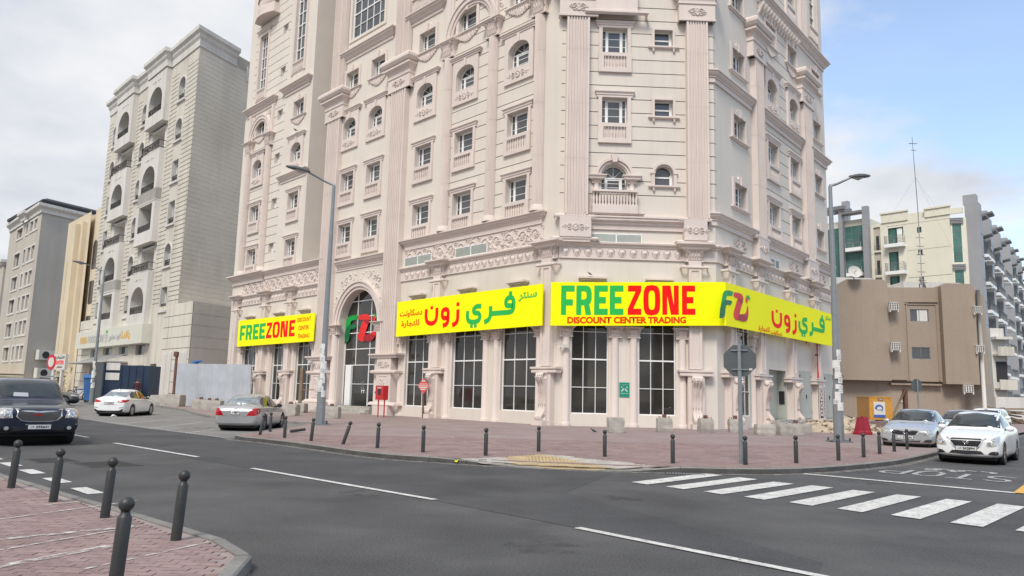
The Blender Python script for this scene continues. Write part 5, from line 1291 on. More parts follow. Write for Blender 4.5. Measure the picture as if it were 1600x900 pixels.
AR_FARI = [[(8.62, 6.83), (8.2, 6.84), (7.95, 6.68), (8.02, 6.48), (8.38, 6.42), (8.52, 6.2), (8.36, 5.98), (7.9, 5.92), (7.5, 6.02), (7.38, 6.28), (7.40, 6.62)],
           [(9.45, 6.78), (9.45, 6.25), (9.28, 5.98), (8.92, 5.86)], [(9.45, 6.33), (10.3, 6.33), (11.1, 6.33), (11.36, 6.48), (11.4, 6.85), (11.32, 7.08), (11.08, 7.18), (10.83, 7.08), (10.76, 6.9), (10.86, 6.72), (11.34, 6.68)]]
AR_FARID = [[(7.66, 5.58), (7.66, 5.78), (7.9, 5.78), (7.9, 5.58)], [(8.02, 5.58), (8.02, 5.78), (8.26, 5.78), (8.26, 5.58)], [(11.0, 7.3), (11.0, 7.52), (11.26, 7.52), (11.26, 7.3)]]
def arabic(fr, y, par, st, dots, mt, mp, wd=.29):
    f = lambda x, z: fr.adj(*mp(x, z), y)
    mb = strokes_mb(st, wd, None, f); polys_mb(dots, mb, f); o = fr.obj('lettering', mb, mt, 0, y - .045, 0); rebase(o, par)
CENTRE = '\ufeae\ufe98\ufee8\ufeb3'; DESK = '\ufe96\ufee7\ufeed\ufe8e\ufedc\ufeb3\ufea9'; TRADE = '\ufe93\ufead\ufe8e\ufea0\ufe98\ufee0\ufedf'
YS = -.62
b_ = banner(FL, YS, 'long yellow shop banner with only Arabic lettering beside the arched entrance', -14.80, -1.14, (5.34, 7.69), (5.44, 7.73))
ml = lambda x, z: (x - 14.8, z)
arabic(FL, YS, b_, AR_ZUN, AR_ZUND, 'sred', ml); arabic(FL, YS, b_, AR_FARI, AR_FARID, 'sgreen', ml)
fr_text(FL, YS, b_, CENTRE, 'sgreen', -3.02, -1.56, 6.86, 7.36, .03, .02); fr_text(FL, YS, b_, DESK, 'sorange', -14.45, -11.96, 6.55, 7.10, .03); fr_text(FL, YS, b_, TRADE, 'sorange', -14.22, -12.24, 5.88, 6.40, .03)
b_ = banner(FL, YS, 'yellow shop banner reading FREEZONE on the far wing left of the arched entrance', -39.66, -25.92, (5.38, 7.76), (5.43, 7.64))
zb = lambda x: 5.93; zt = lambda x: 7.27
def spans(x0, x1, ws): # letter spans from measured fractions
    return [(x0 + (x1 - x0) * a, x0 + (x1 - x0) * b) for a, b in ws]
WF = [(0, .215), (.244, .49), (.531, .749), (.78, 1.0)]; WZ = [(0, .20), (.23, .482), (.511, .756), (.803, 1.0)]
latin(FL, YS, b_, 'FREE', spans(-39.2, -34.2, WF), zb, zt, 'sgreen'); latin(FL, YS, b_, 'ZONE', spans(-34.0, -28.94, WZ), zb, zt, 'sred')
fr_text(FL, YS, b_, 'DISCOUNT', 'sorange', -28.63, -26.44, 7.05, 7.39, .025); fr_text(FL, YS, b_, 'CENTER', 'sorange', -28.38, -26.66, 6.38, 6.72, .025); fr_text(FL, YS, b_, 'TRADING', 'sorange', -28.4, -26.52, 5.72, 6.06, .025)
# banner folded round the corner
cM = (8.573 + .62 * math.tan(R(24.3))); cR = -.62 * math.tan(R(24.3))
kx = (FM.D - .62) / FM.D; xm_app = FM.xc + (cM - FM.xc) / kx; kr = (FR.D - .62) / FR.D; xr_app = FR.xc + (cR - FR.xc) / kr
b_ = banner(FM, YS, 'yellow banner folded round the corner, reading FREEZONE DISCOUNT CENTER TRADING', -.40, xm_app, (5.36, 7.70), (5.62, 7.99))
banner(FR, YS, '', xr_app, 20.22, (5.71, 8.12), (5.80, 8.20), b_)
tz = lambda x: (x + .4) / 8.9
mm = lambda t: -.40 + (t - 70) * .00543
zb = lambda x: 5.36 + .26 * tz(x) + .57; zt = lambda x: 5.36 + .26 * tz(x) + 2.16
latin(FM, YS, b_, 'FREE', [(mm(a), mm(b)) for a, b in ((172, 305), (323, 475), (500, 635), (655, 790))], zb, zt, 'sgreen')
latin(FM, YS, b_, 'ZONE', [(mm(a), mm(b)) for a, b in ((833, 968), (988, 1158), (1178, 1343), (1375, 1508))], zb, zt, 'sred')
fr_text(FM, YS, b_, 'DISCOUNT CENTER TRADING', 'sorange', mm(235), mm(1415), 5.49, 5.86, .05, .029)
mr = lambda x, z: (7.96 + (x - 3.1) * (12.5 - 7.96) / 3.5, 6.06 + (z - 5.74) * .93) if x < 7 else (12.82 + (x - 7.23) * (18.47 - 12.82) / 4.3, 6.02 + (z - 5.58) * .97)
arabic(FR, YS, b_, AR_ZUN, AR_ZUND, 'sred', mr); arabic(FR, YS, b_, AR_FARI, AR_FARID, 'sgreen', mr)
fr_text(FR, YS, b_, CENTRE, 'sgreen', 18.6, 19.9, 7.55, 7.95, .03); fr_text(FR, YS, b_, DESK, 'sorange', 7.75, 9.72, 5.70, 6.06, .03); fr_text(FR, YS, b_, TRADE, 'sorange', 5.8, 7.6, 5.74, 6.16, .03)
# the F and ribbon Z emblem
def logo(fr, y, par, mp, yo):
    f = lambda u, v: fr.adj(*mp(u, v), y)
    def part(polys, mt, k):
        for i, p in enumerate(polys):
            q = smooth_pts(p + [p[0]], 3)[:-1]; mb = MB(); mb.add([(f(a.x, a.y)[0], -.002 * (i + k), f(a.x, a.y)[1]) for a in q], [list(range(len(q)))])
            rebase(fr.obj('emblem', mb, mt, 0, yo, 0), par)
    part([[(.0, .0), (.0, .28), (.03, .6), (.05, .82), (.10, .95), (.2, 1.0), (.40, 1.0), (.40, .90), (.36, .83), (.22, .81), (.185, .72), (.185, .5), (.17, .15), (.13, .04), (.06, .0)]], 'lgreen', 0)
    part([[(.04, .5), (.1, .62), (.2, .66), (.37, .66), (.37, .57), (.32, .5), (.19, .47), (.17, .15), (.13, .04), (.06, .0), (0, 0), (0, .25)]], 'lgreen2', 2)
    part([[(.44, .99), (.64, 1.0), (.74, .96), (.79, .86), (.77, .76), (.66, .79), (.44, .83)], [(.77, .76), (.66, .82), (.58, .79), (.47, .38), (.445, .18), (.50, .05), (.62, .02), (.70, .12), (.66, .26), (.68, .4)], [(.66, .24), (.8, .27), (.89, .38), (.94, .62), (.975, .48), (.97, .28), (.93, .12), (.86, .03), (.74, .02)]], 'lred', 4)
    part([[(.56, .77), (.66, .8), (.77, .77), (.72, .6), (.62, .74)], [(.62, .03), (.62, .16), (.68, .25), (.84, .27), (.94, .2), (.9, .06), (.8, .01)]], 'lred2', 8)
    part([[(.86, .80), (.885, .88), (.93, .88), (.95, .80), (.93, .72), (.89, .71)]], 'lred', 10)
    st = []
    for k in range(12):
        a = k * pi / 6 + .2; r = .11 if k % 2 == 0 else .055; st.append((.965 + r * cos(a), .90 + r * 1.1 * sin(a)))
    mb = MB(); mb.add([(f(a, b)[0], -.002 * 9, f(a, b)[1]) for a, b in st], [list(range(12))]); o = fr.obj('emblem', mb, 'lgreen', 0, yo, 0)
    rebase(o, par)
logo(FR, YS, b_, lambda u, v: (.25 + u * 4.5 * (.92 + 0 * v) + .35 * v * (1 - u), 6.05 + v * 1.62 + .1 * u), YS - .045)
def door_logo(u, v): return (-21.55 + u * 4.55, 5.13 + v * 2.02 + (.05 - .1 * u))
lg = thing('glass_emblem', 'green F and red ribbon Z emblem stuck on the arched entrance glazing', 'logo', tuple(FL.w(-21.5, .5, 5.1)))
logo(FL, .50, lg, lambda u, v: (-21.45 + u * 4.3, 5.13 + v * 1.98), .49)

# ------------------------------------------------------------------ neighbour on the left: cream apartment block
FN = Frame(PA[0], PA[1], R(-46.491))
nb = thing('apartment_block', 'stained cream apartment block with arched balconies, left of the pink stone building', 'building', tuple(FN.w(-72, 0, 0)))
FN.root = nb
ngz = [10.9 + .52 * k for k in range(56)]
levels = [(34.3, 37.1), (29.5, 32.1), (24.6, 27.2), (19.7, 22.4), (14.9, 17.5), (9.95, 12.6)]
def n_window(fr, x, z0, z1, arch, w_=1.9):
    mb = MB(); h = z1 - z0; y = .5; ar = w_ / 2 if arch else 0
    mb.box(-w_ / 2, -w_ / 2 + .09, y, y + .08, 0, h - ar); mb.box(w_ / 2 - .09, w_ / 2, y, y + .08, 0, h - ar); mb.box(-.05, .05, y, y + .08, .09, h - ar); mb.box(-w_ / 2 + .09, w_ / 2 - .09, y, y + .08, 0, .09); mb.box(-w_ / 2 + .09, w_ / 2 - .09, y - .01, y + .08, h - ar - .12, h - ar)
    if arch: arch_ring(mb, 0, h - ar, ar - .09, ar, y, y + .08, 10)
    p = fr.obj('window', mb, 'white', x, 0, z0)
    mb = MB(); pl = [(-w_ / 2, 0), (w_ / 2, 0)] + (arc(0, h - ar, ar, ar, 10, 0, pi) if arch else [(w_ / 2, h), (-w_ / 2, h)]); mb.prism(pl, y + .05, y + .06); mb.obj('pane', 'glass', p)
    mb = MB()
    for k in range(9): mb.box(-w_ / 2 + .1 + k * (w_ - .2) / 8 - .02, -w_ / 2 + .1 + k * (w_ - .2) / 8 + .02, .06, .10, .05, .78)
    for z in (.06, .75): mb.box(-w_ / 2, w_ / 2, .05, .11, z, z + .05)
    for k in range(4): spiral(mb, -w_ / 2 + .3 + k * (w_ - .6) / 3, .4, .16, 0, 1.2, 1, .07, .03, 8, 4)
    mb.obj('railing', 'iron', p)
    mb = MB(); t = .2
    if arch: arch_ring(mb, 0, h - ar, ar, ar + t, -.07, .01, 12); 
    for s_ in (-1, 1): mb.box(min(s_ * w_ / 2, s_ * (w_ / 2 + t)), max(s_ * w_ / 2, s_ * (w_ / 2 + t)), -.07, .01, 0, h - ar)
    mb.box(-w_ / 2 - t - .05, w_ / 2 + t + .05, -.22, .01, -.22, 0); mb.obj('window_surround', 'nwhite', p)
holes = []
arches = {'A': (1, 1, 0, 0, 1, 0), 'M': (1, 1, 1, 1, 1, 0), 'L': (1, 1, 0, 0, 1, 0)}
for key, xc_, w_ in (('A', -59.55, 2.0), ('M', -72.1, 1.9), ('L', -84.1, 1.9)):
    for (z0, z1), ar in zip(levels, arches[key]):
        n_window(FN, xc_, z0, z1, ar, w_); holes.append((xc_ - w_ / 2, xc_ + w_ / 2, z0, z1, w_ / 2 if ar else 0))
gr = [(-58.3, -55.2, ngz[:-3]), (-63.2, -60.8, ngz[:-3]), (-71.0, -69.9, ngz[:-3]), (-75.0, -73.3, ngz[:-3]), (-82.9, -82.1, ngz[:-3]), (-87.2, -85.4, ngz[:-3])]
hb1, hb2 = (-69.7, -63.4), (-81.8, -75.2)
mb = wall_mb(-87.3, -55.2, 8.0, 41.0, holes + [(hb1[0], hb1[1], 8.6, 39.5), (hb2[0], hb2[1], 8.6, 39.5)], gr, .5, .05, .035); FN.obj('wall', mb, ['nwall', 'nwhite', 'groove'])
def bay(x0, x1, kinds):
    xc_ = (x0 + x1) / 2; hw = 2.25
    for (z0, z1), kd in zip(levels, kinds):
        if kd == 'open':    # recessed loggia with projecting slab railing
            mb = MB(); mb.box(x0, x1, 1.9, 2.0, z0 - .6, z1 + 1.6); FN.obj('loggia_wall', mb, 'nwhite')
            mb = MB(); mb.box(x0, x0 + 1.0, .1, 2, z0 - .6, z1 + 1.2); mb.box(x1 - 1.0, x1, .1, 2, z0 - .6, z1 + 1.2); mb.box(x0, x1, .1, 2, z1 + .2, z1 + .45); mb.box(x0, x1, -.1, 1.9, z0 - .5, z0 - .3); FN.obj('loggia', mb, 'nwhite')
            mb = MB(); y = -.75; a, b = x0 + .2, x1 - .2
            for k in range(22): mb.box(a + k * (b - a) / 21 - .025, a + k * (b - a) / 21 + .025, y, y + .05, z0 + .05, z0 + .9)
            for z in (z0 + .02, z0 + .85): mb.box(a, b, y - .01, y + .06, z, z + .06); mb.box(a - .06, a, y, .2, z, z + .06); mb.box(b, b + .06, y, .2, z, z + .06)
            for k in range(7): spiral(mb, a + .4 + k * (b - a - .8) / 6, z0 + .45, .2, k, 1.2, (-1) ** k, y, .035, 8, 4)
            FN.obj('railing', mb, 'iron')
        else:
            ar = hw if kd == 'arch' else 0
            mb = wall_mb(x0, x1, z0 - 1.35, z1 + 2.2, [(xc_ - hw, xc_ + hw, z0, z1 + .5, ar * .85, 1.3)], y=-.65)
            mb.box(x0 - .02, x1 + .02, -.70, .3, z0 - 1.5, z0 - 1.35); mb.add([(x0, -.65, z0 - 1.35), (x0, .3, z0 - 1.35), (x0, .3, z1 + 2.2), (x0, -.65, z1 + 2.2)], [[0, 3, 2, 1]]); mb.add([(x1, -.65, z0 - 1.35), (x1, .3, z0 - 1.35), (x1, .3, z1 + 2.2), (x1, -.65, z1 + 2.2)], [[0, 1, 2, 3]]); mb.add([(x0, -.65, z1 + 2.2), (x1, -.65, z1 + 2.2), (x1, .3, z1 + 2.2), (x0, .3, z1 + 2.2)], [[0, 1, 2, 3]])
            FN.obj('balcony_front', mb, ['nwhite', 'nwhite', 'groove'])
            mb = MB(); mb.box(xc_ - hw, xc_ + hw, 1.3, 1.4, z0, z1 + .5); mb.box(xc_ - hw, xc_ + hw, -.6, 1.3, z0 - .1, z0); FN.obj('loggia_wall', mb, 'nwall')
            mb = MB(); mb.box(xc_ - 1.2, xc_ + .6, 1.26, 1.3, z0, z1 - .2); FN.obj('window', mb, 'glass')
            mb = MB(); y = -.6
            for k in range(17): mb.box(xc_ - hw + k * hw / 8 - .025, xc_ - hw + k * hw / 8 + .025, y, y + .05, z0, z0 + .8)
            for z in (z0 + .04, z0 + .76): mb.box(xc_ - hw, xc_ + hw, y - .01, y + .06, z, z + .06)
            for k in range(5): spiral(mb, xc_ - hw + .5 + k * (2 * hw - 1) / 4, z0 + .42, .18, k, 1.2, (-1) ** k, y, .035, 8, 4)
            FN.obj('railing', mb, 'iron')
            if kd == 'arch':
                mb = MB()
                for s_ in (-1, 1): spiral(mb, xc_ + s_ * .55, z1 + 1.35, .22, pi if s_ > 0 else 0, 1, s_, -.66, .04, 8, 4); leaf(mb, xc_ + s_ * .7, z1 + 1.3, .9, 0 if s_ > 0 else pi, -.65, .12, .06)
                leaf(mb, xc_, z1 + 1.2, .5, pi / 2, -.65, .3, .06); FN.obj('relief_ornament', mb, 'nwall')
bay(*hb1, ('arch', 'open', 'arch', 'rect', 'open', 'arch')); bay(*hb2, ('arch', 'open', 'arch', 'open', 'arch', 'rect'))
NC = [(0, 39.4), (.12, 39.4), (.12, 40.2), (.3, 40.5), (.35, 40.8), (.6, 41.05), (.6, 41.5), (0, 41.55)]
sd_ = R(22.9 ) ; sdir = Vector((sin(sd_), cos(sd_)))
c0 = FN.w(-55.2).to_2d()
pth = [FN.w(-87.3, 3).to_2d(), FN.w(-87.3, 0).to_2d(), FN.w(hb2[0], 0).to_2d(), FN.w(hb2[0], -.65).to_2d(), FN.w(hb2[1], -.65).to_2d(), FN.w(hb2[1]).to_2d(), FN.w(hb1[0]).to_2d(), FN.w(hb1[0], -.65).to_2d(), FN.w(hb1[1], -.65).to_2d(), FN.w(hb1[1]).to_2d(), c0, c0 + sdir * 5.6]
world_sweep('cornice', pth, NC, nb, 'nwhite')
mb = MB(); L0 = nb.location.to_2d()
def n2(p): return tuple(Vector(p) - L0)
a, b = n2(c0), n2(c0 + sdir * 34)
zs_ = sorted([8.0, 40.9] + [g + e for g in [9 + .53 * k for k in range(58)] for e in (-.018, .018)])
nrm = Vector((sdir.y, -sdir.x)) * -.014
for i in range(len(zs_) - 1):
    g = i % 2 == 1 and zs_[i + 1] - zs_[i] < .1
    o_ = nrm if g else Vector((0, 0))
    mb.add([(a[0] + o_.x, a[1] + o_.y, zs_[i]), (b[0] + o_.x, b[1] + o_.y, zs_[i]), (b[0] + o_.x, b[1] + o_.y, zs_[i + 1]), (a[0] + o_.x, a[1] + o_.y, zs_[i + 1])], [[0, 1, 2, 3]], 1 if g else 0)
mb.obj('side_wall', ['nside', 'nside'], nb)
mb = MB(); q = n2(c0 + sdir * 5.6); mb.add([(*q, 39.4), (*b, 39.4), (*b, 40.9), (*q, 40.9)], [[0, 1, 2, 3]]); a5 = n2(FN.w(-87.3).to_2d()); b5 = n2(FN.w(-87.3, 30).to_2d())
mb.add([(*a, 40.9), (*b, 40.9), (*b5, 40.9), (*a5, 40.9)], [[0, 1, 2, 3]]); mb.add([(*a5, 0), (*b5, 0), (*b5, 40.9), (*a5, 40.9)], [[0, 3, 2, 1]]); mb.obj('parapet', 'nside', nb)
yawS = math.atan2(sdir.y, sdir.x)
FS = Frame(c0.x, c0.y, yawS, nb)
for k in range(6):
    mb = MB(); x = 7.4 + k * 3.6; mb.box(x, x + 2.1, -.08, .0, 38.3, 40.1); mb.box(x + .5, x + 1.6, -.14, -.08, 38.8, 39.6); FS.obj('vent_panel', mb, 'nwhite')
# ground storey annex with the shop
an0 = FN.w(-50.8).to_2d()
nzA = [.95 + 1.17 * k for k in range(8)]
mb = wall_mb(-91.5, -50.8, 0, 10.4, [(-85.3, -82.4, 5.2, 6.35), (-79.8, -76.3, 5.2, 6.35), (-73.4, -70.1, 5.2, 6.35), (-67.3, -64.1, 5.2, 6.35), (-85.0, -69.6, .5, 4.3, 0, 1.2), (-67.3, -64.1, .5, 4.0), (-62.0, -59.9, .4, 4.1, 0, 1.0)], [(-91.4, -86, nzA), (-58.8, -50.9, nzA)], .4, .05, .03); FN.obj('shop_wall', mb, ['nwall', 'nwhite', 'groove'], 0, -.05)
mb = MB()
for a_, b_2 in ((-85.3, -82.4), (-79.8, -76.3), (-73.4, -70.1), (-67.3, -64.1)): mb.box(a_, b_2, .3, .35, 5.2, 6.35)
FN.obj('window', mb, 'glass')
mb = MB(); mb.box(-85, -69.6, 1.1, 1.15, .5, 4.3); FN.obj('window', mb, 'glass')
mb = MB(); mb.box(-67.2, -64.2, .25, .3, .5, 4.0); mb.box(-65.72, -65.68, .24, .25, .5, 4); FN.obj('door', mb, 'corr')
mb = MB()
for x in (-85, -81.6, -78.2, -76.8, -73.2, -69.7): mb.box(x, x + .14, 1.0, 1.1, .5, 4.3)
for z in (.5, 2.9, 4.16): mb.box(-85, -69.6, 1.0, 1.1, z, z + .12)
FN.obj('shop_window', mb, 'white')
mb = MB(); mb.box(-75.0, -71.6, 1.05, 1.09, .5, 2.9); FN.obj('door', mb, 'lgreen2')
mb = MB(); mb.box(-50.8, -50.79, 0, .01, 0, .1); q0 = n2(an0); q1 = n2(an0 + sdir * 30); mb = MB()
zs_ = sorted([0, 10.4] + [g + e for g in nzA[4:] for e in (-.035, .035)])
for i in range(len(zs_) - 1):
    g = i % 2 == 1; o_ = nrm if g else Vector((0, 0)); mb.add([(q0[0] + o_.x, q0[1] + o_.y, zs_[i]), (q1[0] + o_.x, q1[1] + o_.y, zs_[i]), (q1[0] + o_.x, q1[1] + o_.y, zs_[i + 1]), (q0[0] + o_.x, q0[1] + o_.y, zs_[i + 1])], [[0, 1, 2, 3]])
e_ = n2(FN.w(-55.2, 20).to_2d()); mb.add([(*q0, 10.4), (*q1, 10.4), (*e_, 10.4), (*n2(FN.w(-91.5).to_2d()), 10.4)], [[0, 1, 2, 3]]); mb.obj('side_wall', 'nside', nb)
mb = MB(); mb.box(-89.2, -62.6, -1.0, -.03, 6.42, 8.62); sb = FN.obj('sign_box', mb, 'boxwhite')
def nt_(body, mt, x0, x1, z0, z1, bold=.02):
    me = text_mesh(body, x1 - x0, z1 - z0, bold); me.materials.append(M[mt]); o = FN.put('lettering', me, x0, -1.02, z0); o.parent = sb; o.location = (x0, -1.02, z0); o.rotation_euler = (0, 0, 0)
nt_('PANDA', 'shopgold', -87.0, -83.6, 7.0, 7.95); nt_('FOODSTORE', 'shopgrey', -83.3, -76.5, 7.0, 7.95); nt_('9', 'shopgrey', -76.2, -75.0, 6.8, 8.0, .05)
nt_('\ufead\ufeee\ufe98\ufeb3 \ufea9\ufeee\ufed3', 'shopgrey', -74.6, -70.0, 6.95, 8.0, .04); nt_('\ufe8d\ufeaa\ufee7\ufe8e\ufe91', 'shopgold', -69.8, -66.6, 6.95, 8.1, .05)
mb = MB(); leaf(mb, -75.6, 8.05, .6, .6, -1.02, .35, .04); leaf(mb, -75.6, 8.05, .5, 2.2, -1.02, .35, .04); o = FN.obj('emblem', mb, 'sgreen')
# canopy
mb = MB(); mb.box(-88.5, -69.5, -2.6, .0, 4.35, 4.5)
for k in range(12): mb.prismx([(-2.4, 4.5), (-.1, 5.4), (-.1, 5.46), (-2.4, 4.58)], -81 + k * 1.0, -80.9 + k * 1.0)
FN.obj('canopy', mb, 'shopgrey')
# pale sheet panels with fan pattern on the right part
for x0 in (-58.4, -54.2):
    mb = MB(); mb.box(x0, x0 + 2.9, -.12, -.06, .5, 5.3)
    for k in range(7): mb.box(x0 + .1 + k * .42, x0 + .28 + k * .42, -.16, -.12, .7, 5.1)
    FN.obj('wall_panel', mb, 'nwhite')

# ochre building with pierced screens
ob = thing('ochre_building', 'narrow ochre building with a tall arched pierced screen, between the grey and cream blocks', 'building', tuple(FN.w(-96, 0, 0)))
FO = Frame(PA[0], PA[1], R(-46.491), ob)
mb = wall_mb(-104.2, -92, 0, 26.4, [(-102.6, -102.2, 14, 20), (-102.6, -102.2, 4, 11)], (), .3); mb.box(-92, -87.4, 0.6, 4, 0, 26.8); mb.box(-104.2, -92, .7, 20, 0, 26.2); mb.box(-99.3, -96.9, -.7, .0, 0, 25.2); mb.box(-94.2, -93.4, -.6, .05, 4, 25); FO.obj('wall', mb, ['ochre', 'ochre', 'dark'])
mb = MB(); mb.prism([(-101.6, 1.0), (-99.5, 1.0)] + arc(-100.55, 22.6, 1.05, 1.5, 10, 0, pi), -.15, .01); scr = FO.obj('pierced_screen', mb, 'taupe')
mb = MB()
for j in range(64):
    for i in range(5):
        x, z = -101.35 + i * .38 + (.19 if j % 2 else 0), 1.4 + j * .34
        if x < -99.7: mb.add([(x + .1, -.158, z), (x, -.158, z + .12), (x - .1, -.158, z), (x, -.158, z - .12)], [[0, 1, 2, 3]])
o = mb.obj('screen_hole', 'ink', None); o.parent = scr; o.rotation_euler = (0, 0, 0); o['kind'] = 'stuff'
for z0 in (3, 8, 13, 18):
    mb = MB(); mb.prism([(-91.4, z0), (-89.6, z0)] + (arc(-90.5, z0 + 3.2, .9, .9, 8, 0, pi) if z0 == 18 else [(-89.6, z0 + 3.2), (-91.4, z0 + 3.2)]), .5, .58); FO.obj('window', mb, 'glass')
# grey taupe block
gb = thing('office_block', 'plain taupe block of small white framed windows under a dark roof line, far left', 'building', tuple(FN.w(-136, 0, 0)))
FG = Frame(PA[0], PA[1], R(-46.491), gb)
hs2 = []; rowsG = [(28.8, 30.6), (23.3, 25.8), (18.9, 21.3), (14.5, 17.0), (10.1, 12.5), (5.7, 8.1)]
for z0, z1 in rowsG:
    for a_, b_2 in ((-142.0, -137.0), (-134.2, -132.5), (-131.0, -128.6), (-128.0, -125.4)):
        hs2.append((a_, b_2, z0, z1)); mb = MB(); w_ = b_2 - a_
        for x in (0, w_ - .2, w_ / 2 - .1): mb.box(x, x + .2, .28, .4, 0, z1 - z0)
        mb.box(-.35, w_ + .35, -.12, .02, -.35, 0); mb.box(-.35, 0, -.12, .02, 0, z1 - z0); mb.box(w_, w_ + .35, -.12, .02, 0, z1 - z0); mb.box(-.35, w_ + .35, -.12, .02, z1 - z0, z1 - z0 + .3)
        p = FG.obj('window', mb, 'nwhite', a_, 0, z0); mb = MB(); mb.box(0, w_, .38, .4, 0, z1 - z0); mb.obj('pane', 'glass', p)
mb = wall_mb(-149, -123.2, 0, 31.4, hs2); FG.obj('wall', mb, ['taupe', 'taupe', 'dark'])
cg = FN.w(-123.2).to_2d(); sdg = Vector((sin(R(26)), cos(R(26))))
Lg = gb.location.to_2d(); a, b = tuple(cg - Lg), tuple(cg + sdg * 24 - Lg)
mb = MB(); mb.add([(*a, 0), (*b, 0), (*b, 31.4), (*a, 31.4)], [[0, 1, 2, 3]]); c3 = tuple(FN.w(-149, 24).to_2d() - Lg); c4 = tuple(FN.w(-149).to_2d() - Lg)
mb.add([(*a, 31.4), (*b, 31.4), (*c3, 31.4), (*c4, 31.4)], [[0, 1, 2, 3]]); mb.obj('side_wall', 'taupeside', gb)
world_sweep('cornice', [FN.w(-149).to_2d(), FN.w(-135.5).to_2d(), FN.w(-135.5, -.6).to_2d(), FN.w(-132.3, -.6).to_2d(), FN.w(-132.3).to_2d(), cg, cg + sdg * 16], [(0, 31.2), (.25, 31.2), (.25, 31.8), (.8, 32.3), (.8, 32.8), (0, 32.85)], gb, 'nwhite')
world_sweep('roof_edge', [FN.w(-147).to_2d(), cg + Vector((0, 1)), cg + sdg * 27], [(0, 32.8), (1.1, 32.9), (1.1, 33.4), (0, 34.0)], gb, 'ink')
mb = MB(); mb.box(-60, -40, 0, 1, 0, 1)
FGs = Frame(cg.x, cg.y, math.atan2(sdg.y, sdg.x), gb)
mb = MB(); mb.tube([(15.2, -.3, 2), (15.2, -.3, 20)], .22, 6); mb.tube([(16.4, -.3, 2), (16.4, -.3, 20)], .22, 6); FGs.obj('downpipe', mb, 'taupe')
for k in range(2):
    for i in range(4):
        mb = MB(); x, z = 1.5 + i * 4.6, 2.6 + k * 3.1; mb.box(x, x + 2.9, -1.1, -.2, z, z + 1.7); p = FGs.obj('air_conditioner', mb, 'nwhite'); mb = MB(); mb.lathe(0, 0, [(.62, 0), (.62, .06)], 12); o = mb.obj('fan', 'ink', p, (x + 1.2, -1.1, z + .85)); o.rotation_euler = (pi / 2, 0, 0)
FGs.obj('plinth', MB().box(0, 24, -1.6, 0, 0, 2.3), 'ochre')
# low shop with signboard and dark awning in front
mb = MB(); mb.box(-149, -123.5, -4.0, 0, 0, 3.2); mb.box(-150, -118, -6.5, -1.0, 2.6, 2.9); FG.obj('shopfront', mb, ['ochre']); mb = MB(); mb.box(-150, -118, -7, -1, 2.9, 3.05); FG.obj('awning', mb, 'ink')
mb = MB(); mb.box(-152, -127, -4.25, -4.0, 3.4, 5.6); sg_ = FG.obj('signboard', mb, 'nwhite')
for body, mt, x0, x1, z0, z1 in (('\ufee2\ufecc\ufec4\ufee3', 'ink', -146, -141, 4.3, 5.3), ('RESTAURANT', 'sred', -140.5, -133, 4.0, 4.7), ('\ufe93\ufead\ufe8e\ufea0\ufe98', 'ink', -139.5, -134, 4.75, 5.4)):
    me = text_mesh(body, x1 - x0, z1 - z0, .03); me.materials.append(M[mt]); o = link('lettering', me, sg_, (x0, -4.27, z0))
mb = MB()
for x in (-131.5, -129): mb.lathe(x, -4.3, [(.7, 0), (.7, .08)], 12)
# far left low block
lb = thing('low_block', 'plain beige block cut by the left edge of the picture, behind the taupe block', 'building', tuple(FN.w(-160, 0, 0)))
FB = Frame(PA[0], PA[1], R(-46.491), lb)
hh = [(-157.5, -154.5, z, z + 2.6) for z in (19.5, 13, 7)]
mb = wall_mb(-182, -151.5, 0, 25.0, hh); FB.obj('wall', mb, ['taupe', 'nwhite', 'dark']); mb = MB(); mb.box(-151.5, -151.4, 0, 14, 0, 25); mb.box(-182, -151.4, 0, 14, 24.9, 25.0); FB.obj('side_wall', mb, 'taupeside')
for a_, b_2, z0, z1 in hh: mb = MB(); mb.box(a_, b_2, .3, .35, z0, z1); FB.obj('window', mb, 'glass')
world_sweep('cornice', [FN.w(-182).to_2d(), FN.w(-151.5).to_2d(), FN.w(-151.5, 10).to_2d()], [(0, 24.9), (.3, 25), (.7, 25.5), (.7, 26), (0, 26.1)], lb, 'nwhite')
mb = MB()
for k in range(3): mb.tube([(-158 + k * 1.4, 2, 25), (-158 + k * 1.4, 2, 29)], .12, 5)
mb.tube([(-158.4, 2, 29), (-154.6, 2, 29)], .1, 5); mb.tube([(-158.4, 2, 27.4), (-154.6, 2, 27.4)], .1, 5); FB.obj('roof_frame', mb, 'galv')
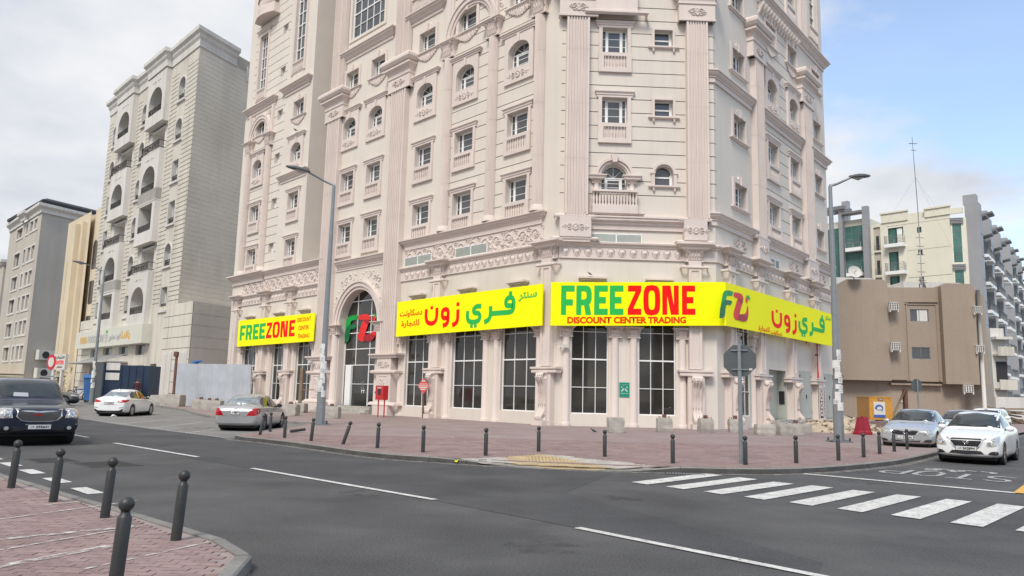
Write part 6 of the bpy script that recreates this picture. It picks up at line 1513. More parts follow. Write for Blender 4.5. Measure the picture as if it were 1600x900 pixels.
# street sign board on posts (disc and panel) by the ochre building
t = thing('pylon_sign', 'white and red shop pylon sign on three pale posts before the ochre building', 'sign', (-48.3, 82.0, .3), R(-30)); t.scale = (.62, .62, .62)
mb = MB(); mb.box(-1.6, 1.9, -.25, .25, 4.6, 7.3); pn = mb.obj('panel', 'nwhite', t)
mb = MB(); mb.lathe(0, 0, [(1.35, -.3), (1.35, .3)], 20); o = mb.obj('disc', 'red', t, (-2.2, 0, 5.9)); o.rotation_euler = (pi / 2, 0, 0)
mb = MB(); mb.lathe(0, 0, [(.85, -.02), (.85, .02)], 20); o = mb.obj('disc', 'nwhite', t, (-2.2, -.32, 5.9)); o.rotation_euler = (pi / 2, 0, 0)
for x in (-1.9, .6): mb = MB(); mb.box(x, x + .5, -.2, .2, 0, 4.7); mb.obj('post', 'nwhite', t)
for body, mt, x0, x1, z0, z1 in (('\ufe93\ufead\ufe8e\ufea0\ufe98\ufee0\ufedf', 'ink', -1.2, 1.6, 6.4, 7.0), ('CENTER', 'sred', -1.2, 1.6, 5.5, 6.2), ('\ufeae\ufe98\ufee8\ufeb3', 'ink', -.6, 1.2, 4.8, 5.3)):
    me = text_mesh(body, x1 - x0, z1 - z0, .03); me.materials.append(M[mt]); link('lettering', me, pn, (x0, -.27, z0))

# ------------------------------------------------------------------ buildings on the right
def lattice_box(fr, x0, x1, z0, z1, y=-.6, par=None):
    mb = MB(); mb.box(x0, x1, y, 0, z0 + .12, z1, skip=''); mb.box(x0 - .02, x1 + .02, y - .03, 0, z1, z1 + .06)
    for s_ in (x0, x1 - .1): mb.box(s_, s_ + .1, y - .02, -.1, z0 - .05, z0 + .12)
    p = fr.obj('ac_screen_box', mb, 'nwhite'); mb = MB(); n = 4
    for i in range(n):
        for j in range(n):
            cx_, cz_ = x0 + (i + .5) * (x1 - x0) / n, z0 + .15 + (j + .5) * (z1 - z0 - .18) / n; r = .34 * min((x1 - x0), (z1 - z0)) / n
            mb.add([(cx_ + r * cos(k * pi / 4), y - .004, cz_ + r * sin(k * pi / 4)) for k in range(8)], [list(range(8))[::-1]])
    o = mb.obj('screen_hole', 'ink', p); o['kind'] = 'stuff'
tb = thing('tan_building', 'two storey tan rendered building with overhanging upper floor, right of the corner building', 'building', (35.3, 70.0, 0))
FT = Frame(35.3, 70.0, R(-8), tb)
TOPP = lambda a, b, t: [(a, 3.8), (b, 3.8), (b, t - .4), (b - .35, t), (a + .9, t), (a, t - .3)]
mb = MB(); mb.prism([(-5.5, 3.8), (-2, 3.8), (-2, 13.2), (-3.9, 13.2), (-4.8, 12.7), (-5.5, 12.5)], -.0, 6); FT.obj('upper_wall', mb, 'tan')
mb = MB(); mb.add([(-2, 0, 3.8), (-.15, .35, 3.8), (-.15, .35, 12.8), (-.5, .28, 13.2), (-2, 0, 13.2)], [[0, 1, 2, 3, 4]]); mb.add([(-.15, .35, 3.8), (-.15, 6, 3.8), (-.15, 6, 12.8), (-.15, .35, 12.8)], [[0, 1, 2, 3]]); mb.add([(-2, 0, 3.8), (-.15, .35, 3.8), (-.15, 6, 3.8), (-2, 6, 3.8)], [[0, 1, 2, 3]]); mb.add([(-2, .0, 13.2), (-.5, .28, 13.2), (-.15, .35, 12.8), (-.15, 6, 12.8), (-2, 6, 13.2)], [[0, 1, 2, 4]]); FT.obj('upper_wall', mb, 'tan')
wn = [(1.85, 3.5, 9.35, 10.5), (1.85, 3.45, 5.85, 6.95)]
mb = wall_mb(-.15, 4.4, 3.8, 12.55, wn, (), .18); mb2 = FT.obj('upper_wall', mb, ['tan', 'tan', 'dark'], 0, .75)
mb = MB(); mb.box(-.15, 1.2, .45, .76, 3.9, 12.4); mb.box(1.2, 1.36, .6, .76, 3.9, 11.15); mb.box(1.5, 1.6, .66, .76, 3.9, 10.9); mb.box(1.2, 4.3, .6, .76, 11.15, 11.28); mb.box(1.5, 4.2, .66, .76, 10.9, 10.98); mb.box(4.1, 4.2, .66, .76, 3.9, 10.9); mb.box(1.2, 1.7, .62, .76, 11.0, 11.1)
FT.obj('window_panel_moulding', mb, 'tan')
for a, b, z0, z1 in wn:
    mb = MB(); mb.box(a, b, .84, .86, z0, z1); p = FT.obj('window', mb, 'glass'); mb = MB(); xm_ = a + (b - a) * .5
    mb.box(a, b, .80, .84, z0, z0 + .05); mb.box(a, b, .80, .84, z1 - .05, z1); mb.box(a, a + .05, .80, .84, z0, z1); mb.box(b - .05, b, .80, .84, z0, z1); mb.box(xm_ - .02, xm_ + .02, .80, .84, z0, z1)
    mb.obj('window_frame', 'galv', p)
mb = MB(); mb.box(2.5, 3.4, .835, .845, 9.4, 10.45); FT.obj('curtain', mb, 'nwhite')
mb = MB(); mb.prism([(4.4, 3.6), (7.25, 3.6), (7.25, 12.5), (7.0, 12.8), (4.75, 12.85), (4.4, 12.6)], .0, 5); FT.obj('upper_wall', mb, 'tan')
mb = MB(); mb.prism([(7.25, 3.6), (8.4, 3.6), (8.4, 11.7), (8.0, 12.2), (7.25, 12.4)], .9, 6); FT.obj('upper_wall', mb, 'tan')
mb = MB(); mb.box(-8, 6.4, 1.2, 7, 0, 3.85); mb.box(6.4, 8.5, 2.2, 7, 0, 3.7); mb.box(-8, -.0, 1.1, 1.21, 0, 2.2); FT.obj('ground_floor_wall', mb, 'tan')
FT.obj('ledge', MB().box(-.1, 4.3, .7, 1.21, 3.45, 3.6), 'tan')
for q in ((-.32, .46, 10.15, 10.95), (-.32, .46, 6.45, 7.25), (7.0, 7.7, 9.95, 10.65), (7.0, 7.7, 6.4, 7.1), (5.75, 6.6, 2.75, 3.5)): lattice_box(FT, *q, y=-.45 if q[0] < 5 else -.25)
mb = MB(); mb.tube([(7.75, .5, .1), (7.75, .5, 12.3)], .17, 10); FT.obj('drain_pipe', mb, 'nwhite')
FT.obj('name_plate', MB().box(.72, 1.25, 1.14, 1.2, 1.85, 2.2), 'nwhite')
# low white roofs and dishes behind it
wb_ = thing('white_rooftops', 'low white parapets and roof edges between the tan building and the ivory apartments', 'rooftop', (36, 84, 0))
mb = MB(); mb.box(-3.5, 4.2, 0, 4, 0, 15.6); mb.prism([(4.2, 0), (4.9, 0), (4.9, 15.0), (4.2, 15.6)], 0, 4); mb.obj('wall', 'nwhite', wb_)
mb = MB(); mb.box(5.4, 13.5, -1, 4, 0, 14.4); mb.box(7.2, 13.5, -1.2, 4.0, 14.4, 15.1); mb.obj('wall', 'nwhite', wb_)
def dish(x, y, z, r, rz, lbl):
    t = thing('satellite_dish', lbl, 'satellite dish', (x, y, z), rz)
    mb = MB(); mb.lathe(0, 0, [(.02, 0), (r * .5, r * .06), (r * .85, r * .2), (r, r * .3)], 16, caps=False); o = mb.obj('reflector', 'nwhite', t, (0, 0, r * 1.2)); o.rotation_euler = (R(70), 0, 0)
    mb = MB(); mb.tube([(0, .1, 0), (0, .1, r * 1.2)], .05, 5); mb.tube([(0, 0, r * 1.2), (0, -r * .8, r * 1.35)], .03, 4); mb.obj('mount', 'galv', t)
dish(31.9, 69.9, 13.0, .62, 0, 'round white satellite dish behind the left end of the tan roof')
dish(40.3, 74.0, 12.6, .75, R(70), 'satellite dish seen edge on at the foot of the antenna mast')
t = thing('antenna_mast', 'tall thin antenna mast with short rungs rising above the tan building', 'antenna', (39.9, 73, 12))
mb = MB(); mb.tube([(0, 0, 0), (-.05, 0, 9), (-.25, 0, 16.2)], [.06, .045, .02], 6); mb.obj('mast', 'galv', t)
mb = MB(); mb.tube([(-.6, 0, 15.5), (.2, 0, 15.5)], .04, 4); mb.tube([(-.4, 0, 14.8), (.1, 0, 14.8)], .03, 4); mb.obj('crossbar', 'galv', t)
for k in range(7): mb = MB(); w_ = .38 - .02 * (k % 2); mb.tube([(-w_, 0, .8 + k * .85), (w_, 0, .8 + k * .85)], .025, 4); mb.obj('rung', 'iron', t)
mb = MB()
for a, b in ((7, 3), (-6, 4), (3, -5)): mb.tube([(-.1, 0, 12), (a, b, 1)], .006, 3)
mb.obj('guy_wire', 'galv', t)

# ivory apartments
ib = thing('ivory_apartments', 'ivory apartment building with green glazing and grey canopied towers, behind the tan building', 'building', (56, 95, 0))
FI = Frame(56, 95, R(-46.49), ib)
wi = [(-7.7, -5.75, 22.9, 25.2), (-7.7, -5.75, 19.2, 21.9), (-7.7, -5.75, 15.7, 18.6), (-4.05, -3.5, 24.1, 24.85), (-4.05, -3.5, 21.1, 21.8), (-4.05, -3.5, 17.5, 18.2), (-9.6, -8.7, 22.2, 25.6), (-9.6, -8.7, 18.8, 22.1), (-9.6, -8.7, 15.4, 18.6)]
mb = wall_mb(-10.1, .0, 0, 26.0, wi, [(-10.0, -8.65, [14.6 + 3.62 * k for k in range(3)]), (-7.9, -.1, [14.6 + 3.62 * k for k in range(4)])], .25, .03, .03)
for i_, m_ in enumerate(mb.m):
    if m_ == 1: mb.m[i_] = 1
FI.obj('wall', mb, ['ivory', 'ivory', 'taupe'])
mb = wall_mb(0, 1.75, 0, 25.5, [(.15, 1.15, 19.7, 24.7, 0, .1), (.15, 1.15, 13.0, 18.7, 0, .1)]); o = FI.obj('wall', mb, ['ivory', 'ivory', 'taupe'], 0, 0, 0, R(30))
mb = MB(); mb.box(-8.5, -5.1, -.15, .1, 26, 27.2); mb.box(-3.0, .0, -.15, .1, 26, 27.0); mb.box(-5.1, -3, .3, .5, 26, 26.9); mb.box(0, 1.4, .05, .3, 26, 26.7); mb.box(-8.6, -5.0, -.3, .1, 27.2, 27.4); mb.box(-3.1, .1, -.3, .1, 27.0, 27.2); FI.obj('parapet', mb, 'ivory')
for k, (a, b, z0, z1) in enumerate(wi):
    big = b - a > 1.5; loggia = .8 < b - a < 1
    mb = MB(); mb.box(a, b, .2, .24, z0, z1); p = FI.obj('window', mb, 'greenglass' if not loggia else 'taupe')
    if loggia: mb = MB(); mb.box(a, b, -.05, .2, z0 - .1, z0 + .15); mb.obj('slab', 'ivory', p); mb = MB(); [mb.tube([(a, -.03, z0 + .2 + q * .2), (b, -.03, z0 + .2 + q * .2)], .025, 4) for q in range(5)]; mb.obj('railing', 'galv', p); mb = MB(); mb.box(a + .25, b - .25, .17, .2, z0 + .2, z0 + 2.2); mb.obj('door', 'ink', p); continue
    mb = MB(); t_ = .06
    mb.box(a, b, .1, .18, z1 - t_, z1); mb.box(a, a + t_, .1, .18, z0, z1); mb.box(b - t_, b, .1, .18, z0, z1); mb.box((a + b) / 2 - .03, (a + b) / 2 + .03, .1, .18, z0, z1); mb.obj('window_frame', 'ink', p)
    if big:
        mb = MB(); mb.box(a - .25, b + .25, -.9, .0, z0 - .45, z0); p2 = FI.obj('balcony', mb, 'white'); mb = MB()
        for q in range(6): mb.tube([(a - .2, -.85, z0 + .15 + q * .19), (b + .2, -.85, z0 + .15 + q * .19)], .025, 4); mb.tube([(a - .2, -.85, z0 + .15 + q * .19), (a - .2, 0, z0 + .15 + q * .19)], .02, 4); mb.tube([(b + .2, -.85, z0 + .15 + q * .19), (b + .2, 0, z0 + .15 + q * .19)], .02, 4)
        for x in (a - .2, (a + b) / 2, b + .2): mb.tube([(x, -.85, z0), (x, -.85, z0 + 1.15)], .035, 4)
        mb.obj('railing', 'galv', p2)
FI.obj('curtain', MB().box(-6.6, -5.95, .17, .19, 23, 25.1), 'white')
# strip glazing with louvre hoods on the splayed corner
FIc = Frame(56, 95, R(-16.49), ib)
for z0, z1 in ((19.7, 24.7), (13.0, 18.7)):
    mb = MB(); mb.box(.15, 1.15, .08, .1, z0, z1); p = FIc.obj('window', mb, 'greenglass'); mb = MB()
    for k in range(5): mb.box(.15, 1.15, .05, .08, z0 + k * (z1 - z0) / 5 - .02, z0 + k * (z1 - z0) / 5 + .02)
    mb.box(.63, .67, .05, .08, z0, z1); mb.obj('window_frame', 'greyclad2', p)
    mb = MB()
    for k in range(4): mb.box(-.1, 1.4, -.25, .0, z1 + .05 + k * .2, z1 + .14 + k * .2)
    FIc.obj('louvre_hood', mb, 'greyclad')
# green curtain wall on the left with grey fins
for a, b in ((-18.5, -13.95), (-13.4, -10.7)):
    mb = MB(); mb.box(a, b, -.05, .0, 16, 26.2); gp = FI.obj('curtain_wall', mb, 'greenglass'); mb = MB()
    for k in range(8): mb.box(a, b, -.08, -.05, 16 + k * 1.3 - .03, 16 + k * 1.3 + .03)
    n = int((b - a) / .85)
    for k in range(n + 1): x = a + k * (b - a) / n; mb.box(x - .025, x + .025, -.08, -.05, 16, 26.2)
    mb.obj('window_frame', 'greyclad2', gp)
mb = MB(); mb.box(-18.5, -10.2, -.0, 8, 0, 16.0); mb.box(-18.5, -10.2, .0, 8, 26.2, 27.1); mb.box(-18.5, -10.2, .05, 8, 16, 26.2); FI.obj('wall', mb, 'ivory')
for (x0, x1, zt) in ((-10.7, -9.95, 28.6), (-13.95, -13.4, 28.3), (-14.3, -13.4, 30.3)):
    mb = MB(); yy = -.9 if zt < 30 else 1.2; mb.box(x0, x1, yy, yy + .8, 14 if zt < 30 else 27, zt); FI.obj('tower_fin', mb, 'greyclad')
mb = MB(); mb.box(-13.4, -10.7, -1.2, .3, 27.8, 28.1); mb.box(-18.5, -13.0, -1.3, -.5, 28.6, 29.1); mb.box(-18.5, -13.0, 1.0, 1.6, 28.6, 29.1)
for k in range(6): mb.prismx([(-.8, 28.75), (1.3, 28.75), (1.3, 29.0), (-.8, 29.0)], -18.2 + k * .8, -17.9 + k * .8)
FI.obj('pergola', mb, 'greyclad2')
for z0 in (23.0, 19.5):
    mb = MB(); mb.box(-13.1, -10.95, -1.0, -.08, z0 - .5, z0); p2 = FI.obj('balcony', mb, 'white'); mb = MB()
    for q in range(6): mb.tube([(-13.05, -.95, z0 + .15 + q * .2), (-11.0, -.95, z0 + .15 + q * .2)], .025, 4)
    for x in (-13.05, -12, -11.0): mb.tube([(x, -.95, z0), (x, -.95, z0 + 1.25)], .04, 4)
    mb.obj('railing', 'galv', p2)
cI = FIc.w(1.75)
def tower_side(root, o, zt, n, L0=1.0):
    F2 = Frame(o.x, o.y, R(50.7), root)
    mb = MB(); mb.box(0, 9.0 * n, 0, 8, 0, zt - 3.2); F2.obj('side_wall', mb, 'ivory')
    for k in range(n):
        x = L0 + 9.0 * k; t = zt - .3 * k
        mb = MB(); mb.box(x - 1.0, x + 1.1, -1.5, .1, 0, t); mb.box(x - .6, x + .8, -1.2, .3, t, t + 1.2); mb.box(x + 1.1, x + 1.6, -1.0, 0, 0, t - 1.0); tw = F2.obj('tower', mb, 'greyclad')
        mb = MB(); [mb.box(x - 1.02, x + 1.12, -1.52, -1.49, z, z + .05) for z in [3 + 2.9 * q for q in range(8)]]; mb.obj('panel_joint', 'greyclad2', tw)
        mb = MB()
        for s_, (a, b, oo, zz) in enumerate(((x + 1.2, x + 3.6, 1.9, t - 1.6), (x + 3.2, x + 5.6, 2.4, t - .9), (x + 6.4, x + 7.6, 1.9, t - 3.2))):
            v = [(a, .2, zz - .3), (b, .2, zz - .3), (b, -oo, zz + .25), (a, -oo, zz + .25)]; v += [(p, q, r + .24) for p, q, r in v]; mb.add(v, [[0, 1, 2, 3], [4, 7, 6, 5], [0, 4, 5, 1], [1, 5, 6, 2], [2, 6, 7, 3], [3, 7, 4, 0]])
            mb.box(a + .3, a + .55, -.9, .1, zz - 4, zz - .1); mb.box(b - .6, b - .35, -.9, .1, zz - 4, zz - .1)
        F2.obj('roof_canopy', mb, 'greyclad2')
        mb = MB(); mb.box(x + 1.6, x + 7.6, -.03, 0, 3, t - 4); F2.obj('window', mb, 'glass')
        for z in [t - 6.3 - 3.6 * q for q in range(7)]:
            if z < 2: continue
            for a, b in ((x + 1.5, x + 4.2), (x + 5.0, x + 7.6)):
                mb = MB(); mb.box(a, b, -1.9, 0, z - .4, z); p2 = F2.obj('balcony', mb, 'white'); mb = MB()
                for q in range(5): mb.tube([(a, -1.86, z + .2 + q * .2), (b, -1.86, z + .2 + q * .2)], .028, 4); mb.tube([(a, -1.86, z + .2 + q * .2), (a, 0, z + .2 + q * .2)], .028, 4)
                for q in range(4): mb.tube([(a + q * (b - a) / 3, -1.86, z), (a + q * (b - a) / 3, -1.86, z + 1.1)], .035, 4)
                mb.obj('railing', 'galv', p2)
tower_side(ib, cI, 27.3, 3)
# the next block down the street, same kind
i2 = thing('grey_ivory_block', 'farther ivory and grey block with canopied towers at the right edge of the picture', 'building', (91.5, 140, 0))
FJ = Frame(91.5, 140, R(-46.49), i2)
mb = MB(); mb.box(-12, 0, 0, 8, 8, 29.2); FJ.obj('wall', mb, 'ivory'); mb = MB(); mb.box(-12, .4, -.6, 8, 0, 8); FJ.obj('base_wall', mb, 'greyclad')
mb = MB(); mb.box(-10, 0, -.3, 0, 29.2, 29.5); [mb.box(-12, 0, -.02, 0, z, z + .06) for z in (12, 16, 20, 24)]; FJ.obj('parapet', mb, 'nwhite')
mb = MB(); mb.box(-9.2, -6.8, -.05, 0, 8, 26.5); FJ.obj('window', mb, 'greenglass')
tower_side(i2, FJ.w(0), 32, 3)
# low beige house with balcony and garden wall beyond the tan building
hb_ = thing('beige_house', 'small beige house with a balcony and garden wall beyond the tan building', 'building', (54.5, 84, 0))
mb = MB(); mb.box(-1.3, .2, 0, 6, 0, 10.3); mb.box(-1.3, .5, -1.0, 0, 9.0, 9.3); mb.obj('wall', 'nwhite', hb_)
mb = MB(); mb.box(-1.2, .6, -1.0, 0, 7.2, 7.4); mb.box(-1.2, .6, -1.0, -.9, 7.4, 8.2); mb.obj('balcony', 'nwall', hb_)
mb = MB(); mb.box(-1.2, .7, -1.0, 0, 3.5, 3.7); mb.box(-1.2, .7, -1.0, -.9, 3.7, 4.6); mb.obj('balcony', 'nwall', hb_)
mb = MB(); mb.box(-.9, .3, -.06, 0, 4.4, 6.6); mb.obj('window', 'ink', hb_)
mb = MB(); mb.box(-3.2, .5, -3.2, -3.0, 0, 2.7); mb.box(.5, 1.5, -3.1, -2.9, 0, 2.75); mb.obj('garden_wall', 'nwhite', hb_)
# street blocks across the road behind the camera: they stand in the shop glass reflections
for (x, y, w_, d_, h_, lbl, mt) in ((-30, -34, 24, 14, 19, 'plain beige block across the road, seen only mirrored in the shop glass', 'taupe'), (4, -38, 28, 14, 23, 'taller cream block across the road, seen only mirrored in the shop glass', 'nwall'), (40, -26, 22, 14, 17, 'tan block across the side street, seen only mirrored in the shop glass', 'tan')):
    t = thing('apartment_block', lbl, 'building', (x, y, 0)); hh = []
    for i in range(int(w_ / 3.6)):
        for k in range(int(h_ / 3.6)): hh.append((-w_ / 2 + 1 + i * 3.6, -w_ / 2 + 2.8 + i * 3.6, 1 + k * 3.6, 2.8 + k * 3.6))
    mb = wall_mb(-w_ / 2, w_ / 2, 0, h_, hh); mb.v = [(-a, -b, c_) for a, b, c_ in mb.v]; mb.obj('wall', [mt, mt, 'dark'], t)
    mb = MB(); mb.box(-w_ / 2, w_ / 2, -d_, -.4, 0, h_); mb.obj('body', mt, t); mb = MB(); [mb.box(-b, -a, -.4, -.36, c_, e) for a, b, c_, e in hh]; o = mb.obj('window', 'glass', t); o['kind'] = 'stuff'

# ------------------------------------------------------------------ street furniture
def bollard_meshes(h=.66):
    mb = MB(); mb.lathe(0, 0, [(.052, -.03), (.052, h - .115), (.049, h - .11), (.040, h - .105), (.040, h - .095), (.034, h - .09), (.034, h - .07)], 16)
    a = mb.mesh('post', 'bollard'); mb = MB(); r = .058; zc = h - .02; P = [(r * sin(pi * k / 10), zc - r * cos(pi * k / 10) * 1.0) for k in range(11)]; P[0] = (.001, P[0][1]); P[-1] = (.001, P[-1][1])
    mb.lathe(0, 0, P, 16, caps=False); b = mb.mesh('ball', 'bollard'); mb = MB(); mb.lathe(0, 0, [(.085, 0), (.075, .006), (.05, .012)], 14); c_ = mb.mesh('base_collar', 'mortar'); return a, b, c_
pm_, bl_, bc_ = bollard_meshes()
def bollard(x, y, label, group, lean=0.0, az=0.0, z=PZ):
    t = thing('bollard', label, 'bollard', (x, y, z), 0, group)
    for nm, me in (('post', pm_), ('ball', bl_)): link(nm, me, t)
    o = link('base_collar', bc_, None, (x, y, z)); bpy.data.objects.remove(o)
    t.rotation_euler = (lean * cos(az), lean * sin(az), 0)
    return t
gN, gF = 'ball topped bollards on the near pavement', 'ball topped bollards along the far kerb'
nearL = ['near bollard by the road edge farthest left, in front of the dark pickup', 'second near bollard from the left, beside the white edge dashes', 'third near bollard from the left, standing before the road cover', 'near bollard closest to the rounded kerb corner', 'tallest looking near bollard, its foot cut by the bottom of the picture']
nearL[0] = 'near bollard farthest left, in front of the dark SUV'
for (x, y), l in zip([(-7.28, 11.47), (-5.92, 10.22), (-4.67, 9.13), (-3.32, 7.93), (-2.92, 5.95)], nearL): bollard(x, y, l, gN, R(3.0), R(90))
farB = [(-8.29, 25.79, 'leaning bollard at the kerb end beside the silver sedan wheel', R(9), R(95)), (-8.63, 27.98, 'upright bollard just behind the leaning one by the silver sedan door', 0, 0), (-7.11, 24.58, 'upright bollard in front of the fallen bollard', 0, 0), (-5.97, 23.42, 'bollard just right of the street lamp foot, far kerb', R(4), R(90)),
        (-4.76, 22.28, 'bollard tilted strongly to the right on the far kerb', R(17), R(95)), (-3.57, 21.15, 'bollard right of the strongly tilted one, far kerb', R(1), R(90)), (-2.20, 20.04, 'bollard left of the red diamond sign, far kerb', R(1), 0), (-0.56, 19.44, 'bollard left of the yellow tactile ramp', 0, 0), (0.84, 21.34, 'bollard set back right behind the yellow tactile ramp', 0, 0), (2.51, 20.10, 'bollard right of the tactile ramp, before the blue-green shop glass pier', 0, 0),
        (3.94, 18.52, 'bollard at the start of the zebra crossing', 0, 0), (5.70, 18.60, 'bollard directly in front of the stop sign pole', 0, 0), (7.24, 19.46, 'bollard between the stop sign and the right street lamp', 0, 0), (8.83, 20.69, 'bollard in front of the right street lamp', 0, 0), (10.17, 22.13, 'bollard just right of the right street lamp', 0, 0), (11.45, 23.84, 'bollard at the left headlamp of the parked silver car', 0, 0), (12.61, 25.25, 'bollard before the grille of the parked silver car', 0, 0), (13.77, 26.67, 'last bollard by the number plate of the parked silver car', 0, 0)]
farB[9] = (2.51, 20.10, 'bollard right of the tactile ramp, below the green assembly sign', 0, 0)
for x, y, l, le, az in farB: bollard(x, y, l, gF, le, az)
t = bollard(-7.35, 28.3, 'knocked over bollard lying on the pavement by the silver sedan', gF); t.location = (-7.75, 27.6, PZ + .06); t.rotation_euler = (0, R(86), R(62))
# concrete blocks
def conc_block(x, y, lbl, s=(.62, .62, .5), rz=0.0, post=True, stub='rust'):
    t = thing('concrete_block', lbl, 'concrete block', (x, y, PZ), rz, 'concrete footing blocks along the shop front')
    bm = bmesh.new(); bmesh.ops.create_cube(bm, size=1); bmesh.ops.subdivide_edges(bm, edges=bm.edges, cuts=3, use_grid_fill=True); rnd = random.Random(int(x * 100))
    for v in bm.verts:
        e = sum(abs(abs(c_) - .5) < 1e-4 for c_ in v.co); k = 1 - (.04 if e >= 2 else 0) - (.05 if e == 3 else 0)
        v.co = Vector((v.co.x * s[0] * k + rnd.uniform(-.012, .012), v.co.y * s[1] * k + rnd.uniform(-.012, .012), (v.co.z * k + .48) * s[2] + rnd.uniform(-.012, .012)))
    me = bpy.data.meshes.new('block'); bm.to_mesh(me); bm.free(); me.materials.append(M['concrete']); link('block', me, t)
    if post: mb = MB(); mb.box(-.09, .09, -.07, .07, s[2] - .08, s[2] + .14); mb.obj('post_stub', stub, t); mb = MB(); [mb.tube([(a, b, s[2] - .1), (a, b, s[2] + .06)], .015, 4) for a in (-.22, .22) for b in (-.2, .2)]; mb.obj('bolt', 'rust', t)
    return t
BL = [(-13.0, 45.8, 'block with a stub left of the street lamp, before the wing window', (.95, .8, .68)), (-14.1, 51.8, 'block carrying a tall wooden post by the wing windows', (.95, .8, .66)), (-9.95, 43.2, 'block by the entrance steps right of the street lamp', (.95, .8, .66)),
      (4.74, 34.2, 'chipped block below the green assembly sign', (.72, .6, .68)), (7.25, 35.9, 'block below the right hand window of the crossing wall', (.72, .6, .66)), (9.35, 36.6, 'block at the foot of the corner scroll console', (.66, .6, .66)), (11.0, 37.4, 'block with a square hole behind the stop sign pole', (.66, .6, .66)),
      (11.6, 34.9, 'wide rough block right of the stop sign pole', (.85, .7, .52)), (12.75, 35.7, 'pale block left of a joined pair before the service door', (.62, .6, .52)), (13.45, 36.1, 'middle block of the row before the service door', (.7, .6, .54)), (14.0, 36.5, 'grey block at the right end of the row before the service door', (.5, .6, .52)),
      (-21.6, 53.9, 'leftmost of three blocks by the corrugated fence', (1.0, .8, .72)), (-20.75, 53.2, 'middle one of three blocks by the corrugated fence', (.8, .8, .68)), (-20.0, 52.6, 'rightmost of three blocks by the corrugated fence', (.8, .8, .68)), (-28.3, 62.9, 'broad block beside the dark green bin', (1.9, 1.0, .85)), (-26.5, 60.6, 'block holding the rusty post before the fence', (1.7, 1.0, .95))]
for x, y, l, s_ in BL: conc_block(x, y, l, s_, R(random.uniform(-8, 8)), not ('chipped' in l or 'wide rough' in l or 'pale block' in l or 'right end' in l or 'broad' in l))
t = thing('wooden_post', 'tall weathered wooden post standing on a block by the wing windows', 'post', (-14.1, 51.8, PZ + .62)); mb = MB(); mb.box(-.1, .1, -.08, .08, 0, 2.35); mb.box(-.02, .9, -.03, .03, .9, .96); mb.obj('shaft', 'wood', t)
t = thing('rusty_post', 'rusty steel post with a box head before the corrugated fence', 'post', (-26.5, 60.6, PZ + .9)); mb = MB(); mb.box(-.08, .08, -.07, .07, 0, 3.3); mb.obj('shaft', 'rust', t); mb = MB(); mb.box(-.2, .1, -.15, .15, 3.0, 3.4); mb.obj('head', 'rust', t)
